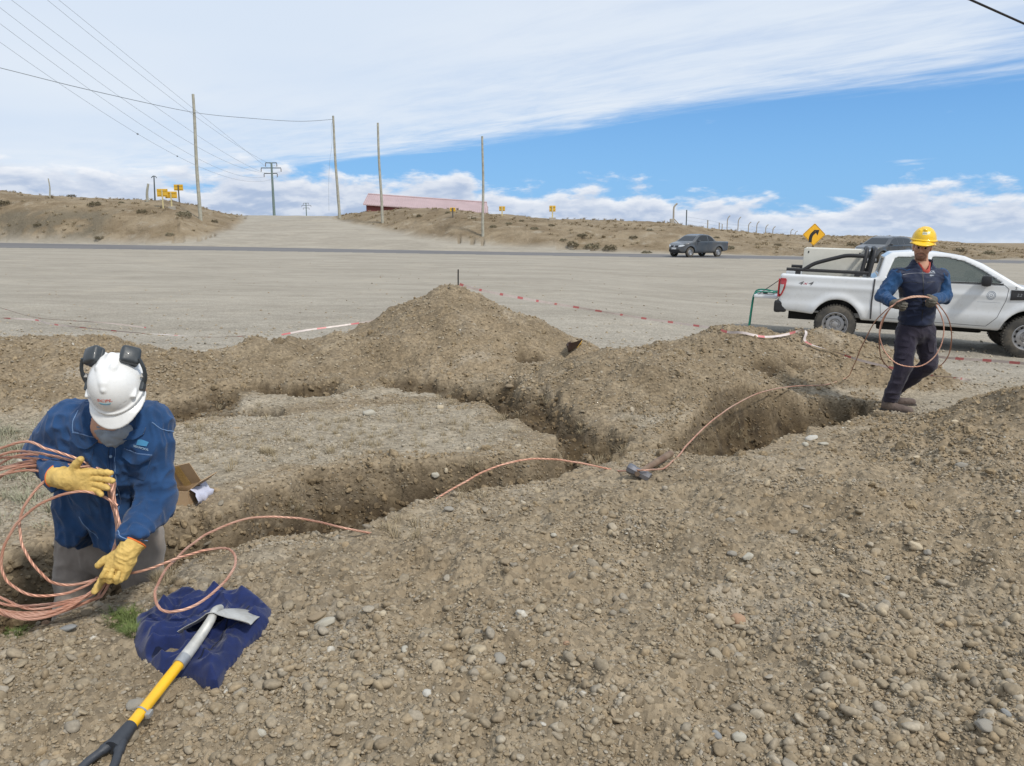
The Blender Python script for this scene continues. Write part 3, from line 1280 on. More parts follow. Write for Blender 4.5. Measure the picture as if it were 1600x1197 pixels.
JACKET_PX = [(207, 1002), (213, 972), (232, 957), (262, 950), (290, 934), (318, 938), (345, 931), (372, 938), (402, 938), (425, 957), (421, 978), (398, 1005), (372, 1030), (352, 1056), (341, 1081), (324, 1076), (305, 1064), (276, 1060), (246, 1050), (221, 1032)]
PEB_COLS = np.array([(0.30, 0.255, 0.19), (0.34, 0.30, 0.24), (0.27, 0.215, 0.145), (0.38, 0.345, 0.285), (0.24, 0.195, 0.14), (0.31, 0.24, 0.155), (0.29, 0.27, 0.235), (0.36, 0.31, 0.23)])


def build_gravel():
    pm = pebble_material()
    protos = []
    for i in range(8):
        me = stone_mesh('pebble_shape', 100 + i, 2 if i < 4 else 1, 0.25, 0.72, 1.2)
        me.materials.append(pm)
        protos.append(bpy.data.objects.new('pebble_shape', me))
    n = 250000
    u = RNG.uniform(-140, 1740, n)
    v = RNG.uniform(500, 1290, n)
    v[:16000] = RNG.uniform(415, 520, 16000)
    P = np.array([(0, 0)] * n, float)
    a = (u - 800) / 1200
    b = (598.5 - v) / 1200
    t = (0.18 - ZC) / (-SP + b * CP)
    P[:, 0], P[:, 1] = a * t, (CP + b * SP) * t
    # clumps: more stones where the noise is high
    dens = fbm2(P[:, 0] * 1.6, P[:, 1] * 1.6, 4, 201)
    fine = fbm2(P[:, 0] * 6, P[:, 1] * 6, 3, 205)
    keep = RNG.uniform(0, 1, n) < np.clip((dens - 0.36) * 2.4 + (fine - 0.5) * 1.2, 0.20, 1.0)
    P = P[keep]
    z, sp, dm, bk, hole = ground(P[:, 0], P[:, 1])
    n = len(P)
    size = np.exp(RNG.normal(math.log(0.0049), 0.52, n))
    big = RNG.uniform(0, 1, n) < 0.014
    size[big] = RNG.uniform(0.014, 0.026, big.sum())
    dist = np.hypot(P[:, 0], P[:, 1])
    size = np.clip(np.maximum(size, 0.00165 * dist), 0.0032, 0.027)
    keep = (dm < 0.7) | (RNG.uniform(0, 1, n) < 0.35)
    keep &= (sp + (dist < 8.5) > 0.2) | (RNG.uniform(0, 1, n) < 0.35)
    keep &= RNG.uniform(0, 1, n) < np.clip(1.35 - dist / 16, 0.25, 1)
    size = np.minimum(size, np.where(dist > 14, 0.028, 1))
    jp = np.array([tuple(onz(u_, v_, 0.15)[:2]) for u_, v_ in JACKET_PX])
    keep &= sd_poly2(P[:, 0], P[:, 1], jp) > 0.0
    P, z, size, sp, dm = P[keep], z[keep], size[keep], sp[keep], dm[keep]
    n = len(P)
    pts = np.stack([P[:, 0], P[:, 1], z + size * RNG.uniform(-0.1, 0.35, n)], 1)
    rot = np.stack([RNG.normal(0, 0.35, n), RNG.normal(0, 0.35, n), RNG.uniform(0, 6.28, n)], 1)
    scl = size[:, None] * RNG.uniform(0.75, 1.3, (n, 3)) * np.array([1.1, 1.0, 0.95])
    col = PEB_COLS[RNG.integers(0, len(PEB_COLS), n)] * RNG.uniform(0.70, 1.20, n)[:, None] * np.array([[1.03, 1.0, 0.95]])
    # dust of the soil they lie in
    soilc = np.where(sp[:, None] > 0.4, np.array([[0.238, 0.191, 0.128]]) * (0.85 + 0.5 * fbm2(P[:, 0] * 2.5, P[:, 1] * 2.5, 4, 222))[:, None], np.array([[0.33, 0.295, 0.235]]))
    mixv = RNG.uniform(0.2, 0.88, n)[:, None]
    col = col * (1 - mixv) + soilc * mixv
    col = col * (1 - 0.5 * dm[:, None])
    pale = RNG.uniform(0, 1, n) < 0.004
    col[pale] = np.array([0.46, 0.43, 0.37])
    idx = np.where(size > 0.013, RNG.integers(0, 4, n), RNG.integers(4, 8, n))
    print('pebbles', n)
    scatter('gravel', pts, rot, scl, idx, protos, [('pcol', 'FLOAT_VECTOR', 'vector', col)], 'loose brown and grey gravel spread over the dug ground')


build_gravel()
# ------------------------------------------------------------------ poles, wires, signs, sheds, fences and shrubs beyond the road
M_WOODPOLE = mat('weathered pole wood', (0.34, 0.33, 0.275), 0.9, var=0.25, vscale=3, bump=0.4, bscale=20)
M_CONC = mat('pale concrete', (0.36, 0.33, 0.28), 0.9, var=0.15, bump=0.3, bscale=30)
M_DARKSTEEL = mat('dark galvanised steel', (0.10, 0.12, 0.125), 0.6, 0.3)
M_GREENPOLE = mat('grey green pole concrete', (0.15, 0.20, 0.19), 0.8, var=0.2)
M_WIRE = mat('grey conductor', (0.27, 0.30, 0.33), 0.5, 0.2)
M_BLACKWIRE = mat('black cable', (0.03, 0.03, 0.035), 0.6)
M_INSUL = mat('brown insulator', (0.08, 0.05, 0.04), 0.3)


def wobble_pole(base, top, r0, r1, n=10, amp=0.03):
    pts = []
    for i in range(n + 1):
        t = i / n
        p = base.lerp(top, t)
        p = p + Vector((math.sin(t * 7 + base.x) * amp, math.cos(t * 5 + base.x) * amp, 0))
        pts.append(p)
    rr = [lerp(r0, r1, i / n) for i in range(n + 1)]
    return tube_vf(pts, rr, 12)


def make_pole(u0, v0, u1, v1, r, label, Y=None, group='bare wooden poles beyond the road'):
    if Y is None:
        b = hit(u0, v0, 58, 140)
    else:
        p = at(u0, v0, Y)
        b = Vector((p.x, p.y, hgt(p.x, p.y)))
    top = at(u1, v1, b.y)
    base = Vector((b.x, b.y, b.z - 0.25))
    mb = MB()
    mb.add(*wobble_pole(base, top, r * 1.15, r * 0.8))
    o = mb.build('wooden_pole', M_WOODPOLE, auto=40)
    tag(o, label, 'pole', group)
    return o, base, top


P1 = make_pole(313, 343, 301, 147, 0.15, 'tallest leaning wooden pole, on the left bank just right of the yellow sign backs')
P2 = make_pole(530, 330, 520, 181, 0.13, 'wooden pole at the left tip of the right bank with a wire on its top', Y=83)
P3 = make_pole(597, 331, 590, 192, 0.12, 'wooden pole standing in front of the left part of the pink roof', Y=76)
P4 = make_pole(755, 368, 754, 213, 0.105, 'upright wooden pole at the right end of the pink roof')
stub = make_pole(529, 332, 526.5, 283, 0.09, 'short wooden stub pole close behind a taller pole at the bank tip', Y=86)
small = make_pole(78, 306, 76, 279, 0.07, 'thin dark pole far left on the bank skyline', Y=80)
small2 = make_pole(229, 312, 231, 287, 0.13, 'short thick post on the skyline left of the yellow sign backs', Y=80)


def lamp_pole():
    p = at(242, 312, 82)
    b = Vector((p.x, p.y, hgt(p.x, p.y) - 0.2))
    top = at(240.5, 275, 82)
    root = empty('lamp_post', 'thin dark post with two drooping arms behind the yellow sign backs', 'lamp post', b)
    mb = MB()
    mb.add(*tube_vf([Vector((0, 0, 0)), top - b], [0.09, 0.06], 8))
    mb.build('pole', M_DARKSTEEL, root, auto=40)
    for s in (-1, 1):
        a = MB()
        T = top - b
        a.tube([T, T + Vector((s * 0.16, 0, -0.04)), T + Vector((s * 0.27, 0, -0.2))], 0.045, 6)
        a.build('arm', M_DARKSTEEL, root, auto=40)


lamp_pole()


def pylon(u, vt, vb, Y, arms, label):
    top = at(u, vt, Y)
    b = Vector((top.x, top.y, hgt(top.x, top.y) - 0.3))
    root = empty('power_pylon', label, 'pylon', b, group='power line pylons')
    H = top.z - b.z
    mb = MB()
    mb.tube([Vector((0, 0, 0)), Vector((0, 0, H))], [0.30, 0.17], 12)
    mb.build('mast', M_GREENPOLE, root, auto=40)
    ends = []
    for (v, l, r_) in arms:
        z = at(u, v, Y).z - b.z
        w0, w1 = (l - u) * Y / 1200, (r_ - u) * Y / 1200
        m = MB()
        m.box(((w0 + w1) / 2, 0, z), (w1 - w0, 0.16, 0.16), bev=0.02)
        a = m.build('crossarm', M_DARKSTEEL, root)
        for w in (w0, w1):
            i = MB()
            i.lathe([(0.05, 0), (0.10, 0.1), (0.06, 0.2), (0.10, 0.3), (0.06, 0.4), (0.10, 0.5), (0.03, 0.6)], (w, 0, z - 0.68), n=8)
            i.build('insulator', M_INSUL, a)
            ends.append(b + Vector((w, 0, z - 0.68)))
    return ends


PY = pylon(424, 254, 333, 150, [(254.5, 415, 432), (262.5, 408, 438), (271, 412, 432)], 'tall power pylon with three crossarms over the crest of the dirt road')
pylon(478, 317, 337, 330, [(317.5, 474, 482), (321, 471.5, 485.5), (325, 473.5, 482.5)], 'farthest tiny power pylon beyond the crest of the dirt road')


def wire(start, mid_px, near_px, znear, label, r=0.018, balls=(), group='overhead power lines on the left'):
    """three-point sagging wire: pylon end -> a middle pixel -> a point near the frame edge, then on past the frame"""
    def bear(u, v):
        a = (u - 800) / 1200
        b = (598.5 - v) / 1200
        return a / (CP + b * SP), (-SP + b * CP) / (CP + b * SP)
    kn, tn = bear(*near_px)
    yn = (znear - ZC) / tn
    pn = Vector((kn * yn, yn, znear))
    km, tm = bear(*mid_px)
    # plan intersection of the mid bearing with the straight run start -> pn
    dx_, dy_ = pn.x - start.x, pn.y - start.y
    t = (start.x - km * start.y) / (km * dy_ - dx_)
    ym = start.y + t * dy_
    zm = ZC + tm * ym
    # quadratic z(t)
    z0, z1 = start.z, pn.z
    c = (zm - z0 - (z1 - z0) * t) / (t * t - t)
    pts = []
    for i in range(61):
        q = 1.5 * i / 60
        pts.append(Vector((start.x + dx_ * q, start.y + dy_ * q, z0 + (z1 - z0 - c) * q + c * q * q)))
    mb = MB()
    rr = [max(0.004, r * (0.25 + 0.75 * p.y / 150)) for p in pts]
    mb.add(*tube_vf(pts, rr, 5))
    for (bu, bv) in balls:
        kb, _ = bear(bu, bv)
        t = (start.x - kb * start.y) / (kb * dy_ - dx_)
        p = Vector((start.x + dx_ * t, start.y + dy_ * t, z0 + (z1 - z0 - c) * t + c * t * t))
        mb.lathe([(0.01, -0.20), (0.05, -0.12), (0.07, 0), (0.05, 0.12), (0.01, 0.20)], p, (dx_, dy_, 0), 8)
    o = mb.build('power_line', M_WIRE, auto=60)
    tag(o, label, 'wire', group)


wire(PY[0], (300, 168), (92, 0), 13.0, 'highest of the power lines running from the pylon to the upper left')
wire(PY[1], (300, 178), (74, 0), 13.0, 'power line just below the highest one at the upper left')
wire(PY[2], (300, 206), (18, 0), 12.2, 'third power line from the top, leaving the frame at its upper left corner')
wire(PY[3], (290, 219), (0, 12), 12.2, 'fourth power line from the top at the upper left')
wire(PY[4], (300, 243), (0, 37), 11.5, 'second lowest of the power lines at the upper left')
wire(PY[5], (275, 243), (0, 66), 11.0, 'lowest power line at the left, carrying two small clamps', balls=((215, 209), (277, 244)))


def cross_cable():
    a = P2[2] + Vector((0, 0, -0.35))
    m = at(302, 175.5, P1[2].y - 0.2)
    e = at(-140, 72, 48)
    pts = spline([a, at(470, 189.5, 76), at(400, 185.5, 71), m, at(150, 143, 57), at(0, 106, 52), e], 8)
    mb = MB()
    mb.add(*tube_vf(pts, 0.025, 5))
    o = mb.build('power_line', M_WIRE, auto=60)
    tag(o, 'single cable slung from the bank tip pole across to the left edge', 'wire')
    mb = MB()
    mb.add(*tube_vf(spline([a, at(517.5, 200, 83), at(519, 222, 83), at(515, 255, 83), at(513.5, 292, 83), at(514, 330, 83)], 6), 0.012, 5))
    tag(mb.build('loose_wire', M_WIRE, auto=60), 'thin loose wire hanging down beside the bank tip pole', 'wire')
    mb = MB()
    mb.add(*tube_vf([at(1440, -32, 9), at(1515, -1, 9.2), at(1600, 37, 9.4), at(1760, 112, 9.8)], 0.0125, 6))
    tag(mb.build('overhead_cable', M_BLACKWIRE, auto=60), 'dark cable crossing the upper right corner of the sky', 'wire')


cross_cable()

# ------------------------------------------------------------------ yellow sign backs
M_SIGNY = mat('yellow sign enamel', (0.66, 0.40, 0.03), 0.5, var=0.12, vscale=2, coat=0.1)
M_SIGNY2 = mat('sign yellow front', (0.80, 0.42, 0.01), 0.4, var=0.05, vscale=2, coat=0.2)
M_BLACK = mat('black paint', (0.015, 0.015, 0.015), 0.5)
M_POSTY = mat('pale yellow post', (0.55, 0.47, 0.25), 0.7)
M_POSTD = mat('dark post', (0.10, 0.09, 0.08), 0.7)


def yellow_sign(u0, u1, v0, v1, vfoot, Y, label, postmat, turn=0.0, block=False):
    fh = hit((u0 + u1) / 2, vfoot, 58, 130)
    if fh.y < 100 and vfoot > 320:
        Y = fh.y
    c = at((u0 + u1) / 2, (v0 + v1) / 2, Y)
    g = hgt(c.x, c.y)
    foot = Vector((c.x, c.y, g - 0.15))
    root = empty('road_sign', label, 'road sign', foot, (0, 0, turn), 'yellow signs seen from behind')
    w, h = (u1 - u0) * Y / 1200, (v1 - v0) * Y / 1200
    zc_ = c.z - foot.z
    m = MB()
    m.box((0, 0.05, zc_), (w, 0.03, h), bev=0.01)
    m.build('panel', M_SIGNY, root)
    m = MB()
    m.box((0, 0, zc_ / 2 + h * .2), (0.12, 0.06, zc_ + h * 0.4))
    m.build('post', postmat, root)
    for q in (-.28, .28):
        m = MB()
        m.box((0, 0.018, zc_ + q * h), (w * .86, 0.03, 0.05))
        m.build('rail', M_SIGNY, root)
    if block:
        m = MB()
        m.box((0, 0, 0.2), (0.6, 0.3, 0.35), bev=0.03)
        m.build('footing', M_CONC, root)


yellow_sign(245, 261.5, 295.5, 307, 326, 70, 'larger left yellow sign back of the pair on the left bank', M_POSTY)
yellow_sign(258, 276, 299.5, 309.5, 326, 72, 'yellow sign back on the left bank partly behind its left neighbour', M_POSTY, block=True)
yellow_sign(271.5, 285.5, 288.5, 297.5, 308, 84, 'highest yellow sign back, on a thin dark post on the left skyline', M_POSTD)
yellow_sign(703, 711.5, 324.5, 330.5, 340, 77, 'small yellow sign back in front of the long pink roof', M_POSTD)
yellow_sign(780, 789, 322.5, 329.5, 338, 77, 'small yellow sign back just right of the upright pole', M_POSTY)
yellow_sign(858.5, 868, 321.5, 330.5, 344, 77, 'rightmost small yellow sign back on the right bank', M_POSTY, block=True)


def curve_sign():
    Y = 37.0
    c = at(1272, 366.5, Y)
    g = hgt(c.x, c.y)
    root = empty('curve_sign', 'yellow diamond road sign with a black arrow bending right', 'road sign', (c.x, c.y, g - 0.2), (0, 0, math.radians(-6)))
    z = c.z - g + 0.2
    hd = 17.3 * Y / 1200

    def diamond(s):
        r = 0.12 * s
        pts = []
        for k in range(4):
            a = math.pi / 2 * k
            for e in (-1, 0, 1):
                aa = a + e * 0.45
                cx, cz = math.cos(a) * (s - r * 1.414), math.sin(a) * (s - r * 1.414)
                pts.append((cx + r * math.cos(aa), z + cz + r * math.sin(aa)))
        return pts
    m = MB()
    m.prism(diamond(hd), 'y', -0.012, 0.012)
    pn = m.build('panel', M_SIGNY2, root)
    m = MB()
    # thin black border line
    A, B = diamond(hd * 0.955), diamond(hd * 0.925)
    n = len(A)
    V = [(p[0], -0.0145, p[1]) for p in A] + [(p[0], -0.0145, p[1]) for p in B]
    m.add(V, [[i, (i + 1) % n, n + (i + 1) % n, n + i] for i in range(n)])
    m.build('border', M_BLACK, pn)
    m = MB()
    # bent arrow: shaft then head
    C = spline([(-0.16, 0, -0.36), (-0.155, 0, -0.16), (-0.10, 0, 0.0), (0.03, 0, 0.13)], 8)
    w = 0.075
    L, R = [], []
    for i, p in enumerate(C):
        d_ = (C[min(i + 1, len(C) - 1)] - C[max(i - 1, 0)]).normalized()
        nrm = Vector((-d_.z, 0, d_.x))
        L.append(p + nrm * w)
        R.append(p - nrm * w)
    k = hd / 0.53
    V = [((p.x * k), -0.0146, z + p.z * k) for p in L + R]
    n = len(L)
    m.add(V, [[i, i + 1, n + i + 1, n + i] for i in range(n - 1)])
    hdp = [(0.23, 0.21), (-0.045, 0.215), (0.03, 0.14), (0.06, 0.11), (0.155, -0.045)]
    m.add([(x * k, -0.0146, z + y * k) for x, y in hdp], [[0, 1, 2, 3, 4]])
    m.build('arrow', M_BLACK, pn)
    m = MB()
    m.box((0, 0.05, z / 2 + 0.12), (0.075, 0.075, z + 0.25))
    m.build('post', mat('brown sign post', (0.16, 0.12, 0.08), 0.85), root)


curve_sign()


# ------------------------------------------------------------------ the long pink-roofed shed
def shed():
    A = at(579, 304, 112)
    B = at(757, 316.5, 112.9)
    ax = (B - A)                            # the shed follows the falling ground
    L = ax.length
    ax.normalize()
    nrm = Vector((ax.y, -ax.x, 0)).normalized()          # towards the camera
    if nrm.y > 0:
        nrm = -nrm
    g = min(hgt(*(A + nrm * 4)[:2]), hgt(*(B + nrm * 4)[:2])) - 0.6
    root = empty('long_shed', 'long low shed with a pink metal roof behind the bank', 'shed', (A.x, A.y, g))
    o = Vector((A.x, A.y, g))
    rz = A.z - g
    ez = rz - 1.62
    hw = 5.2
    roofm = mat('faded pink roof sheet', (0.42, 0.315, 0.322), 0.7, var=0.10, vscale=0.5)
    wallm = mat('dark red shed wall', (0.20, 0.055, 0.05), 0.7, var=0.15)
    m = MB()

    def q(t, s, z):
        return ax * t + nrm * s + Vector((0, 0, z))
    e = 0.35
    for s in (1, -1):
        V = [q(-e, 0, rz), q(L + e, 0, rz), q(L + e, s * (hw + 0.4), ez), q(-e, s * (hw + 0.4), ez)]
        V += [v - Vector((0, 0, 0.12)) for v in V]
        m.add(V, [[0, 1, 2, 3], [7, 6, 5, 4], [0, 4, 5, 1], [1, 5, 6, 2], [2, 6, 7, 3], [3, 7, 4, 0]])
    # standing ribs of the sheet
    nr = 60
    for i in range(nr + 1):
        t = -e + (L + 2 * e) * i / nr
        p = q(t, 0.05, rz + 0.005)
        p2 = q(t, hw + 0.4, ez + 0.02)
        m.tube([p, p2], 0.04, 4)
    roof = m.build('roof', roofm, root)
    m = MB()
    m.tube([q(-e, 0, rz + 0.03), q(L + e, 0, rz + 0.03)], 0.14, 6)
    m.build('ridge_cap', roofm, roof)
    m = MB()
    V = [q(0, hw, 0), q(L, hw, 0), q(L, -hw, 0), q(0, -hw, 0), q(0, hw, ez - .1), q(L, hw, ez - .1), q(L, -hw, ez - .1), q(0, -hw, ez - .1), q(0, 0, rz - .14), q(L, 0, rz - .14)]
    m.add(V, [[0, 1, 5, 4], [1, 2, 6, 9, 5], [2, 3, 7, 6], [3, 0, 4, 8, 7]])
    m.build('wall', wallm, root)
    # small grey block at the right end of the shed
    c = at(757.5, 331, 118)
    gg = hgt(c.x, c.y)
    m = MB()
    m.box((0, 0, (c.z + 0.6 - gg) / 2), (1.0, 1.0, c.z + 0.6 - gg + 0.4), bev=0.05)
    b = m.build('concrete_block', M_CONC)
    b.location = (c.x, c.y, gg)
    tag(b, 'small grey concrete block beside the upright pole at the shed end', 'block')


shed()


# ------------------------------------------------------------------ fence on the right bank
def fence_posts():
    g = 'old fence posts along the right bank skyline'
    # corner post with hooked head and braces
    p = at(1052, 350, 76)
    b = Vector((p.x, p.y, hgt(p.x, p.y) - 0.2))
    H = at(1052, 318, 76).z - b.z
    root = empty('fence_corner_post', 'tall hooked concrete corner post with slanting braces on the right bank', 'fence post', b)
    m = MB()
    m.tube(spline([(0, 0, 0), (0, 0, H * .5), (0, 0, H * .82), (0.12, 0, H * .93), (0.32, 0, H)], 6), 0.085, 8)
    m.build('post', M_CONC, root, auto=40)
    m = MB()
    m.box((-0.16, 0, 0.5), (0.36, 0.3, 1.1), bev=0.04)
    m.build('footing', M_CONC, root)
    for (dx_, z0) in ((0.85, H * .42), (0.6, H * .33)):
        m = MB()
        m.tube([(0.05, 0, z0), (dx_, 0.1, 0.25)], 0.055, 6)
        m.build('brace', M_CONC, root, auto=40)
    Yp = [76, 78, 79, 80, 81, 82, 83, 85, 86, 88, 90, 92, 94, 97, 99]
    spec = [(1073, 328, 0, 'straight dark fence post right of the hooked corner post', 0.055), (1106, 344, 0, None, 0.06), (1124, 348, 0, None, 0.055),
            (1128.5, 350, 0, None, 0.045), (1137, 337, 1, None, 0.05), (1154, 339, 1, None, 0.05), (1170, 347, 1, None, 0.05),
            (1183, 346, 1, None, 0.05), (1197, 351, 1, None, 0.05), (1208, 354, 1, None, 0.055), (1236, 358, 1, None, 0.045), (1243, 361, 1, None, 0.045)]
    tops = []
    for i, (u, v, hook, lab, r) in enumerate(spec):
        Y = 77 + i * 1.6
        p = at(u, v, Y)
        gz = hgt(p.x, p.y) - 0.15
        h = p.z - gz
        m = MB()
        if hook:
            m.tube(spline([(0, 0, 0), (0, 0, h * .6), (0.01, 0, h * .8), (0.10, 0, h * .92), (0.26, 0, h)], 5), r, 6)
        else:
            m.tube([(0, 0, 0), (0.01, 0, h * .5), (0, 0, h)], r, 6)
        o = m.build('fence_post', M_DARKSTEEL if i == 0 else M_CONC, auto=40)
        o.location = (p.x, p.y, gz)
        if lab is None:
            lab = 'hooked pale fence post on the right bank skyline' if hook else 'short straight pale fence post on the right bank skyline'
        tag(o, lab, 'fence post', g)
        tops.append(Vector((p.x, p.y, gz + min(h, 1.35))))
    m = MB()
    for k in (0.0, 0.35, 0.7):
        m.tube([t - Vector((0, 0, k)) for t in tops], 0.009, 4)
    tag(m.build('fence_wire', M_WIRE), 'thin wires strung between the old fence posts', 'wire')


fence_posts()


# ------------------------------------------------------------------ shrubs and dry grass
def tuft_mesh(name, seed, n, h, spread, w, mat_, curl=0.5):
    rs = np.random.default_rng(seed)
    V, F = [], []
    for i in range(n):
        a = rs.uniform(0, 6.283)
        r0 = spread * 0.35 * math.sqrt(rs.uniform(0, 1))
        a2 = a + rs.normal(0, 0.5)
        hh = h * rs.uniform(0.45, 1.0)
        lean = spread * rs.uniform(0.1, 1.0)
        b = Vector((math.cos(a) * r0, math.sin(a) * r0, 0))
        side = Vector((-math.sin(a2), math.cos(a2), 0)) * w * rs.uniform(.6, 1.3)
        out = Vector((math.cos(a2), math.sin(a2), 0))
        k = len(V)
        for t, ww in ((0, 1.0), (0.5, 0.8), (1.0, 0.12)):
            p = b + out * lean * (t ** 1.6) + Vector((0, 0, hh * (t - curl * 0.25 * t * t)))
            V += [p - side * ww, p + side * ww]
        F += [(k, k + 1, k + 3, k + 2), (k + 2, k + 3, k + 5, k + 4)]
    me = mesh_np(name, np.array([v[:] for v in V]), F, False)
    me.materials.append(mat_)
    return me


def bush_mesh(name, seed, n, rad, h, leaf, mat_):
    rs = np.random.default_rng(seed)
    V, F = [], []
    for i in range(n):
        a, t = rs.uniform(0, 6.283), rs.uniform(0, 1)
        q = Vector((math.cos(a) * rad * math.sqrt(1 - t * t * .8), math.sin(a) * rad * math.sqrt(1 - t * t * .8), h * t)) * rs.uniform(0.45, 1.0) ** 0.6
        q = q * (0.8 + 0.4 * vnoise2(np.array([a * 1.2]), np.array([t * 3 + seed]), seed)[0])
        d1 = Vector(rs.normal(size=3)).normalized() * leaf * rs.uniform(.5, 1.3)
        d2 = Vector(rs.normal(size=3)).normalized() * leaf * 0.45
        k = len(V)
        V += [q - d1, q + d2, q + d1, q - d2]
        F.append((k, k + 1, k + 2, k + 3))
    for i in range(14):
        a = rs.uniform(0, 6.283)
        tip = Vector((math.cos(a) * rad * .7, math.sin(a) * rad * .7, h * rs.uniform(.4, .9)))
        vv, ff = tube_vf([(0, 0, -0.08), tip * .5 + Vector((0, 0, h * .1)), tip], [leaf * .2, leaf * .15, leaf * .05], 4, False)
        k = len(V)
        V += vv
        F += [[j + k for j in f] for f in ff]
    me = mesh_np(name, np.array([v[:] for v in V]), F, False)
    me.materials.append(mat_)
    return me


M_SHRUB = mat('dark shrub leaves', (0.135, 0.112, 0.065), 0.9, var=0.35, vscale=3)
M_SHRUB2 = mat('grey green shrub leaves', (0.19, 0.168, 0.108), 0.9, var=0.3, vscale=3)
M_DRY = mat('dry straw grass', (0.36, 0.295, 0.19), 0.9, var=0.3, vscale=2)
M_DRY2 = mat('brown dry grass', (0.29, 0.225, 0.135), 0.9, var=0.3, vscale=2)
SHR = [bush_mesh('shrub', 300 + i, 420, 0.55, 0.5, 0.075, M_SHRUB if i % 2 == 0 else M_SHRUB2) for i in range(5)]


def shrubs():
    spots = [(895, 387, 1.1), (925, 388, 1.2), (952, 390, 1.1), (980, 394, .9), (835, 358, .8), (910, 371, .9), (862, 353, .7), (808, 372, .8), (795, 350, .6), (815, 346, .6), (1010, 396, .8),
             (165, 329, .9), (148, 321, 1.3), (222, 332, .9), (288, 337, 1.3), (145, 371, .7), (156, 373, .9), (75, 304, .9), (112, 307, .9), (22, 301, 1.0), (8, 319, 1.2), (265, 367, .7), (335, 347, .8), (215, 313, .7), (190, 317, .6), (60, 352, .8),
             (655, 338, .6), (672, 341, .7), (700, 333, .5), (740, 342, .6), (770, 355, .7), (640, 333, .6), (560, 325, .9), (545, 331, .8), (1140, 388, .8), (1190, 392, .9), (1215, 384, .7), (1015, 360, .7), (990, 372, .7), (1175, 372, .6), (1500, 393, .9), (1545, 397, .9), (1330, 384, .9), (1240, 372, .9), (880, 376, .6), (1120, 372, .6)]
    for i, (u, v, s) in enumerate(q_ for k_, q_ in enumerate(spots) if k_ % 4 != 3):
        b = hit(u, v, 57, 260)
        dark = i % 2 == 0
        o = link('shrub', SHR[i % 5])
        o.location = (b.x, b.y, b.z - 0.05)
        k = s * random.uniform(0.85, 1.1) * 0.85
        o.scale = (k * 1.25, k * 1.1, k * 0.8)
        o.rotation_euler = (0, 0, random.uniform(0, 6.28))
        tag(o, 'low dark brown shrub on the dry bank beyond the road' if dark else 'low dull scrubby shrub on the dry bank beyond the road', 'shrub', 'dark shrubs on the bank' if dark else 'dull shrubs on the bank')


shrubs()


def bank_grass():
    protos = []
    for i in range(5):
        me = tuft_mesh('grass_shape', 400 + i, 26, 0.32, 0.22, 0.012, M_DRY if i % 2 else M_DRY2)
        protos.append(bpy.data.objects.new('grass_shape', me))
    n = 18000
    x = RNG.uniform(-75, 75, n)
    y = RNG.uniform(50, 125, n)
    z, sp, dm, bk, _ = ground(x, y)
    cl = fbm2(x * 0.3, y * 0.3, 4, 77)
    keep = (bk > 0.6) & (RNG.uniform(0, 1, n) < np.clip((cl - 0.36) * 2.6, 0.05, 1)) & (np.abs(x) < y * 0.8)
    x, y, z = x[keep], y[keep], z[keep]
    n = len(x)
    k = RNG.uniform(0.7, 1.6, n)
    print('tufts', n)
    scatter('dry_grass', np.stack([x, y, z - 0.02], 1), np.stack([0 * x, 0 * x, RNG.uniform(0, 6.28, n)], 1), np.stack([k * .9, k * .9, k * .6], 1), RNG.integers(0, 5, n), protos, [], 'dry tufts of straw coloured grass covering the banks beyond the road')


bank_grass()
# ------------------------------------------------------------------ vehicles
M_WHITE = mat('white car paint', (0.66, 0.68, 0.70), 0.32, var=0.03, vscale=1.5, coat=0.5, dust=0.25, dustcol=(0.42, 0.38, 0.31))
M_GREYP = mat('dark grey car paint', (0.040, 0.052, 0.068), 0.35, var=0.05, vscale=1.5, coat=0.6, dust=0.2)
M_DKBLUE = mat('dark blue grey car paint', (0.030, 0.036, 0.045), 0.35, var=0.05, vscale=1.5, coat=0.6, dust=0.15)
M_BLKPL = mat('black car plastic', (0.018, 0.018, 0.020), 0.55, bump=0.1, bscale=200)
M_SEAM = mat('panel gap rubber', (0.06, 0.06, 0.065), 0.8)
M_RUBBER = mat('dusty tyre rubber', (0.045, 0.043, 0.040), 0.85, var=0.2, vscale=6, dust=0.7, dustcol=(0.20, 0.17, 0.13), bump=0.3, bscale=40)
M_RIM = mat('dusty steel wheel', (0.36, 0.36, 0.37), 0.45, 0.55, var=0.1, dust=0.35)
M_ALLOY = mat('alloy wheel', (0.42, 0.43, 0.45), 0.35, 0.7)
M_UNDER = mat('underbody', (0.012, 0.012, 0.012), 0.9)
M_RED = mat('red lamp lens', (0.42, 0.012, 0.018), 0.15, coat=0.8, spec=0.6)
M_CLEAR = mat('clear lamp lens', (0.62, 0.64, 0.66), 0.12, 0.3, coat=0.8)
M_SEAT = mat('grey seat fabric', (0.10, 0.10, 0.105), 0.9)
M_CHROME = mat('chrome', (0.7, 0.7, 0.72), 0.12, 1.0)
M_PLATE = mat('white number plate', (0.7, 0.7, 0.7), 0.5)


def glass_mat(name, tint, alpha):
    m = bpy.data.materials.new(name)
    m.use_nodes = True
    t = NT(m.node_tree)
    b = t.n['Principled BSDF']
    b.inputs['Base Color'].default_value = (*tint, 1)
    b.inputs['Roughness'].default_value = 0.03
    b.inputs['Alpha'].default_value = alpha
    b.inputs['Specular IOR Level'].default_value = 0.8
    return m


M_GLASS = glass_mat('tinted glass with painted reflection', (0.13, 0.155, 0.14), 0.55)  # real tint, lightened so the colour stands in for pale reflections
M_WSCREEN = glass_mat('windscreen glass', (0.02, 0.035, 0.05), 0.6)
M_DGLASS = mat('dark car glass', (0.012, 0.015, 0.018), 0.08, var=0.0, spec=0.6)


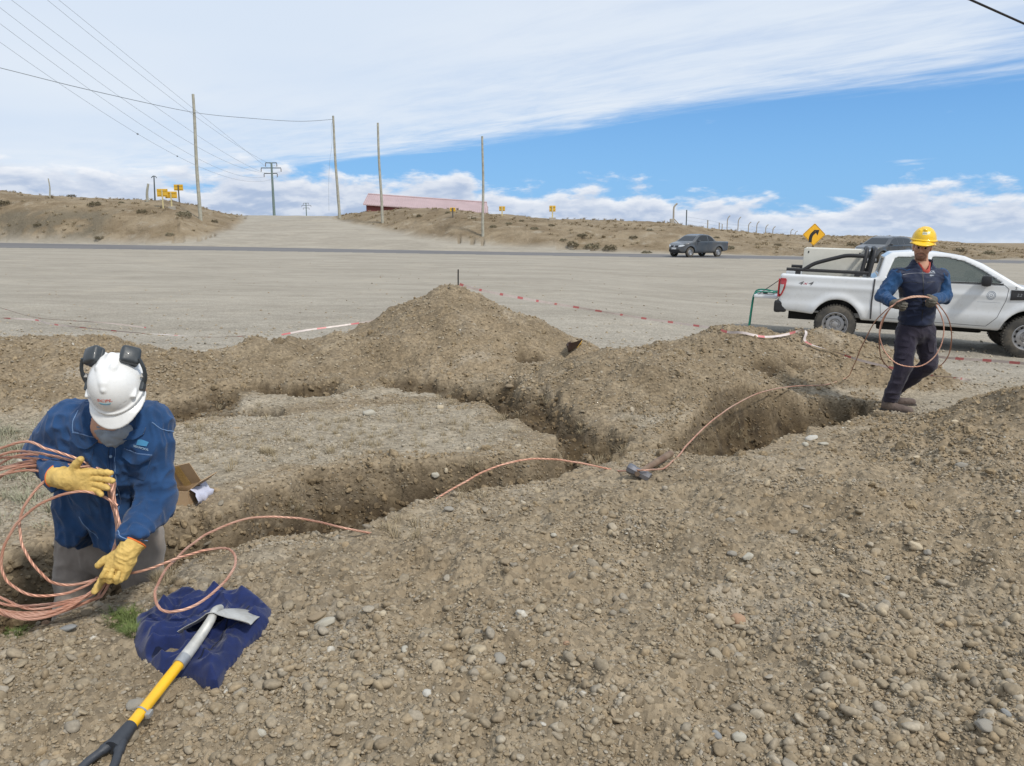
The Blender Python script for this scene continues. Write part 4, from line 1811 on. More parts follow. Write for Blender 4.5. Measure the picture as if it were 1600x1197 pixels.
def make_wheel(parent, c, r, w, rimmat, side, slots=12, bore=0.62):
    """wheel about the local y axis; side = -1 / +1 gives the outer face"""
    rt = Vector(c)
    ty = MB()
    rb = r * bore
    prof = [(rb, -w * .42), (rb * 1.05, -w * .5), (r * .90, -w * .5), (r * .975, -w * .42), (r, -w * .28), (r * 1.0, 0), (r, w * .28), (r * .975, w * .42), (r * .90, w * .5), (rb * 1.05, w * .5), (rb, w * .42)]
    ty.lathe(prof + prof[:1], rt, (0, 1, 0), 40, False)
    # tread blocks
    for k in range(44):
        a = 2 * math.pi * k / 44
        R = Matrix.Rotation(-a, 3, 'Y')
        for s in (-1, 1):
            ty.box(rt + R @ Vector((r * 0.995, s * w * .27, 0)), (0.022, w * .36, 0.028), R)
    t = ty.build('wheel', M_RUBBER, parent, auto=35)
    rm = MB()
    s = side
    prof = [(rb * 1.02, s * w * .47), (rb * .97, s * w * .49), (rb * .93, s * w * .42), (rb * .90, s * w * .20), (rb * .80, s * w * .17), (rb * .70, s * w * .26), (rb * .48, s * w * .30), (rb * .40, s * w * .22), (rb * .26, s * w * .22), (rb * .24, s * w * .34), (rb * .10, s * w * .37), (0.0001, s * w * .37)]
    rm.lathe(prof, rt, (0, 1, 0), 40, False)
    rm.lathe([(rb * .9, -s * w * .1), (rb * .5, -s * w * .1), (.0001, -s * w * .1)], rt, (0, 1, 0), 24, False)
    rm.mi = 1
    for k in range(slots):
        a = 2 * math.pi * k / slots
        R = Matrix.Rotation(-a, 3, 'Y')
        rm.box(rt + R @ Vector((rb * .765, s * w * .225, 0)), (rb * .12, w * .06, rb * .17), R, bev=0.008)
    rm.mi = 0
    for k in range(6):
        a = 2 * math.pi * k / 6
        R = Matrix.Rotation(-a, 3, 'Y')
        rm.lathe([(0.012, 0), (0.012, 0.03 * 1), (0.0001, 0.034)], rt + R @ Vector((rb * .33, s * w * .22, 0)), (0, s, 0), 6)
    rm.build('rim', [rimmat, M_UNDER], t, auto=30)
    return t


def line_on(bvh, pts, dirn, r, name, m, parent, seg=8, closed=False):
    P = spline(pts, seg, closed) if seg > 1 else [Vector(p) for p in pts]
    if closed and seg > 1:
        P.append(P[0].copy())
    D = drape(bvh, P, dirn, 0.0, 1.0)
    mb = MB()
    mb.tube(D, r, 5)
    return mb.build(name, m, parent, auto=60)


def polyline(pts, step=0.04):
    out = []
    for a, b in zip(pts[:-1], pts[1:]):
        a, b = Vector(a), Vector(b)
        n = max(1, int((b - a).length / step))
        out += [a.lerp(b, i / n) for i in range(n)]
    out.append(Vector(pts[-1]))
    return out


def round_poly(pts, r, n=4):
    """round the corners of a 2D polygon"""
    out = []
    m = len(pts)
    for i in range(m):
        p0, p1, p2 = Vector(pts[i - 1]), Vector(pts[i]), Vector(pts[(i + 1) % m])
        a, b = (p0 - p1), (p2 - p1)
        rr = min(r, a.length * .45, b.length * .45)
        s, e = p1 + a.normalized() * rr, p1 + b.normalized() * rr
        for k in range(n + 1):
            t = k / n
            out.append(tuple((s * (1 - t) ** 2 + p1 * 2 * t * (1 - t) + e * t * t)))
    return out


def place_on_ground(root, pts_local, heading, centre, lift=0.0):
    """stand a vehicle on its wheels: heading (x, y), centre = world xy of the local origin"""
    f = Vector((heading[0], heading[1], 0)).normalized()
    l = Vector((-f.y, f.x, 0))
    A, B, Z = [], [], []
    for (px, py) in pts_local:
        w = Vector((centre[0], centre[1], 0)) + f * px + l * py
        A.append((1, px, py))
        Z.append(hgt(w.x, w.y) + lift)
    sol = np.linalg.lstsq(np.array(A), np.array(Z), rcond=None)[0]
    f3 = Vector((f.x, f.y, sol[1])).normalized()
    l3 = Vector((l.x, l.y, sol[2]))
    l3 = (l3 - f3 * l3.dot(f3)).normalized()
    u3 = f3.cross(l3)
    M = Matrix((f3, l3, u3)).transposed().to_4x4()
    M.translation = Vector((centre[0], centre[1], sol[0]))
    root.matrix_world = M
    root.location, root.rotation_euler = M.translation, M.to_euler()


# ---- white pickup --------------------------------------------------
def white_pickup():
    root = empty('pickup_truck', 'white double cab pickup with black sports bar and lowered tailgate behind the yellow helmeted worker', 'pickup truck')
    WB, WR = 3.22, 0.355
    ZS = 1.072          # body heights are drawn slightly low and stretched at the end
    side = [(-1.04, .56), (-1.09, .74), (-1.10, 1.19), (-1.07, 1.235), (.60, 1.225), (.66, 1.26), (.74, 1.60), (.86, 1.685), (1.25, 1.722), (1.70, 1.715), (2.08, 1.665), (2.38, 1.55), (3.02, 1.195), (3.20, 1.165), (3.75, 1.085), (4.02, .98), (4.12, .82), (4.16, .60), (4.08, .44), (3.70, .40), (2.75, .43), (.5, .46), (-.5, .52)]
    side_np = np.array(side)

    def halfw(x, z):
        w = 0.918 - 0.30 * np.maximum(z - 1.20, 0) - 0.35 * np.maximum(z - 1.20, 0) ** 2
        w = w - 0.10 * np.clip((0.70 - z) / 0.3, 0, 1) ** 2
        w = w + 0.014 * np.exp(-((z - 1.02) / 0.05) ** 2) - 0.010 * np.exp(-((z - 0.78) / 0.09) ** 2)
        for cx in (0, WB):
            rr = np.sqrt((x - cx) ** 2 + (z - WR) ** 2)
            w = w + 0.030 * np.exp(-((rr - 0.49) / 0.075) ** 2) * np.clip((z - .3) / .2, 0, 1)
        w = w - 0.55 * np.clip((x - 3.35) / 0.8, 0, 1) ** 2.6
        w = w - 0.03 * np.clip((-0.75 - x) / 0.35, 0, 1) ** 2
        return w
    win_r = round_poly([(.80, 1.235), (.93, 1.60), (1.47, 1.635), (1.47, 1.235)], 0.05)
    win_f = round_poly([(1.545, 1.235), (1.545, 1.635), (1.80, 1.63), (2.08, 1.575), (2.36, 1.45), (2.72, 1.235)], 0.04)

    def body(P):
        x, y, z = P[..., 0], P[..., 1], P[..., 2]
        ay = np.abs(y)
        prof = sd_poly2(x[:, 0, :], z[:, 0, :], side_np)[:, None, :].astype(np.float32)
        w = halfw(x[:, 0, :], z[:, 0, :])[:, None, :].astype(np.float32)
        dd = smax(prof + 0 * ay, ay - w, 0.05)
        # wheel openings
        for cx in (0, WB):
            rr = np.sqrt((x - cx) ** 2 + (z - WR) ** 2) - 0.455
            dd = smax(dd, -np.maximum(rr, 0.55 - ay), 0.012)
        # cargo bed, open at the back
        bed = np.maximum(np.maximum(np.abs(x + 0.42) - 0.965, ay - 0.76), 0.74 - z)
        bed = np.minimum(bed, np.maximum(np.maximum(x + 0.5, ay - 0.70), np.maximum(0.74 - z, z - 3)))
        dd = smax(dd, -bed, 0.012)
        # cabin
        cab = smax(prof + 0.075, ay - w + 0.075, 0.02)
        cab = np.maximum(np.maximum(cab, 0.74 - x), np.maximum(0.62 - z, x - 2.95))
        dd = np.maximum(dd, -cab)
        for wp in (win_r, win_f):
            d2 = sd_poly2(x[:, 0, :], z[:, 0, :], np.array(wp))[:, None, :].astype(np.float32)
            dd = smax(dd, -np.maximum(d2, 0.35 - ay), 0.006)
        # windscreen and rear window
        ws = np.maximum(np.maximum(np.abs(z - 1.40) - 0.175, ay - 0.72 + 0.3 * (z - 1.2)), 2.1 - x)
        dd = smax(dd, -ws, 0.008)
        rw = np.maximum(np.maximum(np.abs(z - 1.43) - 0.13, ay - 0.6), np.maximum(x - 1.0, 0.5 - x))
        dd = smax(dd, -rw, 0.008)
        return dd
    me = sdf_mesh('body', body, (-1.18, -1.02, 0.34), (4.24, 1.02, 1.80), 0.0175, 1)
    ob = link('body', me, M_WHITE, root)
    bvh = bvh_of([ob])
    # glass
    def pane(poly, s, name):
        n = len(poly)
        mb = MB()
        V = []
        for off in (0.022, 0.027):
            for (x, z) in poly:
                V.append(Vector((x, s * (float(halfw(np.array(x), np.array(z))) - off), z)))
        mb.add(V, [list(range(n)), list(range(n, 2 * n))[::-1]] + [[i, (i + 1) % n, n + (i + 1) % n, n + i] for i in range(n)])
        return mb.build(name, M_GLASS, root)
    grow = lambda poly: [(x + (x - 1.5) * 0.02, z + (z - 1.43) * 0.14) for x, z in poly]
    for s in (-1, 1):
        pane(grow(win_r), s, 'side_window')
        pane(grow(win_f), s, 'side_window')
    mb = MB()
    V, n = [], 10
    for (x, z) in ((2.98, 1.20), (2.70, 1.365), (2.40, 1.53), (2.27, 1.59)):
        for k in range(n + 1):
            yy = lerp(-1, 1, k / n) * (0.735 - 0.3 * (z - 1.2))
            V.append(Vector((x + 0.02 - 0.10 * yy * yy, yy, z - 0.012)))
    F = [[i * (n + 1) + k, i * (n + 1) + k + 1, (i + 1) * (n + 1) + k + 1, (i + 1) * (n + 1) + k] for i in range(3) for k in range(n)]
    mb.add(V, F)
    mb.build('windscreen', M_WSCREEN, root, smooth=True)
    mb = MB()
    mb.box((0.735, 0, 1.43), (0.006, 1.22, 0.28), Matrix.Rotation(math.radians(10), 3, 'Y'))
    mb.build('rear_window', M_GLASS, root)
    # interior
    for y in (-0.37, 0.37):
        mb = MB()
        mb.box((1.72, y, 0.80), (0.5, 0.5, 0.16), bev=0.05)
        mb.box((1.46, y, 1.10), (0.14, 0.48, 0.62), Matrix.Rotation(math.radians(-12), 3, 'Y'), bev=0.05)
        mb.box((1.38, y, 1.46), (0.10, 0.26, 0.18), bev=0.04)
        mb.build('seat', M_SEAT, root)
    mb = MB()
    mb.box((0.98, 0, 0.80), (0.45, 1.3, 0.16), bev=0.05)
    mb.box((0.80, 0, 1.05), (0.12, 1.3, 0.55), bev=0.05)
    mb.build('rear_bench', M_SEAT, root)
    mb = MB()
    mb.box((2.62, 0, 1.05), (0.45, 1.44, 0.22), bev=0.06)
    db = mb.build('dashboard', M_BLKPL, root)
    mb = MB()
    ring = [Vector((2.30 + 0.06 * math.sin(a), 0.37 + 0.19 * math.cos(a), 1.10 + 0.18 * math.sin(a))) for a in np.linspace(0, 2 * math.pi, 25)]
    mb.tube(ring, 0.015, 6, False)
    mb.build('steering_wheel', M_BLKPL, root)
    # seams of doors, bed and bonnet
    for s in (-1, 1):
        D = (0, -s, 0)
        f = lambda pts: polyline([(x, s * 1.0, z) for x, z in pts], 0.03)
        mb = MB()
        for pts in ([(.755, 1.18), (.74, .92), (.78, .62), (.80, .535), (1.44, .515), (1.50, .62), (1.505, 1.20)], [(1.50, .515), (2.55, .50), (2.70, .66), (2.80, .95), (2.82, 1.15), (2.74, 1.215)], [(.80, 1.20), (2.74, 1.205)]):
            mb.tube(drape(bvh, f(pts), D, 0.0, 0.6), 0.0042, 5)
        mb.build('door_seams', M_SEAM, root)
        mb = MB()
        mb.tube(drape(bvh, f([(.615, 1.21), (.605, .80), (.62, .50)]), D, 0.0, 0.6), 0.016, 6)
        mb.build('bed_gap', M_SEAM, root)
        # dark window surrounds
        mb = MB()
        mb.tube(drape(bvh, f([(.80, 1.228), (1.50, 1.222), (2.73, 1.225)]), D, 0.004, 0.6), 0.012, 6)
        mb.build('belt_moulding', M_BLKPL, root)
        for x in (0.86, 1.62):
            mb = MB()
            mb.tube([Vector((x, s * 0.925, 1.105)), Vector((x + .03, s * 0.955, 1.108)), Vector((x + .17, s * 0.955, 1.108)), Vector((x + .20, s * 0.925, 1.105))], 0.016, 8)
            mb.build('door_handle', M_BLKPL, root, auto=60)
        # mirror
        mb = MB()
        mb.box((2.44, s * 1.05, 1.275), (0.17, 0.24, 0.185), Matrix.Rotation(s * math.radians(10), 3, 'Z'), bev=0.06)
        mb.tube([(2.50, s * .86, 1.215), (2.48, s * .95, 1.23)], 0.03, 8)
        mb.build('wing_mirror', M_BLKPL, root, auto=40)
        # black vent in the wing with its lettering
        v = drape_patch('wing_vent', bvh, (2.86, s * 1.2, 1.05), (1, 0, 0), (0, 0, 1), [(0, -.085), (0.0, .085), (.24, .085), (.34, .02), (.24, -.07)], D, 0.012, M_BLKPL, root, 0.03)
        Vt, Ft = text_vf('2.2', 0.065, False, 0.25)
        P = drape(bvh, [Vector((2.99 + (-s) * p.x, s * 1.2, 1.055 + p.y)) for p in Vt], D, 0.016)
        mb = MB()
        mb.add(P, Ft)
        mb.build('vent_lettering', mat('dull grey lettering', (.25, .26, .27), .5), v)
        # round emblem and two lines of small lettering on the front door
        mb = MB()
        for rr in (0.068, 0.048, 0.020):
            ring = [Vector((2.56 + rr * math.cos(a), s * 1.2, 1.03 + rr * math.sin(a))) for a in np.linspace(0, 2 * math.pi, 29)]
            mb.tube(drape(bvh, ring, D, 0.0), 0.0045, 4, False)
        mb.build('door_emblem', mat('blue grey decal', (0.16, 0.20, 0.26), 0.5), root)
        mb = MB()
        for zz, w in ((0.915, 0.19),):
            k = 0
            x = 2.54 - w
            while x < 2.54 + w * .9:
                L = random.uniform(0.012, 0.03)
                mb.tube(drape(bvh, [Vector((x, s * 1.2, zz)), Vector((x + L, s * 1.2, zz))], D, 0.0), 0.0035, 4)
                x += L
        mb.build('door_lettering', mat('pale grey decal', (0.40, 0.42, 0.44), 0.5), root)
        # 4x4 decal: two dark figures with a red cross between
        for ch, dx_, mt_ in (('4', -.075, 'd'), ('x', 0.0, 'r'), ('4', .075, 'd')):
            Vt, Ft = text_vf(ch, 0.125 if ch == '4' else 0.10, True, 0.35)
            P = drape(bvh, [Vector((-0.62 + (-s) * (p.x * 1.35 + dx_ * 1.2), s * 1.2, 1.075 + p.y * 0.72)) for p in Vt], D, 0.002)
            mb = MB()
            mb.add(P, Ft)
            mb.build('four_wheel_drive_decal', mat('dark grey decal', (0.12, 0.12, 0.125), 0.5) if mt_ == 'd' else mat('red decal', (0.45, 0.09, 0.11), 0.5), root)
        Vt, Ft = text_vf('2', 0.075, True)
        P = drape(bvh, [Vector((2.93 + (-s) * p.x, s * 1.2, 1.168 + p.y * .8)) for p in Vt], D, 0.002)
        mb = MB()
        mb.add(P, Ft)
        mb.build('unit_number', mat('dark grey decal', (0, 0, 0)), root)
        # tail lamp, wrapping the corner
        tl = drape_patch('tail_lamp', bvh, (0, s * 1.2, 0), (1, 0, 0), (0, 0, 1), [(-1.085, .80), (-1.085, 1.15), (-.985, 1.15), (-.965, 1.12), (-.985, .97), (-1.035, .84)], D, .016, M_RED, root, .02)
        drape_patch('reversing_lens', bvh, (0, s * 1.2, 0), (1, 0, 0), (0, 0, 1), [(-1.083, .85), (-1.083, 1.035), (-1.005, 1.035), (-1.02, .96), (-1.05, .87)], D, .0225, M_CLEAR, tl, .02)
        mb = MB()
        mb.box((-1.108, s * .825, .97), (.03, .13, .34), bev=.01)
        mb.build('lamp_back', M_RED, tl)
        # headlamp
        mb = MB()
        mb.prism([(3.55, .99), (3.80, 1.04), (4.02, .95), (4.06, .84), (3.85, .84)], 'y', min(s * .56, s * .83), max(s * .56, s * .83))
        mb.build('headlamp', M_CLEAR, root)
        # front and rear wheels, mud flaps
        for cx in (0.0, WB):
            make_wheel(root, (cx, s * 0.79, WR * ZS), WR * ZS, 0.235, M_RIM, s)
    # rear bumper, front bumper, grille
    mb = MB()
    mb.box((-1.10, 0, 0.60), (0.15, 1.66, 0.20), bev=0.05)
    for s in (-1, 1):
        mb.box((-1.05, s * .845, 0.625), (0.24, 0.10, 0.22), bev=0.045)
    mb.build('rear_bumper', M_BLKPL, root)
    mb = MB()
    mb.box((4.08, 0, 0.80), (0.10, 0.9, 0.26), bev=0.04)
    mb.build('grille', M_BLKPL, root)
    mb = MB()
    mb.box((4.10, 0, 0.52), (0.16, 1.3, 0.18), bev=0.05)
    mb.build('front_bumper', M_BLKPL, root)
    # chassis, axles, exhaust, inner arches
    mb = MB()
    for s in (-1, 1):
        mb.box((1.4, s * .45, .44), (4.6, .09, .14))
    for cx in (0, WB):
        mb.tube([(cx, -.7, WR), (cx, .7, WR)], 0.06, 8)
    mb.box((0, 0, WR), (0.28, 0.3, 0.28), bev=0.08)
    mb.box((1.9, 0, .42), (1.4, .5, .22), bev=0.05)
    mb.box((1.0, -.55, .40), (.5, .22, .2), bev=0.03)
    for cx in (0, WB):
        mb.box((cx, 0, 0.70), (0.98, 1.12, 0.30), bev=0.02)
    mb.build('chassis', M_UNDER, root)
    mb = MB()
    mb.box((1.62, 0, .452), (2.0, 1.62, .03))
    mb.build('sill_underside', M_UNDER, root)
    # sports bar
    bar = empty_part('sports_bar', root)
    for s in (-1, 1):
        mb = MB()
        mb.tube(polyline([(-1.0, s * .80, 1.315), (.50, s * .80, 1.305)], .1), 0.030, 10)
        mb.build('bed_rail', M_BLKPL, bar, auto=40)
        for x in (-.78, .30):
            m2 = MB()
            m2.box((x, s * .80, 1.262), (.10, .05, .06), bev=0.01)
            m2.build('rail_foot', M_BLKPL, bar)
        m3 = MB()
        m3.tube(spline([(-.68, s * .80, 1.31), (-.60, s * .79, 1.37), (-.45, s * .77, 1.45), (-.10, s * .745, 1.555), (.10, s * .735, 1.60), (.40, s * .72, 1.60)], 6), 0.036, 10)
        m3.build('side_tube', M_BLKPL, bar, auto=40)
    for x in (.42, .56):
        m4 = MB()
        m4.tube(spline([(x - .06, -.79, 1.25), (x - .03, -.765, 1.42), (x, -.72, 1.62), (x + .01, -.62, 1.715), (x + .01, -.3, 1.735), (x + .01, .3, 1.735), (x + .01, .62, 1.715), (x, .72, 1.62), (x - .03, .765, 1.42), (x - .06, .79, 1.25)], 6), 0.038, 10)
        m4.build('hoop', M_BLKPL, bar, auto=40)
    # lowered tailgate
    mb = MB()
    mb.box((-1.36, 0, .775), (.46, 1.40, .065), bev=0.02)
    tg = mb.build('tailgate', M_WHITE, root)
    mb = MB()
    mb.box((-1.37, 0, .812), (.34, 1.2, .012), bev=0.004)
    mb.build('tailgate_liner', mat('scuffed grey liner', (0.33, 0.33, 0.32), 0.7), tg)
    for s in (-1, 1):
        mb = MB()
        mb.tube([(-1.09, s * .69, 1.12), (-1.50, s * .69, .81)], 0.006, 5)
        mb.build('tailgate_cable', M_BLKPL, tg)
    # stand it on the yard
    for o in root.children_recursive:
        if o.type == 'MESH' and o.name.split('.')[0] not in ('wheel', 'rim'):
            for v_ in o.data.vertices:
                v_.co.z *= ZS
    A = at(1301, 537, 15.15)
    A.z = 0
    yw = math.radians(-23)
    Bp = A + Vector((math.cos(yw), math.sin(yw), 0)) * 3.22
    h = (Bp - A).normalized()
    left = Vector((-h.y, h.x, 0))
    org = A + left * 0.79
    place_on_ground(root, [(0, -.79), (0, .79), (WB, -.79), (WB, .79)], (h.x, h.y), (org.x, org.y), -0.012)
    bpy.context.view_layer.update()
    return root


def empty_part(name, parent):
    o = bpy.data.objects.new(name, None)
    COL.objects.link(o)
    o.parent = parent
    return o


PICKUP = white_pickup()
PM = PICKUP.matrix_world.copy()


def in_truck(name, label, cat, loc):
    """a loose thing lying in or on the truck, placed by truck coordinates"""
    o = empty(name, label, cat)
    M = PM @ Matrix.Translation(loc)
    o.location, o.rotation_euler = M.translation, M.to_euler()
    return o


def bed_load():
    m_box = mat('off white plastic bin', (0.60, 0.585, 0.52), 0.55, var=0.06, vscale=2, dust=0.25)
    r = in_truck('equipment_bin', 'large off-white plastic bin standing in the bed of the white pickup', 'bin', (-.16, 0.0, .80))
    mb = MB()
    outer, inner, H = (1.12, 1.0), (1.04, .92), 1.03
    mb.box((0, -outer[1] / 2 + .02, H / 2), (outer[0], .04, H), bev=0.018)
    mb.box((0, outer[1] / 2 - .02, H / 2), (outer[0], .04, H), bev=0.018)
    for s in (-1, 1):
        mb.box((s * (outer[0] / 2 - .02), 0, H / 2), (.036, outer[1] - .06, H - .01), bev=0.015)
    mb.box((0, 0, .03), (inner[0], inner[1], .05))
    mb.build('bin_shell', m_box, r, auto=40)
    for s in (-1, 1):
        m = MB()
        m.box((s * .47, -outer[1] / 2 - .001, H - .075), (.022, .012, .04), bev=.004)
        m.build('handle_slot', M_UNDER, r)
    m = MB()
    m.box((0, -.02, H - .02), (1.0, .82, .03), bev=.01)
    m.build('bin_lid', m_box, r)
    # green hose looped over the tailgate
    g = mat('green hose', (0.005, 0.17, 0.115), 0.4, coat=0.3)
    h = in_truck('garden_hose', 'green hose hanging in loops over the lowered tailgate of the white pickup', 'hose', (-1.36, 0, .873))
    mb = MB()
    mb.tube(spline([(-.30, -.30, -.80), (-.285, -.32, -.40), (-.262, -.33, -.08), (-.20, -.34, .055), (-.02, -.38, .075), (.13, -.42, .05), (.30, -.40, .02), (.40, -.2, .02), (.36, .1, .02), (.2, .2, .02), (.1, -.05, .02), (.15, -.45, .035), (.05, -.55, .045), (-.05, -.60, .045), (-.17, -.62, .035), (-.24, -.63, -.05), (-.262, -.64, -.30), (-.285, -.66, -.80)], 8), 0.017, 8)
    mb.build('hose', g, h, auto=60)
    m = MB()
    m.box((-.02, -.54, .022), (.09, .05, .03), bev=.01)
    m.build('valve', M_BLKPL, h)


bed_load()


# ---- far cars -------------------------------------------------------
def far_car(name, label, cat, kind, paint, u, v, Y, psi, plate):
    root = empty(name, label, cat, group=None)
    WB, WR = 2.62, 0.315
    if kind == 'pickup':
        side = [(-.95, .40), (-1.02, .60), (-1.02, .98), (-.98, 1.01), (.12, 1.02), (.30, 1.06), (.55, 1.30), (.85, 1.44), (1.25, 1.485), (1.60, 1.465), (1.88, 1.37), (2.42, 1.0), (2.55, .965), (3.02, .88), (3.28, .76), (3.36, .56), (3.33, .32), (3.1, .24), (.4, .25)]
        wins = [[(.50, 1.04), (.62, 1.24), (.86, 1.38), (1.00, 1.39), (1.00, 1.03)], [(1.07, 1.03), (1.07, 1.40), (1.55, 1.395), (1.80, 1.32), (2.20, 1.03)]]
    else:
        side = [(-.75, .36), (-.83, .60), (-.82, .92), (-.74, 1.05), (-.45, 1.38), (-.20, 1.46), (.6, 1.51), (1.25, 1.50), (1.60, 1.42), (2.28, 1.03), (2.45, .98), (3.0, .88), (3.28, .75), (3.36, .56), (3.33, .32), (3.1, .24), (.4, .25)]
        wins = [[(-.40, 1.05), (-.25, 1.34), (.35, 1.40), (.35, 1.03)], [(.42, 1.03), (.42, 1.405), (1.02, 1.41), (1.02, 1.02)], [(1.09, 1.02), (1.09, 1.41), (1.35, 1.395), (1.62, 1.30), (2.08, 1.02)]]
    side_np = np.array(side)

    def halfw(x, z):
        w = 0.83 - 0.42 * np.maximum(z - .98, 0) - 0.12 * np.clip((.45 - z) / .25, 0, 1) ** 2
        for cx in (0, WB):
            rr = np.sqrt((x - cx) ** 2 + (z - WR) ** 2)
            w = w + 0.02 * np.exp(-((rr - .40) / .06) ** 2)
        return w - .42 * np.clip((x - 2.55) / .85, 0, 1) ** 2.2 - .10 * np.clip((-.4 - x) / .6, 0, 1) ** 2

    def body(P):
        x, y, z = P[..., 0], P[..., 1], P[..., 2]
        ay = np.abs(y)
        prof = sd_poly2(x[:, 0, :], z[:, 0, :], side_np)[:, None, :].astype(np.float32)
        w = halfw(x[:, 0, :], z[:, 0, :])[:, None, :].astype(np.float32)
        dd = smax(prof + 0 * ay, ay - w, .09)
        for cx in (0, WB):
            rr = np.sqrt((x - cx) ** 2 + (z - WR) ** 2) - .375
            dd = smax(dd, -np.maximum(rr, .5 - ay), .012)
        if kind == 'pickup':
            bed = np.maximum(np.maximum(np.abs(x + .42) - .50, ay - .62), .62 - z)
            dd = smax(dd, -bed, .02)
        return dd
    ob = link('body', sdf_mesh('body', body, (-1.1, -.95, .2), (3.45, .95, 1.6), 0.028, 1), paint, root)
    bvh = bvh_of([ob])
    for s in (-1, 1):
        for wpoly in wins:
            drape_patch('side_window', bvh, (0, s * 1.2, 0), (1, 0, 0), (0, 0, 1), wpoly, (0, -s, 0), .006, M_DGLASS, root, .05)
        mb = MB()
        mb.box((2.02, s * .93, 1.04), (.10, .18, .12), bev=.035)
        mb.build('wing_mirror', paint, root)
        for cx in (0, WB):
            make_wheel(root, (cx, s * .70, WR), WR, .19, M_ALLOY, s, 8)
        drape_patch('headlamp', bvh, (4.0, 0, 0), (0, s, 0), (0, 0, 1), [(.36, .66), (.36, .745), (.62, .80), (.70, .76), (.60, .67)], (-1, 0, 0), .012, M_CLEAR, root, .04)
        drape_patch('tail_lamp', bvh, (-2.0, 0, 0), (0, s, 0), (0, 0, 1), [(.60, .72), (.60, .92), (.74, .92), (.74, .72)], (1, 0, 0), .012, M_RED, root, .05)
        mb = MB()
        for x in ((1.04, 2.24) if kind == 'pickup' else (.385, 1.055, 2.16)):
            mb.tube(drape(bvh, polyline([(x, s * 1.2, 1.0), (x + .02, s * 1.2, .34)], .06), (0, -s, 0), 0, .9), .007, 4)
        mb.build('door_seams', M_SEAM, root)
        mb = MB()
        mb.box((1.22 if kind == 'pickup' else .60, s * .842, .90), (.16, .03, .03), bev=.01)
        mb.build('door_handle', paint, root)
    ztop = 1.38 if kind == 'pickup' else 1.41
    drape_patch('windscreen', bvh, (4.0, 0, 0), (0, 1, 0), (0, 0, 1), [(-.66, 1.05), (-.52, ztop), (0, ztop + .03), (.52, ztop), (.66, 1.05)], (-1, 0, 0), .008, M_DGLASS, root, .05)
    drape_patch('rear_window', bvh, (-2.0, 0, 0), (0, 1, 0), (0, 0, 1), [(-.52, 1.1), (-.45, 1.33), (.45, 1.33), (.52, 1.1)], (1, 0, 0), .008, M_DGLASS, root, .05)
    gr = drape_patch('grille', bvh, (4.0, 0, 0), (0, 1, 0), (0, 0, 1), [(-.36, .63), (-.34, .715), (.34, .715), (.36, .63)], (-1, 0, 0), .012, M_BLKPL, root, .04)
    drape_patch('lower_grille', bvh, (4.0, 0, 0), (0, 1, 0), (0, 0, 1), [(-.55, .33), (-.5, .47), (.5, .47), (.55, .33)], (-1, 0, 0), .012, M_BLKPL, root, .04)
    mb = MB()
    P = drape(bvh, [Vector((4, .062 * math.cos(a), .685 + .062 * math.sin(a))) for a in np.linspace(0, 2 * math.pi, 17)], (-1, 0, 0), .016, .9)
    mb.tube(P, .011, 5, False)
    for a_, b_ in (((-.035, .045), (0, -.045)), ((.035, .045), (0, -.045)), ((-.02, .02), (.02, .02))):
        P = drape(bvh, [Vector((4, a_[0], .685 + a_[1])), Vector((4, b_[0], .685 + b_[1]))], (-1, 0, 0), .016, .9)
        mb.tube(P, .009, 5)
    mb.build('round_emblem', M_CHROME, gr)
    if plate:
        pl = drape_patch('number_plate', bvh, (4.0, 0, 0), (0, 1, 0), (0, 0, 1), [(-.20, .49), (-.20, .60), (.20, .60), (.20, .49)], (-1, 0, 0), .02, M_PLATE, root, .06)
    mb = MB()
    mb.box((1.3, 0, .40), (3.6, 1.1, .30))
    mb.build('chassis', M_UNDER, root)
    # heading: psi degrees from square-on towards the viewer, nose to the left
    p = at(u, v, Y)
    vd = Vector((p.x, p.y, 0)).normalized()
    perp = Vector((-vd.y, vd.x, 0))
    h = perp * math.cos(math.radians(psi)) - vd * math.sin(math.radians(psi))
    c = Vector((p.x, p.y, 0)) - h * (WB / 2)
    place_on_ground(root, [(0, -.7), (0, .7), (WB, -.7), (WB, .7)], (h.x, h.y), (c.x, c.y), 0.015)
    return root


far_car('small_pickup', 'dark grey compact pickup on the road, nose to the left, with a white number plate', 'pickup truck', 'pickup', M_GREYP, 1087, 398, 52.5, 46, True)
far_car('hatchback_car', 'dark car on the road, seen above the roof of the white pickup', 'car', 'hatch', M_DKBLUE, 1377, 409, 46.5, 60, False)
# ------------------------------------------------------------------ people
def cloth(name, col, rough=0.9, var=0.16, vscale=7, weave=900, bump=0.25, fade=0.0, fadecol=(0.3, 0.3, 0.3)):
    m = mat(name, col, rough, var=var, vscale=vscale, bump=bump, bscale=260, weave=weave, spec=0.2, dust=fade, dustcol=fadecol, sheen=0.15)
    return m


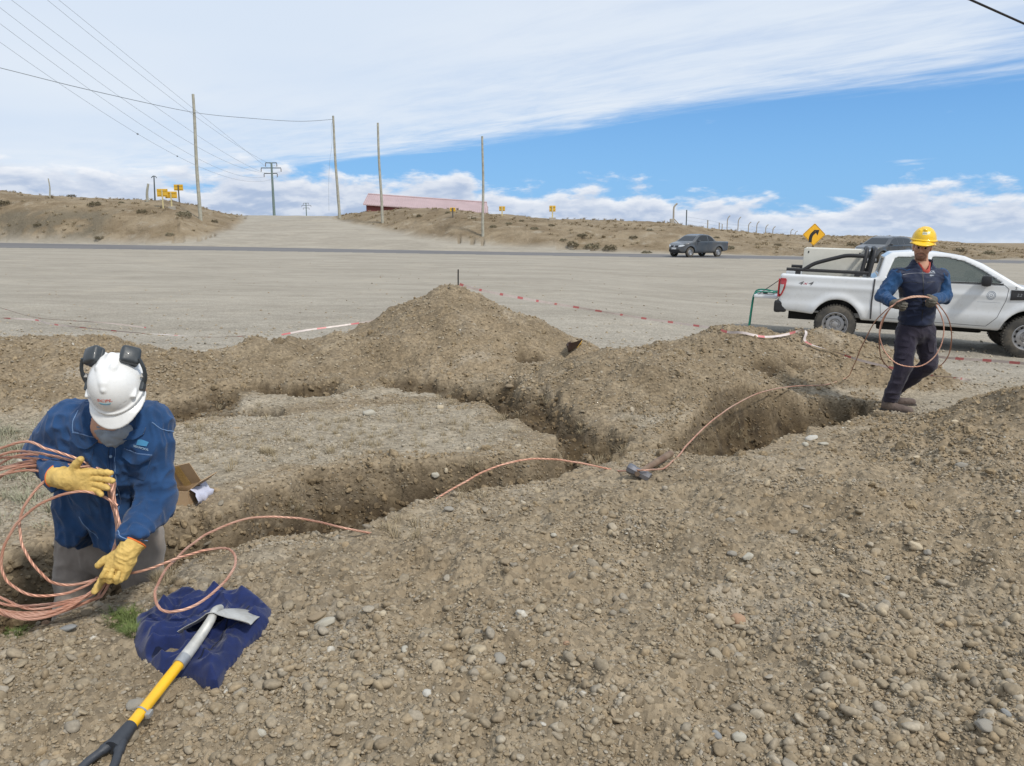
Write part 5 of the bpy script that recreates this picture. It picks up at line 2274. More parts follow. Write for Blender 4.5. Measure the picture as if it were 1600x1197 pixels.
M_DENIM = cloth('blue work denim', (0.017, 0.054, 0.142), var=0.28, vscale=5, fade=0.30, fadecol=(0.045, 0.11, 0.245))
M_DENIM_D = cloth('denim placket', (0.016, 0.050, 0.135), var=0.15)
M_STITCH = cloth('pale blue stitching', (0.16, 0.26, 0.44), var=0.1)
M_GREYTR = cloth('grey work trousers', (0.255, 0.220, 0.190), var=0.14, fade=0.25, fadecol=(0.32, 0.275, 0.23))
M_NAVY = cloth('navy quilted vest', (0.016, 0.023, 0.052), rough=0.6, var=0.15, weave=0, bump=0.15)
M_NAVYTR = cloth('dark purple grey trousers', (0.030, 0.026, 0.042), var=0.2, fade=0.35, fadecol=(0.07, 0.06, 0.07))
M_SHIRTB = cloth('bright blue shirt', (0.018, 0.060, 0.150), var=0.22, fade=0.25, fadecol=(0.04, 0.11, 0.235))
M_RED_S = cloth('red collar', (0.42, 0.075, 0.06))
M_GREYSH = cloth('grey neck scarf', (0.24, 0.27, 0.31))
M_LEATHER = mat('yellow leather glove', (0.60, 0.41, 0.125), 0.65, var=0.18, vscale=14, bump=0.35, bscale=70, spec=0.3, dust=0.25, dustcol=(0.48, 0.36, 0.16))
M_ORANGE = mat('orange glove hem', (0.75, 0.17, 0.03), 0.8)
M_GREYGL = mat('dirty grey glove', (0.115, 0.105, 0.085), 0.85, var=0.25, vscale=14, bump=0.3, bscale=80)
M_SKIN = mat('skin', (0.50, 0.275, 0.185), 0.5, var=0.10, vscale=20, spec=0.4)
M_HAIR = mat('dark hair', (0.022, 0.015, 0.011), 0.7, bump=0.4, bscale=150)
M_STUBBLE = mat('beard stubble', (0.22, 0.115, 0.078), 0.8, var=0.3, vscale=40)
M_EYE = mat('dark eye', (0.02, 0.014, 0.01), 0.2)
M_LIP = mat('lip', (0.34, 0.13, 0.10), 0.5)
M_BOOT = mat('brown suede boot', (0.105, 0.078, 0.070), 0.9, var=0.2, vscale=10, bump=0.3, bscale=90, dust=0.5, dustcol=(0.19, 0.15, 0.12))
M_SOLE = mat('dark boot sole', (0.04, 0.032, 0.028), 0.9)
M_HATW = mat('white hard hat shell', (0.74, 0.745, 0.74), 0.30, var=0.04, vscale=9, spec=0.5, coat=0.25, dust=0.12, dustcol=(0.5, 0.48, 0.44))
M_HATY = mat('yellow hard hat shell', (0.80, 0.50, 0.006), 0.32, var=0.04, vscale=8, coat=0.3)
M_MUFF = mat('dark grey ear defender', (0.035, 0.042, 0.048), 0.45, var=0.15, vscale=20, coat=0.1)
M_COPPER = None


def wrinkle(me, amp, freq, seed, aniso=(1, 1, 1), folds=()):
    """push vertices along their normals to make cloth folds; folds: (centre, radius, axis, amp, wavelength)"""
    n = len(me.vertices)
    co = np.empty(n * 3, np.float32)
    me.vertices.foreach_get('co', co)
    co = co.reshape(-1, 3).astype(float)
    no = np.empty(n * 3, np.float32)
    me.vertices.foreach_get('normal', no)
    no = no.reshape(-1, 3)
    q = co * freq * np.array(aniso) + seed
    wv = np.stack([vnoise3(q * 0.5 + 11, seed), vnoise3(q * 0.5 + 23, seed + 1), vnoise3(q * 0.5 + 37, seed + 2)], -1)
    r1 = 1 - np.abs(2 * vnoise3(q + 2.2 * wv, seed + 3) - 1)
    r2 = vnoise3(q * 2.3 + 1.5 * wv, seed + 4)
    r3 = 1 - np.abs(2 * vnoise3(q * 2.6 + 3.0 * wv, seed + 6) - 1)
    dsp = amp * ((r1 - 0.6) * 1.0 + (r2 - 0.5) * 0.4 + (r3 ** 2 - 0.4) * 0.55)
    for k_, (c, rad, ax, am, wl) in enumerate(folds):
        d_ = co - np.array(c)
        g = np.exp(-(d_ ** 2).sum(-1) / (rad * rad))
        zx = Vector(ax).normalized()
        xx = zx.orthogonal().normalized()
        yx = zx.cross(xx)
        jit = (wv - .5)
        pc = np.stack([d_ @ np.array(zx) / wl + 1.1 * jit[:, 0], d_ @ np.array(xx) / (wl * 2.6) + 1.5 * jit[:, 1], d_ @ np.array(yx) / (wl * 2.6)], -1)
        rg = 1 - np.abs(2 * vnoise3(pc + 7.7 * k_, seed + 40 + k_) - 1)
        dsp = dsp + g * am * 1.5 * (rg ** 1.5 - 0.5)
    co = co + no * dsp[:, None]
    me.vertices.foreach_set('co', co.astype(np.float32).ravel())
    me.update()


def part(name, fn, pts, pad, h, m, parent, wr=None, sm=1):
    P = np.array([tuple(p) for p in pts])
    me = sdf_mesh(name, fn, P.min(0) - pad, P.max(0) + pad, h, sm)
    if wr:
        wrinkle(me, **wr)
    return link(name, me, m, parent)


def hand_sdf(wrist, d, thumb, fingers, thumb_dir, rad=1.0, palm=(0.088, 0.095, 0.034), cuff=None, lens=None):
    """wrist point, d = direction of the fingers, thumb = direction across towards the thumb.
    fingers: four (spread degrees, curl1, curl2, curl3), index first. Returns sdf, points"""
    W = Vector(wrist)
    Y = Vector(d).normalized()
    X = Vector(thumb)
    X = (X - Y * X.dot(Y)).normalized()
    Z = X.cross(Y)
    if cuff is not None and cuff.get('flip'):
        Z = -Z
    pw, pl, pt = palm
    R = np.array([X, Y, Z], np.float32)
    pc = W + Y * (pl * 0.55)
    segs = []
    pts = [W, pc]
    lens = lens or [(0.043, 0.026, 0.021), (0.047, 0.030, 0.023), (0.044, 0.027, 0.022), (0.035, 0.021, 0.019)]
    offs = [0.36, 0.12, -0.12, -0.35]
    for (spr, c1, c2, c3), L, o in zip(fingers, lens, offs):
        p = W + Y * (pl * (1.02 - 0.10 * abs(o - 0.1))) + X * (pw * o)
        ang = 0.0
        fy = (Y * math.cos(math.radians(spr)) + X * math.sin(math.radians(spr))).normalized()
        r = 0.0118 * rad * (0.9 if o < -.3 else 1)
        prev = p - fy * 0.02
        chain = [(prev, r * 1.1)]
        for c, l in zip((c1, c2, c3), L):
            chain.append((p, r))
            ang += math.radians(c)
            dirn = fy * math.cos(ang) - Z * math.sin(ang)
            p = p + dirn * l
            r *= 0.95
        chain.append((p, r * 0.95))
        segs.append(chain)
        pts.append(p)
    tb = W + Y * (pl * 0.30) + X * (pw * 0.40)
    td = Vector(thumb_dir).normalized()
    t1 = tb + td * 0.038
    bend = (td * 0.9 + Y * 0.35).normalized()
    t2 = t1 + bend * 0.034
    segs.append([(tb, 0.0165 * rad), (t1, 0.0135 * rad), (t2, 0.0108 * rad)])
    pts += [tb, t2]

    def fn(P):
        q = (P - V3(pc)) @ R.T
        # palm: rounded block, thicker at the heel
        a = np.abs(q) - V3((pw / 2 - .014, pl * .55 - .014, pt / 2 - .012))
        dd = np.sqrt((np.maximum(a, 0) ** 2).sum(-1)) + np.minimum(a.max(-1), 0) - 0.0135
        dd = smin(dd, sd_cone(P, W - Y * 0.01, W + Y * pl * .4, 0.030 * rad, 0.026 * rad), 0.02)
        fd = None
        for ch in segs:
            g = None
            for (a_, ra), (b_, rb) in zip(ch[:-1], ch[1:]):
                s_ = sd_cone(P, a_, b_, ra, rb)
                g = s_ if g is None else smin(g, s_, 0.004)
            fd = g if fd is None else np.minimum(fd, g)
        dd = smin(dd, fd, 0.009)
        if cuff:
            c0, c1 = Vector(cuff['a']), Vector(cuff['b'])
            dd = smin(dd, sd_cone(P, c0, c1, cuff['ra'], cuff['rb']), 0.015)
            n_ = (c1 - c0).normalized()
            dd = np.maximum(dd, ((P - V3(c1)) @ V3(n_)))
        return dd
    if cuff:
        pts.append(Vector(cuff['b']))
    return fn, pts, (X, Y, Z, segs)


def helmet(parent, c, fwd, up, m, ridge=True, name='hard_hat', k=1.0):
    """hard hat built in its own frame: x = right of wearer, y = forward, z = crown"""
    f = Vector(fwd).normalized()
    u = Vector(up)
    u = (u - f * u.dot(f)).normalized()
    r = f.cross(u)
    M = (Matrix((r, f, u)).transposed() * k).to_4x4()
    M.translation = Vector(c)

    def fn(P):
        x, y, z = P[..., 0], P[..., 1], P[..., 2]
        shell = sd_ell(P, (0, 0, -0.005), (0.112, 0.138, 0.132))
        if ridge:
            for s in (-1, 1):        # two ribs that close to a point above the forehead
                shell = smin(shell, sd_cone(P, (s * .042, -0.105, 0.072), (s * .030, -.02, 0.118), 0.013, 0.012), 0.012)
                shell = smin(shell, sd_cone(P, (s * .030, -.02, 0.118), (0, 0.078, 0.100), 0.012, 0.008), 0.012)
            shell = smin(shell, sd_cone(P, (0, -.09, .088), (0, .05, .112), 0.016, 0.010), .02)
            for s in (-1, 1):
                shell = smin(shell, sd_box(P, (s * .095, .062, .028), (.012, .02, .010), .006), 0.008)
        else:
            a = sd_cone(P, (0, -0.10, 0.085), (0, 0.09, 0.095), 0.022, 0.018)
            shell = smin(shell, a, 0.012)
            for s in (-1, 1):
                shell = smin(shell, sd_cone(P, (s * .05, -0.085, 0.075), (s * .045, 0.075, 0.085), 0.014, 0.010), 0.01)
        inner = sd_ell(P, (0, 0, -0.008), (0.104, 0.130, 0.124))
        # brim: thin rim all round, a visor in front
        rr = np.sqrt((x / 0.124) ** 2 + (y / 0.150) ** 2)
        rim = np.maximum((rr - 1) * 0.12, np.abs(z + 0.004) - 0.007)
        vz = z + 0.010 + 0.9 * np.maximum(y - 0.13, 0) ** 1.2 + 2.2 * x * x * (y > 0)
        vis = np.maximum(np.sqrt((x / 0.118) ** 2 + ((y - 0.05) / 0.150) ** 2) - 1, -1)
        visor = np.maximum(np.maximum(vis * 0.10, np.abs(vz) - 0.0055), 0.02 - y)
        dd = smin(shell, np.minimum(rim, visor), 0.010)
        dd = np.maximum(dd, -inner)
        dd = np.maximum(dd, -np.maximum(np.sqrt((x / 0.102) ** 2 + (y / 0.128) ** 2) - 1, z - .03) if True else dd)
        return np.maximum(dd, -0.055 - z)
    me = sdf_mesh(name, fn, (-.15, -.18, -.07), (.15, .24, .17), 0.0042, 1)
    me.transform(M)
    o = link(name, me, m, parent)
    return o, M


# ================================================================= worker in the trench
def worker_left():
    foot = at(172, 900, 3.42)
    base = Vector((foot.x, foot.y, -0.45))
    root = world_root('person', 'worker in white hard hat and denim shirt bending in the trench over a copper coil', 'person', base)
    A = at
    pel = A(172, 838, 3.43)
    chest = A(170, 712, 3.20)
    neck = A(173, 655, 3.10)
    Rsh, Lsh = A(112, 662, 3.16), A(232, 664, 3.16)
    Rel, Rwr = A(72, 706, 3.25), A(96, 748, 2.985)
    Lel, Lwr = A(243, 782, 3.14), A(205, 852, 2.89)
    hips = [A(130, 842, 3.44), A(216, 840, 3.44)]
    knees = [A(117, 960, 3.36), A(230, 945, 3.40)]
    ank = [Vector((knees[0].x - .01, 3.42, -.36)), Vector((knees[1].x + .01, 3.46, -.36))]
    hc = A(182, 599, 2.99)            # centre of the hat brim
    fwd = Vector((0.03, -0.57, -0.82))
    up = Vector((0.06, -0.82, 0.57))
    f = fwd.normalized()
    u = (up - f * up.dot(f)).normalized()
    headc = hc - u * 0.045
    X = (1, 0, 0)

    # --- body, one continuous figure
    def body(P):
        d = sd_ell(P, headc + f * .0, (0.078, 0.098, 0.115), np.array([f.cross(u), f, u], np.float32))
        jaw = headc - u * .075 + f * .035
        d = smin(d, sd_ell(P, jaw, (0.055, 0.062, 0.06), np.array([f.cross(u), f, u], np.float32)), .03)
        d = smin(d, sd_cone(P, headc + f * .09 - u * .03, headc + f * .105 - u * .045, .014, .012), .012)
        d = smin(d, sd_cone(P, headc - u * .05 - f * .03, neck, .062, .068), .03)
        for s in (-1, 1):
            d = smin(d, sd_ell(P, headc + f.cross(u) * (s * .08) - u * .01, (.012, .022, .034), np.array([f.cross(u), f, u], np.float32)), .008)
        d = smin(d, sd_slab(P, neck - Vector((0, -.02, .05)), chest, .13, .16, X, 0, .09, .11), .05)
        d = smin(d, sd_slab(P, chest, pel, .16, .15, X, 0, .11, .11), .06)
        for a, b, c in ((Rsh, Rel, Rwr), (Lsh, Lel, Lwr)):
            d = smin(d, sd_cone(P, a, b, .058, .045), .03)
            d = smin(d, sd_cone(P, b, c, .045, .025), .02)
        d = smin(d, sd_cone(P, Rwr, A(118, 749, 2.96), .024, .018), .02)
        d = smin(d, sd_cone(P, Lwr, A(190, 876, 2.89), .024, .018), .02)
        for hp, k, an in zip(hips, knees, ank):
            d = smin(d, sd_cone(P, hp, k, .075, .055), .03)
            d = smin(d, sd_cone(P, k, an, .052, .038), .02)
            d = smin(d, sd_cone(P, an - Vector((0, 0, .04)), an + Vector((0, -.13, -.06)), .035, .03), .02)
        return d
    part('body', body, [headc, pel, Rel, Lel, Lwr, Rsh, ank[0] + Vector((0, -.13, -.06)), ank[1], hc], .14, .012, M_SKIN, root)

    # --- trousers and boots
    def trousers(P):
        d = sd_slab(P, pel + Vector((0, 0, .06)), pel - Vector((0, 0, .06)), .185, .19, X, 0, .135, .13)
        for hp, k, an in zip(hips, knees, ank):
            d = smin(d, sd_cone(P, hp, k, .108, .086), .035)
            d = smin(d, sd_cone(P, k, an + Vector((0, 0, .05)), .086, .080), .02)
        return np.maximum(d, (ank[0].z + .02) - P[..., 2])
    tr = part('trousers', trousers, [pel + Vector((0, 0, .1)), *hips, *knees, *ank], .15, .0095, M_GREYTR, root,
              dict(amp=.017, freq=9, seed=5, aniso=(1, 1, .55), folds=[(knees[0], .14, (0.1, 0, 1), .012, .07), (knees[1], .14, (-.1, 0, 1), .012, .07)]))
    for k, an in zip(knees, ank):
        def boot(P, an=an):
            d = sd_cone(P, an + Vector((0, 0, .06)), an - Vector((0, 0, .03)), .058, .056)
            d = smin(d, sd_slab(P, an + Vector((0, .03, -.05)), an + Vector((0, -.17, -.07)), .05, .048, X, 0, .05, .035), .03)
            return np.maximum(d, an.z - .098 - P[..., 2])
        part('boot', boot, [an, an + Vector((0, -.17, -.09))], .09, .010, M_BOOT, root)

    # --- shirt
    hem = A(172, 842, 3.37)
    HP = [A(u_, v_, 3.2) for u_, v_ in ((60, 800), (86, 822), (104, 846), (121, 862), (128, 850), (149, 818), (157, 856), (172, 862), (196, 850), (222, 830), (246, 806), (280, 796))]
    HX, HZ = [p.x for p in HP], [p.z for p in HP]

    def shirt(P):
        d = sd_slab(P, hem, chest, .222, .205, X, 0, .165, .150)
        d = smin(d, sd_slab(P, chest, neck + Vector((0, .03, -.045)), .205, .15, X, 0, .15, .11), .06)
        d = smin(d, sd_cone(P, Rsh, Lsh, .088, .088), .05)
        d = smin(d, sd_ell(P, A(165, 700, 3.33), (.19, .12, .17)), .06)      # the rounded back
        hang = sd_slab(P, A(118, 800, 3.18), A(112, 846, 3.16), .085, .07, X, 0, .05, .035)
        d = smin(d, hang, .05)
        hang = sd_slab(P, A(190, 800, 3.18), A(188, 850, 3.17), .10, .085, X, 0, .05, .035)
        d = smin(d, hang, .05)
        arms = sd_cone(P, Rsh, Rel, .092, .078)
        arms = smin(arms, sd_cone(P, Rel, Rwr, .080, .056), .025)
        arms2 = sd_cone(P, Lsh, Lel, .092, .076)
        arms2 = smin(arms2, sd_cone(P, Lel, Lwr, .079, .058), .025)
        d = smin(d, np.minimum(arms, arms2), .022)
        # cuffs and hem are cut clean
        for w, e in ((Rwr, Rel), (Lwr, Lel)):
            n = (w - e).normalized()
            near = np.sqrt(((P - V3(w)) ** 2).sum(-1)) - .12
            d = np.maximum(d, np.where(near < 0, (P - V3(w)) @ V3(n), -1.0))
        hz = np.interp(P[..., 0], HX, HZ).astype(np.float32)
        d = np.maximum(d, hz - P[..., 2])
        # open collar
        d = np.maximum(d, -sd_cone(P, headc - u * .02, neck + Vector((0, -.075, -.045)), .105, .052))
        return d
    sh = part('shirt', shirt, [Rsh, Lsh, Rel, Rwr, Lel, Lwr, hem, chest, neck, A(190, 850, 3.17), A(165, 700, 3.45)], .15, .0062, M_DENIM, root,
              dict(amp=.019, freq=9, seed=21, aniso=(1.2, 1, .7), folds=[(Rel, .12, (Rwr - Rsh), .014, .05), (Lel, .13, (Lwr - Lsh), .016, .055), (A(222, 826, 3.0), .10, (Lwr - Lel), .010, .04),
                                                                         (A(228, 690, 3.1), .12, (1, 0, -.8), .012, .06), (A(110, 690, 3.1), .10, (-1, 0, -.8), .012, .06), (A(160, 800, 3.2), .16, (.9, 0, .5), .011, .075)]))
    bv = bvh_of([sh])
    view = Vector((-0.16 * 3.2, 3.2, -.75)).normalized()

    def on(u_, v_):
        return A(u_, v_, 2.9)

    def patch(name, px, thick, m, parent=sh, res=.008, off=0.0):
        c = on(*px[0])
        poly = [((on(*p) - c).x, (on(*p) - c).z) for p in px]
        return drape_patch(name, bv, c, (1, 0, 0), (0, 0, 1), poly, view, thick, m, parent, res, off)

    def seam(name, px, r, m=M_STITCH, parent=sh, dash=False):
        P = drape(bv, spline([on(*p) for p in px], 7), view, r * .3, .6)
        mb = MB()
        if dash:
            for i in range(0, len(P) - 1, 2):
                mb.tube([P[i], P[i + 1]], r, 4)
        else:
            mb.tube(P, r, 4)
        return mb.build(name, m, parent, auto=60)
    # placket, pockets with scalloped flaps, yokes
    patch('placket', [(150, 690), (147, 740), (148, 800), (157, 800), (157, 740), (160, 690)], .004, M_DENIM_D)
    seam('placket_seam', [(161, 688), (158, 720), (157, 770), (152, 815)], .0021)
    pk = patch('chest_pocket', [(93, 690), (96, 728), (122, 734), (128, 696)], .004, M_DENIM)
    patch('pocket_flap', [(90, 677), (90, 690), (103, 701), (117, 704), (129, 697), (133, 688), (112, 680)], .018, M_DENIM)
    seam('flap_stitching', [(90, 689), (103, 700), (117, 703), (132, 690)], .0021)
    seam('flap_stitching', [(92, 676), (112, 680), (133, 687)], .0021)
    patch('chest_pocket', [(176, 718), (176, 748), (204, 756), (214, 722)], .004, M_DENIM)
    patch('pocket_flap', [(171, 703), (170, 716), (184, 728), (200, 730), (214, 722), (217, 715), (196, 712)], .018, M_DENIM)
    seam('flap_stitching', [(170, 715), (184, 727), (200, 729), (215, 718)], .0021)
    seam('flap_stitching', [(172, 703), (194, 711), (217, 714)], .0021)
    seam('yoke_seam', [(100, 620 + 6), (118, 622), (134, 625)], .0021)
    seam('yoke_seam', [(214, 660), (228, 672), (240, 676)], .0021)
    seam('sleeve_seam', [(92, 640), (89, 660), (91, 680)], .0021)
    seam('hem_stitching', [(88, 818), (104, 840), (119, 855)], .0018)
    seam('cuff_stitching', [(183, 829), (196, 838), (214, 845), (229, 846)], .0021)
    for v_ in (716, 748, 780):
        mb = MB()
        p = drape(bv, [on(153, v_)], view, .005, .6)[0]
        mb.lathe([(.006, -.003), (.006, .002), (.0001, .003)], p, -view, 10)
        mb.build('button', mat('blue grey button', (0.16, 0.24, 0.36), .4), sh)
    # collar wings and the grey scarf at the throat
    for px in ([(138, 640), (126, 655), (131, 662), (152, 680), (160, 684), (156, 668), (146, 650)], [(206, 668), (190, 672), (170, 684), (172, 690), (192, 688), (206, 678)]):
        patch('collar', px, .012, M_DENIM)
    scarf = lambda P: smin(sd_cone(P, A(160, 672, 3.05), A(177, 685, 3.05), .034, .030), sd_cone(P, A(177, 685, 3.05), A(196, 675, 3.05), .030, .030), .02)
    part('scarf', scarf, [A(160, 672, 3.05), A(196, 675, 3.05), A(177, 689, 3.05)], .06, .006, M_GREYSH, root, dict(amp=.01, freq=22, seed=9, folds=[(A(177, 684, 3.02), .08, (0, 0, 1), .006, .022)]))
    # logo: a sky blue woven block of slanting bars over two pale lines of small lettering
    g_logo = mat('sky blue embroidery', (0.06, 0.25, 0.46), .8)
    lg = patch('shirt_logo', [(194, 689), (192.5, 697), (209, 700), (211, 693), (200, 688)], .0035, g_logo)
    for k in range(4):
        seam('logo_bars', [(194.5 + .3 * k, 690.2 + 2.3 * k), (202, 691.5 + 2.3 * k), (210.5 - .4 * k, 694 + 2.0 * k)], .0011, M_DENIM_D, lg)
    mb = MB()
    Vt, Ft = text_vf('SERVICIOS', .0125, True)
    c = on(199.5, 702.2)
    P = drape(bv, [c + Vector((p.x * .95, 0, p.y - p.x * .32)) for p in Vt], view, .0025, .6)
    mb.add(P, Ft)
    mb.build('logo_lettering', mat('pale embroidery', (0.33, 0.44, 0.55), .8), lg)

    # --- white hard hat with flipped-up ear defenders
    hat, M = helmet(root, hc, fwd, up, M_HATW, k=.90)
    hb = bvh_of([hat])
    wdir = (M.to_3x3() @ Vector((0, -1, -.35))).normalized()
    Vt, Ft = text_vf('SCPL', .021, True, .2)
    loc = lambda x, z: M @ Vector((x, .25, z))
    for txt, zz, m_, sc in (('SCPL', .047, mat('red print', (0.55, 0.10, 0.07), .5), 1.0),):
        mb = MB()
        P = drape(hb, [loc(-p.x * 1.45 * sc + .004, zz + .07 + p.y * .85 * sc) for p in Vt], wdir, .0015, .3)
        mb.add(P, Ft)
        mb.build('hat_lettering', m_, hat)
    for zz, w, m_ in ((.1015, .024, mat('teal print', (0.04, 0.28, 0.36), .5)), (.0965, .021, mat('grey blue print', (0.12, 0.25, 0.38), .5))):
        mb = MB()
        mb.tube(drape(hb, [loc(x, zz - .0015 * math.cos(x * 90)) for x in np.linspace(-w + .004, w + .004, 12)], wdir, 0, .3), .0014, 5)
        mb.build('hat_stripe', m_, hat)
    for s in (-1, 1):
        def cup(P, s=s):
            R = np.array([Vector((1, 0, 0)), Vector((0, .80, .60)), Vector((0, -.60, .80))], np.float32)
            c = V3((s * .076, -.090, .088))
            q = (P - c) * 1.1
            ca, sa = math.cos(s * .55), math.sin(s * .55)
            q2 = np.stack([q[..., 0] * ca + q[..., 2] * -sa, q[..., 1], q[..., 0] * sa + q[..., 2] * ca], -1)
            a = np.abs(q2) - V3((.046 - .018, .046 - .018, .027 - .012))
            d = np.sqrt((np.maximum(a, 0) ** 2).sum(-1)) + np.minimum(a.max(-1), 0) - .016
            d = smin(d, sd_ell(q2, (0, 0, .012), (.042, .040, .024)), .01)
            # groove between the shell and the cushion
            d = np.maximum(d, -(np.maximum(np.abs(q2[..., 2] + .006) - .0022, .040 - np.maximum(np.abs(q2[..., 0]), np.abs(q2[..., 1])))))
            return d
        me = sdf_mesh('ear_defender', cup, (s * .076 - .09, -.17, .01), (s * .076 + .09, .01, .19), .0042, 1)
        me.transform(M)
        o = link('ear_defender', me, M_MUFF, hat)
        mb = MB()
        mb.tube(spline([Vector((s * .112, .012, -.004)), Vector((s * .127, -.012, .022)), Vector((s * .132, -.042, .058)), Vector((s * .118, -.076, .094))], 6), [.010] * 10 + [.008] * 9, 8)
        mb.box(Vector((s * .117, .018, .004)), (.018, .040, .034), bev=.006)
        arm = mb.build('defender_arm', M_MUFF, hat, auto=40)
        arm.data.transform(M)
        mb = MB()
        mb.box(Vector((s * .120, -.022, .030)), (.016, .020, .018), bev=.004)
        sp = mb.build('arm_clip', mat('pale grey clip', (.38, .37, .35), .5), hat)
        sp.data.transform(M)

    # --- gloves
    dr = Vector((1, 0.03, -.06))
    fn, pts, fr = hand_sdf(A(103, 749, 2.955), dr, (0.1, 0.0, 1), [(5, 6, 6, 6), (1, 8, 10, 8), (-4, 14, 14, 10), (-9, 20, 18, 12)], Vector((.55, -.25, .8)), 1.16, (0.094, 0.098, 0.038),
                           dict(a=A(106, 749, 2.955), b=A(89, 744, 2.99), ra=.036, rb=.048))
    g = part('glove', fn, pts, .05, .0036, M_LEATHER, root, dict(amp=.0035, freq=26, seed=31, folds=[(A(112, 749, 2.96), .05, dr, .003, .016)]))
    n_ = (A(89, 744, 2.99) - A(106, 749, 2.955)).normalized()
    mb = MB()
    e1 = n_.orthogonal().normalized()
    e2 = n_.cross(e1)
    mb.tube([A(89.5, 744.2, 2.99) + (e1 * math.cos(t) + e2 * math.sin(t)) * .0475 for t in np.linspace(0, 6.283, 33)], .0035, 6, False)
    mb.build('glove_hem', M_ORANGE, g)
    dl = (A(176, 905, 2.86) - A(205, 852, 2.90)).normalized()
    th = Vector((-1, 0, -.15))
    fn, pts, fr = hand_sdf(A(197, 866, 2.88), dl, th, [(0, 4, 6, 6), (-2, 62, 70, 40), (-4, 68, 72, 40), (-6, 72, 70, 40)], Vector((-.95, -.12, -.42)), 1.18, (0.096, 0.088, 0.040),
                           dict(a=A(197, 866, 2.88), b=A(209, 846, 2.915), ra=.037, rb=.050, flip=True))
    g = part('glove', fn, pts, .05, .0036, M_LEATHER, root, dict(amp=.004, freq=26, seed=35, folds=[(A(196, 872, 2.84), .05, dl, .0035, .016)]))
    n_ = (A(209, 846, 2.915) - A(197, 866, 2.88)).normalized()
    e1 = n_.orthogonal().normalized()
    e2 = n_.cross(e1)
    mb = MB()
    mb.tube([A(208.6, 846.6, 2.914) + (e1 * math.cos(t) + e2 * math.sin(t)) * .0495 for t in np.linspace(0, 6.283, 33)], .0035, 6, False)
    mb.build('glove_hem', M_ORANGE, g)
    return root


worker_left()


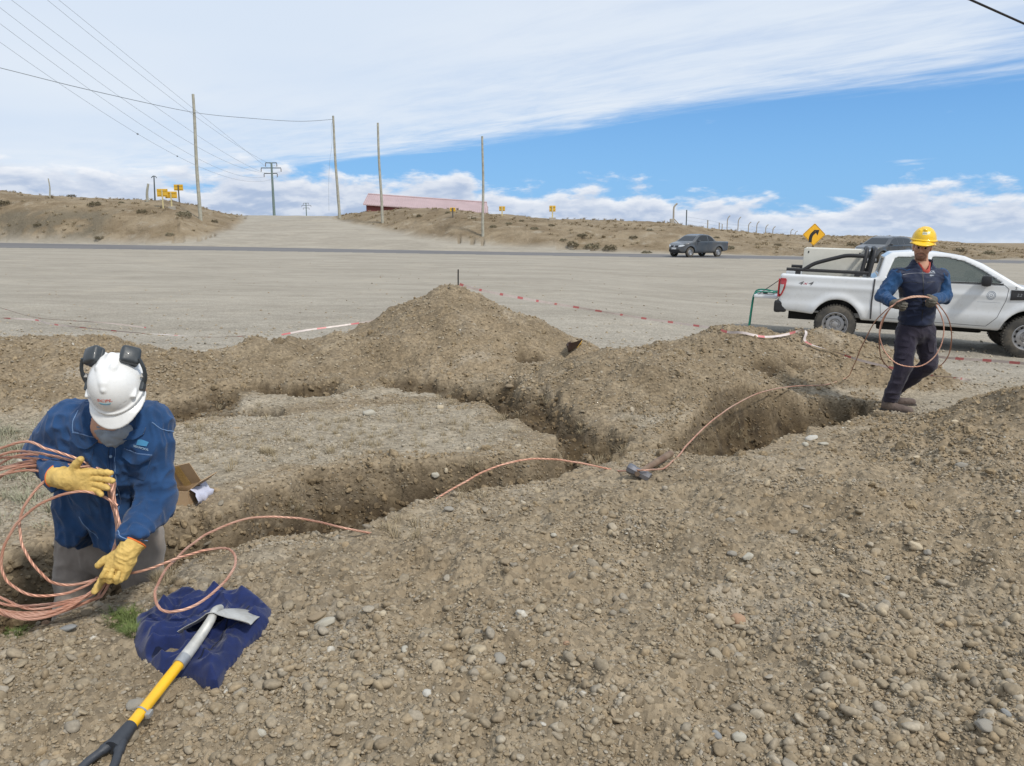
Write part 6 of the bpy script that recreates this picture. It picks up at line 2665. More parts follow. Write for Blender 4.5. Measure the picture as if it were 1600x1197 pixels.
# ================================================================= worker by the pickup
def worker_right():
    f1 = hit(1390, 643, 4, 12)
    Y = f1.y + .02
    f2 = at(1424, 628, Y + .34)
    f2.z = hgt(f2.x, f2.y)
    print('right worker at', Y, f1.z, f2.z)
    K = 1200 / Y                       # photo pixels per metre at the figure
    root = world_root('person', 'worker in yellow hard hat and navy vest standing before the white pickup', 'person', f1)
    A = lambda u, v, dy=0.0: at(u, v, Y + dy)
    pel = A(1431, 512, .06)
    chest = A(1436, 446, .02)
    neck = A(1440, 417, .03)
    Rsh, Lsh = A(1402, 432, .03), A(1470, 433, .03)
    Rel, Rwr = A(1379, 463, .02), A(1396, 474, -.21)
    Lel, Lwr = A(1476, 464, .0), A(1458, 469, -.20)
    hips = [A(1417, 518, .05), A(1445, 518, .08)]
    knees = [A(1411, 574, -.02), A(1451, 570, .08)]
    ank = [Vector((A(1391, 632).x, f1.y + .03, f1.z + .095)), Vector((A(1418, 616).x + .01, f2.y + .03, f2.z + .095))]
    headc = A(1441, 387, .0)
    face = Vector((-.48, -.87, -.10)).normalized()
    up = Vector((.03, -.16, 1)).normalized()
    up = (up - face * up.dot(face)).normalized()
    sx = face.cross(up)
    HR = np.array([sx, face, up], np.float32)
    X = (1, 0, 0)
    TX = (1, 0.12, 0)

    def H(x, y, z):
        return headc + sx * x + face * y + up * z

    def body(P):
        d = sd_ell(P, H(0, -.01, .03), (.077, .095, .105), HR)
        d = smin(d, sd_ell(P, H(0, .028, -.045), (.055, .060, .070), HR), .035)       # jaw
        d = smin(d, sd_ell(P, H(0, .072, -.088), (.024, .020, .022), HR), .02)        # chin
        d = smin(d, sd_cone(P, H(0, .088, .012), H(0, .112, -.024), .009, .015), .012)  # nose
        d = smin(d, sd_cone(P, H(-.045, .076, .027), H(.045, .076, .027), .012, .012), .014)  # brow
        for s in (-1, 1):
            d = smin(d, sd_ell(P, H(s * .048, .065, -.022), (.022, .018, .020), HR), .02)     # cheek
            d = np.maximum(d, -sd_ell(P, H(s * .032, .098, .008), (.016, .014, .009), HR)) if False else d
            d = smin(d, sd_ell(P, H(s * .080, -.012, .0), (.010, .022, .034), HR), .008)      # ear
        d = smin(d, sd_cone(P, H(0, .085, -.055), H(0, .088, -.058), .016, .014), .012)
        d = smin(d, sd_cone(P, H(0, -.02, -.05), neck, .058, .062), .03)
        d = smin(d, sd_slab(P, neck - Vector((0, -.01, .04)), chest, .13, .16, TX, 0, .08, .10), .05)
        d = smin(d, sd_slab(P, chest, pel, .16, .14, TX, 0, .10, .10), .06)
        for a, b, c in ((Rsh, Rel, Rwr), (Lsh, Lel, Lwr)):
            d = smin(d, sd_cone(P, a, b, .055, .044), .03)
            d = smin(d, sd_cone(P, b, c, .043, .028), .02)
        for hp, k, an in zip(hips, knees, ank):
            d = smin(d, sd_cone(P, hp, k, .075, .055), .03)
            d = smin(d, sd_cone(P, k, an, .050, .036), .02)
            d = smin(d, sd_cone(P, an - Vector((0, 0, .03)), an + Vector((.05, -.03, -.03)), .030, .024), .02)
        for w, t in ((Rwr, A(1404, 476, -.24)), (Lwr, A(1450, 471, -.23))):
            d = smin(d, sd_cone(P, w, t, .028, .026), .02)
        return d
    bo = part('body', body, [headc + Vector((0, 0, .06)), Rel, Lel, Rwr, Lwr, *hips, *ank, ank[1] + Vector((.1, -.07, -.05))], .10, .0095, M_SKIN, root)
    hbv = bvh_of([bo])
    # eyes, brows, lips, beard, hair
    for s in (-1, 1):
        mb = MB()
        mb.lathe([(.0001, .006), (.008, .004), (.011, 0), (.008, -.004)], H(s * .031, .084, .005), face, 10)
        mb.build('eye', M_EYE, bo, smooth=True)
        mb = MB()
        mb.tube(drape(hbv, [H(s * x, .2, z) for x, z in ((.012, .024), (.030, .030), (.050, .024))], -face, .0, .1), .0055, 6)
        mb.build('eyebrow', M_HAIR, bo, auto=60)
    mb = MB()
    mb.tube(drape(hbv, [H(x, .2, -.060 + .25 * abs(x) * -.1) for x in (-.024, -.012, 0, .012, .024)], -face, -.001, .1), [.002, .005, .006, .005, .002], 6)
    mb.build('mouth', M_LIP, bo, auto=60)

    def beard(P):
        b = body(P) - .0025
        q = (P - V3(headc)) @ HR.T
        x, y, z = q[..., 0], q[..., 1], q[..., 2]
        mouth = np.sqrt((x / .027) ** 2 + ((z + .061) / .009) ** 2) - 1
        region = np.maximum(np.maximum(z + .040 + .9 * np.maximum(np.abs(x) - .026, 0), .02 - y), -z - .125)
        region = np.maximum(region, -mouth * .01)
        return np.maximum(b, region)
    part('beard', beard, [H(-.07, .0, -.12), H(.07, .12, -.02), H(0, .12, -.12)], .03, .004, M_STUBBLE, bo, None, 0)

    def hair(P):
        d = sd_ell(P, H(0, -.022, .03), (.084, .098, .112), HR)
        q = (P - V3(headc)) @ HR.T
        return np.maximum(np.maximum(d, q[..., 1] - .030 + .25 * np.maximum(q[..., 2], 0)), -.045 - q[..., 2])
    part('hair', hair, [H(-.09, -.12, -.05), H(.09, .05, .14), H(0, 0, .14)], .03, .006, M_HAIR, bo, None, 1)

    def trousers(P):
        d = sd_slab(P, pel + Vector((0, 0, .10)), pel - Vector((0, 0, .05)), .165, .17, TX, 0, .115, .12)
        for hp, k, an, w in zip(hips, knees, ank, (1.0, .97)):
            d = smin(d, sd_cone(P, hp, k, .104 * w, .084 * w), .035)
            d = smin(d, sd_cone(P, k, an + Vector((0, 0, .03)), .080 * w, .066 * w), .02)
        return np.maximum(d, np.where(P[..., 0] < (ank[0].x + ank[1].x) / 2, ank[0].z, ank[1].z) - .005 - P[..., 2])
    tr = part('trousers', trousers, [pel + Vector((0, 0, .15)), *hips, *knees, *ank], .14, .009, M_NAVYTR, root,
              dict(amp=.014, freq=8, seed=41, aniso=(1, 1, .7), folds=[(knees[0], .13, (0, 0, 1), .014, .07), (knees[1], .13, (.3, 0, 1), .014, .07), (ank[0] + Vector((0, 0, .1)), .12, (0, 0, 1), .014, .055), (ank[1] + Vector((0, 0, .1)), .12, (0, 0, 1), .014, .055), (pel - Vector((0, 0, .1)), .14, (.6, 0, 1), .010, .07)]))
    tb = bvh_of([tr])
    vd = Vector((.5, 1, -.12)).normalized()

    def tpatch(name, px, thick, m, parent, bvv, off=0.0):
        c = A(*px[0], -.4)
        poly = [((A(*p, -.4) - c).x, (A(*p, -.4) - c).z) for p in px]
        return drape_patch(name, bvv, c, (1, 0, 0), (0, 0, 1), poly, vd, thick, m, parent, .012, off)
    cp = tpatch('cargo_pocket', [(1397, 541), (1397, 561), (1417, 563), (1422, 543)], .014, M_NAVYTR, tr, tb)
    tpatch('pocket_flap', [(1396, 534), (1396, 541), (1422, 543.5), (1424, 537)], .019, M_NAVYTR, tr, tb)
    tpatch('cargo_pocket', [(1452, 535), (1455, 552), (1463, 552), (1462, 535)], .014, M_NAVYTR, tr, tb)
    for an, toe in ((ank[0], Vector((.17, -.16, -.01))), (ank[1], Vector((.27, -.05, 0.0)))):
        fl = an.z - .095
        tv = Vector((toe.x, toe.y, 0)).normalized()
        sd = (-tv.y, tv.x, 0)
        tip = an + toe * .80
        tip.z = an.z - .055 + toe.z

        def boot(P, an=an, tip=tip, sd=sd, tv=tv):
            d = sd_cone(P, an + Vector((0, 0, .05)), an - Vector((0, 0, .03)), .054, .052)
            heel = an - tv * .035 + Vector((0, 0, -.05))
            d = smin(d, sd_slab(P, heel, tip, .047, .046, sd, 0, .050, .040), .03)
            return np.maximum(d, (an.z - .085) - P[..., 2])
        b = part('boot', boot, [an + Vector((0, 0, .06)), tip, an - tv * .08], .08, .0075, M_BOOT, root, dict(amp=.004, freq=22, seed=51, folds=[(an + tv * .06, .05, tv, .004, .022)]))

        def sole(P, an=an, tip=tip, sd=sd, tv=tv):
            heel = an - tv * .035 + Vector((0, 0, -.09))
            t2 = Vector((tip.x, tip.y, heel.z))
            d = sd_slab(P, heel, t2, .053, .052, sd, 0, .06, .06)
            return np.maximum(np.maximum(d, P[..., 2] - (an.z - .072)), (an.z - .102) - P[..., 2])
        part('sole', sole, [an - Vector((0, 0, .10)), tip, an - tv * .08], .07, .007, M_SOLE, b)

    # --- blue shirt: sleeves and the tail showing under the vest
    def shirt(P):
        d = sd_slab(P, A(1432, 510, .05), chest, .148, .160, TX, 0, .098, .110)
        d = smin(d, sd_cone(P, Rsh, Lsh, .075, .075), .05)
        arms = smin(sd_cone(P, Rsh, Rel, .076, .064), sd_cone(P, Rel, Rwr, .064, .046), .02)
        arms2 = smin(sd_cone(P, Lsh, Lel, .075, .062), sd_cone(P, Lel, Lwr, .062, .046), .02)
        d = smin(d, np.minimum(arms, arms2), .025)
        for w, e in ((Rwr, Rel), (Lwr, Lel)):
            n = (w - e).normalized()
            near = np.sqrt(((P - V3(w)) ** 2).sum(-1)) - .10
            d = np.maximum(d, np.where(near < 0, (P - V3(w)) @ V3(n), -1.0))
        # tail: dips to a point in the middle front
        px = P[..., 0]
        lo = A(1432, 512).z - .055 * np.exp(-((px - A(1438, 512).x) / .06) ** 2) + .02
        d = np.maximum(d, lo - P[..., 2])
        return np.maximum(d, -sd_cone(P, neck + Vector((0, 0, .1)), neck - Vector((0, .03, .02)), .075, .06))
    sh = part('shirt', shirt, [Rsh, Lsh, Rel, Lel, Rwr, Lwr, A(1432, 520, .05), neck], .13, .0085, M_SHIRTB, root,
              dict(amp=.017, freq=10, seed=61, aniso=(1, 1, .7), folds=[(Rel, .10, Rwr - Rsh, .014, .05), (Lel, .10, Lwr - Lsh, .014, .05), (A(1390, 445), .08, (0, 0, 1), .008, .05)]))

    # --- navy vest with a standing collar
    def vest(P):
        d = sd_slab(P, A(1432, 500, .05), chest, .178, .190, TX, 0, .132, .142)
        d = smin(d, sd_slab(P, chest, neck - Vector((0, -.01, .03)), .188, .13, TX, 0, .14, .10), .05)
        d = smin(d, sd_cone(P, Rsh + Vector((.01, 0, .008)), Lsh + Vector((-.01, 0, .006)), .081, .081), .04)
        col = sd_cone(P, neck - Vector((0, -.01, .04)), neck + Vector((0, .005, .055)), .095, .098)
        d = smin(d, col, .02)
        d = np.maximum(d, -sd_cone(P, neck + Vector((0, -.02, .12)), neck + Vector((0, -.055, -.035)), .100, .052))
        d = np.maximum(d, P[..., 2] - (neck.z + .062 + .02 * np.abs(P[..., 0] - neck.x) / .1))
        for s, e in ((Rsh, Rel), (Lsh, Lel)):
            ex = (e - s).normalized()
            sgn = 1 if s is Lsh else -1
            arm = sd_cone(P, s + Vector((sgn * .076, 0, -.03)), e + Vector((sgn * .055, 0, 0)), .086, .080)
            d = np.maximum(d, -arm)
        return np.maximum(d, A(1432, 507, .05).z - P[..., 2])
    ve = part('vest', vest, [Rsh, Lsh, neck + Vector((0, 0, .1)), A(1432, 507, .05), chest], .16, .0085, M_NAVY, root,
              dict(amp=.014, freq=9, seed=71, aniso=(.6, .6, 1.3), folds=[(A(1432, 488), .14, (.1, 0, 1), .014, .075), (A(1415, 460), .10, (.3, 0, 1), .008, .06)]))
    vb = bvh_of([ve])
    vd = Vector((.5, 1, -.08)).normalized()

    def vline(name, px, r, m, parent=ve):
        P = drape(vb, spline([A(*p, -.4) for p in px], 7), vd, 0, .7)
        mb = MB()
        mb.tube(P, r, 5)
        return mb.build(name, m, parent, auto=60)
    vline('reflective_piping', [(1411, 427), (1424, 425), (1437, 424.5), (1452, 425), (1464, 425.5)], .0030, mat('grey piping', (0.22, 0.23, 0.27), .5))
    vline('zip', [(1443, 421), (1444, 440), (1444, 470), (1442, 502)], .0035, M_BLACK)
    for px in ([(1410, 441), (1424, 439), (1438, 441)], [(1450, 440), (1464, 439)], [(1405, 470), (1420, 468), (1440, 471)], [(1446, 470), (1466, 468)]):
        vline('quilt_seam', px, .0025, M_BLACK)
    # chest emblem and its lettering
    le = mat('pale blue embroidery', (0.22, 0.40, 0.62), .7)
    c = A(1456, 418.5, -.4)
    drape_patch('vest_emblem', vb, c, (1, 0, 0), (0, 0, 1), [(-.018, -.016), (-.018, .014), (-.004, .022), (.016, .016), (.006, .004), (-.006, -.016)], vd, .004, le, ve, .006)
    for txt, v_, sz in (('SCPL', 422.6, .030), ('SERV', 428.6, .020)):
        Vt, Ft = text_vf(txt, sz, True)
        c = A(1458.5, v_, -.4)
        P = drape(vb, [c + Vector((p.x, 0, p.y)) for p in Vt], vd, .003, .7)
        mb = MB()
        mb.add(P, Ft)
        mb.build('vest_lettering', mat('white embroidery', (0.5, 0.55, 0.62), .7), ve)
    # red shirt collar at the throat
    def redc(P):
        d = sd_cone(P, neck + Vector((0, -.02, .02)), neck + Vector((.0, -.065, -.045)), .070, .050)
        d = np.maximum(d, -sd_cone(P, neck + Vector((0, -.04, .06)), neck + Vector((-.005, -.085, -.02)), .060, .022))
        return d
    part('collar', redc, [neck, neck + Vector((0, -.06, -.05))], .10, .006, M_RED_S, root)

    # --- yellow hard hat
    hat, M = helmet(root, H(0, -.004, .083), face, up, M_HATY, ridge=False, k=1.0)
    hb = bvh_of([hat])
    wd = (M.to_3x3() @ Vector((0, -1, -.25))).normalized()
    dec = drape_patch('hat_decal', hb, M @ Vector((0, .3, .115)), M.to_3x3() @ Vector((1, 0, 0)), M.to_3x3() @ Vector((0, 0, 1)), [(-.022, -.016), (-.022, .014), (.022, .014), (.022, -.016)], wd, .0015, mat('pale decal', (.62, .62, .45), .5), hat, .01)
    Vt, Ft = text_vf('SCPL', .018, True)
    P = drape(hb, [M @ Vector((-p.x, .3, .115 + p.y)) for p in Vt], wd, .0045, .35)
    mb = MB()
    mb.add(P, Ft)
    mb.build('hat_lettering', mat('grey print', (.22, .25, .22), .5), dec)
    # white harness strap behind the left ear
    mb = MB()
    mb.tube(spline([H(.088, -.06, .065), H(.092, -.055, .03), H(.088, -.05, -.01), H(.075, -.055, -.05)], 5), .007, 6)
    mb.build('hat_strap', mat('white strap', (.68, .68, .68), .6), hat, auto=60)

    # --- grey gloves closed round the cable
    fn, pts, fr = hand_sdf(A(1397, 474.5, -.22), Vector((.75, -.45, -.20)), Vector((.25, -.3, .8)), [(4, 50, 60, 40), (1, 55, 62, 40), (-3, 58, 62, 40), (-7, 60, 60, 40)], Vector((.75, -.35, .35)), 1.2, (.088, .082, .040),
                           dict(a=A(1397, 474.5, -.22), b=A(1392, 472, -.17), ra=.036, rb=.042))
    part('glove', fn, pts, .05, .0045, M_GREYGL, root, dict(amp=.004, freq=24, seed=81))
    fn, pts, fr = hand_sdf(A(1458, 469.5, -.21), Vector((-.8, -.42, -.12)), Vector((-.2, -.3, .8)), [(4, 50, 60, 40), (1, 55, 62, 40), (-3, 58, 62, 40), (-7, 60, 60, 40)], Vector((-.75, -.35, .30)), 1.2, (.088, .082, .040),
                           dict(a=A(1458, 469.5, -.21), b=A(1464, 468, -.16), ra=.036, rb=.042, flip=True))
    part('glove', fn, pts, .05, .0045, M_GREYGL, root, dict(amp=.004, freq=24, seed=85))
    return Y


YW = worker_right()
# ------------------------------------------------------------------ copper cable
def copper_material():
    m = bpy.data.materials.new('bare copper cable')
    m.use_nodes = True
    t = NT(m.node_tree)
    b = t.n['Principled BSDF']
    tcn = t.node('ShaderNodeTexCoord')
    n = t.noise(tcn.outputs['Object'], 9, 5, 0.6)
    n2 = t.noise(tcn.outputs['Object'], 2.0, 3, 0.6)
    c = t.mix(t.mapr(n, .3, .7), (0.43, 0.205, 0.135), (0.58, 0.34, 0.25))
    c = t.mix(t.mapr(n2, .45, .65, 0, .6), c, (0.58, 0.42, 0.32))
    t.put(b.inputs['Base Color'], c)
    b.inputs['Metallic'].default_value = 0.35
    b.inputs['Roughness'].default_value = 0.5
    return m


M_COPPER = copper_material()


def rope(pts, r, strands=6, lay=0.030, n=6):
    """twisted cable: strands wound round a core"""
    P = [Vector(p) for p in pts]
    P = [p + Vector((vnoise2(np.array([i * .31]), np.array([1.5]), 61)[0] - .5, vnoise2(np.array([i * .31]), np.array([4.5]), 62)[0] - .5, vnoise2(np.array([i * .31]), np.array([7.5]), 63)[0] - .5)) * .006 for i, p in enumerate(P)]
    # resample evenly
    L = [0]
    for a, b in zip(P[:-1], P[1:]):
        L.append(L[-1] + (b - a).length)
    step = 0.010
    m = max(4, int(L[-1] / step))
    Q = []
    j = 0
    for i in range(m + 1):
        s = L[-1] * i / m
        while j < len(L) - 2 and L[j + 1] < s:
            j += 1
        t = (s - L[j]) / max(1e-9, L[j + 1] - L[j])
        Q.append(P[j].lerp(P[j + 1], t))
    mb = MB()
    N = None
    frames = []
    for i in range(len(Q)):
        T = (Q[min(i + 1, len(Q) - 1)] - Q[max(i - 1, 0)]).normalized()
        N = T.orthogonal().normalized() if N is None else (N - T * N.dot(T)).normalized()
        frames.append((N.copy(), T.cross(N)))
    V, F = [], []
    k = strands * 2
    for i, (q, (a, b)) in enumerate(zip(Q, frames)):
        tw = 2 * math.pi * (L[-1] * i / m) / (lay * strands) * 1.0
        for c in range(k):
            ang = 2 * math.pi * c / k + tw
            rr = r * (1.10 if c % 2 == 0 else 0.78)
            V.append(q + (a * math.cos(ang) + b * math.sin(ang)) * rr)
    for i in range(len(Q) - 1):
        for c in range(k):
            F.append((i * k + c, i * k + (c + 1) % k, (i + 1) * k + (c + 1) % k, (i + 1) * k + c))
    mb.add(V, F)
    return mb


def cables():
    base = hit(60, 960)
    root = world_root('copper_cable', 'bare twisted copper cable coiled by the trench worker and running on to the other worker', 'cable', base)
    A = at
    R = 0.0050
    rs = np.random.default_rng(5)
    # the coil: hand-held at the upper right, hanging to the ground at the lower left
    def Yof(v):
        return float(np.interp(v, [690, 745, 790, 880, 915, 940, 985], [3.06, 3.035, 2.985, 2.93, 2.91, 2.86, 2.78]))
    pts = []
    # (centre u, v, half width, half height)
    loops = [(70, 840, 116, 124), (40, 838, 150, 134), (62, 850, 124, 112), (20, 836, 168, 124), (84, 830, 98, 108), (46, 846, 140, 120), (66, 838, 122, 128), (30, 844, 158, 116)]
    for li, (cu, cv, hu, hv) in enumerate(loops):
        for k in range(18):
            a = math.radians(-60 + 360 * k / 18)         # start near the hand, run clockwise
            t = k / 18
            nx = loops[(li + 1) % len(loops)]
            f_ = lambda i: lerp(loops[li][i], nx[i], t)
            u = f_(0) + f_(2) * math.cos(a) + rs.normal(0, 3.0)
            v = f_(1) + f_(3) * math.sin(a) + rs.normal(0, 2.5)
            # all strands gather in the hands
            gx, gy = 160 + li * 3.0, 742 + li * 1.6
            w = math.exp(-((a - math.radians(-38)) / 0.42) ** 2) * 0.8
            u, v = lerp(u, gx, w), lerp(v, gy - 8, w)
            w2 = math.exp(-((a - math.radians(52)) / 0.38) ** 2) * 0.75
            u, v = lerp(u, 150 + li * 2.2, w2), lerp(v, 915 + li * 2.4, w2)
            pts.append(A(u, v, Yof(v) + (li - 3) * .006 + rs.normal(0, .007)))
    coil = rope(spline(pts, 5), R)
    coil.build('coil', M_COPPER, root, auto=60)
    # two strands that bow out of the bundle
    s1 = [A(172, 745, 3.03), A(140, 728, 3.03), A(80, 745, 2.99), A(42, 785, 2.93), A(31, 820, 2.91), A(40, 865, 2.87), A(75, 905, 2.85), A(110, 914, 2.88), A(150, 905, 2.90)]
    rope(spline(s1, 9), R).build('coil_strand', M_COPPER, root, auto=60)
    s2 = [A(184, 790, 2.96), A(160, 775, 2.95), A(125, 768, 2.93), A(70, 784, 2.90), A(25, 820, 2.88), A(2, 870, 2.84), A(10, 905, 2.82), A(50, 930, 2.81), A(110, 925, 2.87), A(152, 905, 2.90)]
    rope(spline(s2, 9), R).build('coil_strand', M_COPPER, root, auto=60)
    s3 = [A(-60, 720, 3.0), A(0, 700, 3.0), A(40, 690, 3.0), A(75, 702, 3.0), A(120, 716, 3.03), A(160, 735, 3.04)]
    rope(spline(s3, 9), R).build('coil_strand', M_COPPER, root, auto=60)
    # from the lower hand: over the cut, a loop on the jacket, then along the trench
    g = lambda u, v, l=.012: hit(u, v, lift=0.0) + Vector((0, 0, l))
    e1 = g(572, 836)
    p1 = [A(150, 903, 2.91), A(190, 898, 2.93), A(235, 888, 2.96), A(285, 870, 3.05), A(330, 858, 3.12), A(358, 858, 3.10), A(368, 876, 3.02), A(358, 900, 2.90), A(322, 935, 2.74), A(285, 953, 2.66), A(255, 954, 2.65), A(243, 938, 2.69), A(246, 915, 2.78), A(264, 885, 2.98), A(300, 850, 3.25), A(340, 826, 3.45), A(385, 811, 3.6), A(430, 808, 3.70), A(480, 812, 3.74), A(530, 824, e1.y - .05), e1, e1 + Vector((.10, .06, -.05)), e1 + Vector((.2, .13, -.12))]
    rope(spline(p1, 8), R).build('cable_run', M_COPPER, root, auto=60)
    e2, e3 = g(690, 777), g(945, 735)
    p2 = [e2 + Vector((-.18, -.12, -.12)), e2 + Vector((-.07, -.05, -.04)), e2, A(722, 756, lerp(e2.y, e3.y, .15)), A(760, 735, lerp(e2.y, e3.y, .32)), A(805, 721, lerp(e2.y, e3.y, .5)), A(850, 717, lerp(e2.y, e3.y, .65)), A(900, 722, lerp(e2.y, e3.y, .82)), e3, g(968, 739), g(988, 744, .03), g(1012, 747, .05), g(1035, 737, .02), g(1052, 724, .015)]
    y0, y1 = p2[-1].y, g(1300, 600).y
    ground_end = g(1322, 592, .01)
    y1 = ground_end.y
    for u, v, t in ((1062, 710, .04), (1080, 688, .12), (1110, 660, .25), (1145, 635, .40), (1190, 613, .58), (1240, 604, .76), (1290, 601, .93)):
        p2.append(A(u, v, lerp(y0, y1, t)))
    p2 += [ground_end, A(1331, 578, lerp(y1, YW - .15, .25)), A(1345, 545, lerp(y1, YW - .2, .6)), A(1366, 505, lerp(y1, YW - .22, .85)), A(1386, 484, YW - .25), A(1397, 476, YW - .27), A(1404, 471, YW - .29), A(1420, 465.5, YW - .30), A(1440, 464, YW - .30), A(1452, 466, YW - .28), A(1459, 471, YW - .26), A(1467, 485, YW - .26), A(1474, 505, YW - .27), A(1473, 530, YW - .29), A(1462, 555, YW - .31), A(1443, 570, YW - .31), A(1420, 573, YW - .30), A(1398, 566, YW - .27), A(1382, 548, YW - .22), A(1374, 522, YW - .2), A(1380, 497, YW - .21), A(1394, 479, YW - .25), A(1405, 470, YW - .28), A(1425, 463.5, YW - .29), A(1446, 463.5, YW - .28), A(1460, 470, YW - .25), A(1472, 483, YW - .2), A(1483, 503, YW - .1), A(1487, 530, YW + .05), A(1482, 555, YW + .2), A(1468, 572, YW + .3), A(1440, 585, YW + .32), A(1405, 585, YW + .30), A(1380, 565, YW + .2), A(1374, 540, YW + .05), A(1377, 510, YW - .1), A(1388, 486, YW - .22), A(1400, 473, YW - .27)]
    rope(spline(p2, 8), R * 1.05).build('cable_run', M_COPPER, root, auto=60)


cables()


# ------------------------------------------------------------------ jacket and shovel in the foreground
M_JACKET = cloth('royal blue quilted jacket', (0.010, 0.019, 0.082), rough=.75, var=.3, weave=0, bump=.2, fade=.3, fadecol=(.020, .040, .145))
M_LINING = cloth('dark jacket lining', (0.006, 0.010, 0.032), var=.2, weave=0)
M_STEEL = mat('worn shovel steel', (0.50, 0.50, 0.48), .5, .25, var=.2, vscale=10, dust=.6, dustcol=(.30, .27, .21), bump=.15, bscale=50)
M_SHYEL = mat('yellow shovel shaft', (0.78, 0.44, 0.008), .4, var=.08, vscale=12, coat=.2, dust=.15)
M_GRIP = mat('dark grey plastic grip', (0.035, 0.040, 0.050), .55, bump=.15, bscale=120)


def jacket():
    px = JACKET_PX
    W = [hit(u, v) for u, v in px]
    c = sum(W, Vector()) / len(W)
    poly = np.array([(p.x, p.y) for p in W])
    zg = c.z
    # ground height is nearly flat here: fit a plane
    Am = np.array([(1, p.x, p.y) for p in W])
    pl = np.linalg.lstsq(Am, np.array([p.z for p in W]), rcond=None)[0]
    hx, hy = hit(265, 1018).x, hit(265, 1018).y

    def top(x, y):
        d = -sd_poly2(x, y, poly)
        e = np.clip(d / .05, 0, 1)
        base = .050 * np.sqrt(np.clip(1 - (1 - e) ** 2, 0, 1)) * (d > 0)
        wx = x + .10 * (fbm2(x * 7, y * 7, 3, 301) - .5)
        wy = y + .10 * (fbm2(x * 7 + 9, y * 7, 3, 302) - .5)
        r1 = 1 - np.abs(2 * fbm2((wx * .8 + wy * .6) * 9, (wx * .6 - wy * .8) * 4, 2, 303) - 1)
        r2 = 1 - np.abs(2 * fbm2((wx * .3 - wy * .9) * 13, (wx * .9 + wy * .3) * 6, 2, 304) - 1)
        fold = .042 * (r1 ** 3.0 - .30) + .034 * (r2 ** 3.0 - .28) + .016 * (fbm2(x * 40, y * 40, 2, 305) - .5)
        h = base + fold * e
        # the open sleeve / neck hole
        q = np.sqrt(((x - hx) / .085) ** 2 + ((y - hy) / .040) ** 2)
        rim = np.exp(-((q - 1.25) / .28) ** 2) * .020
        h = h + rim - .06 * np.clip(1.1 - q, 0, 1)
        return pl[0] + pl[1] * x + pl[2] * y + np.maximum(h, .022 * (d > 0))

    def fn(P):
        x, y = P[:, :, 0, 0].astype(float), P[:, :, 0, 1].astype(float)
        t = top(x, y)[:, :, None]
        g = (pl[0] + pl[1] * x + pl[2] * y)[:, :, None] - .03
        ed = sd_poly2(x, y, poly)[:, :, None]
        return np.maximum(np.maximum((P[..., 2] - t) * .7, g - P[..., 2]), ed).astype(np.float32)
    me = sdf_mesh('jacket', fn, (poly[:, 0].min() - .03, poly[:, 1].min() - .03, c.z - .10), (poly[:, 0].max() + .03, poly[:, 1].max() + .03, c.z + .20), .0055, 2)
    o = link('jacket', me, M_JACKET)
    tag(o, 'crumpled dark blue quilted jacket lying on the gravel under the shovel blade', 'jacket')
    bv = bvh_of([o])
    ol = []
    for k in range(14):
        a = 2 * math.pi * k / 14
        ol.append((.066 * math.cos(a), .028 * math.sin(a)))
    drape_patch('lining', bv, (hx, hy, c.z + .5), (1, 0, 0), (0, 1, 0), ol, (0, 0, -1), .003, M_LINING, o, .01)
    mb = MB()
    zp = [hit(u, v) for u, v in ((312, 1050), (325, 1035), (345, 1012), (368, 988), (390, 962))]
    mb.tube(drape(bv, spline([(p.x, p.y, p.z + .5) for p in zp], 8), (0, 0, -1), .001, .2), .0035, 5)
    mb.build('zip', M_LINING, o)
    return bv


JB = jacket()


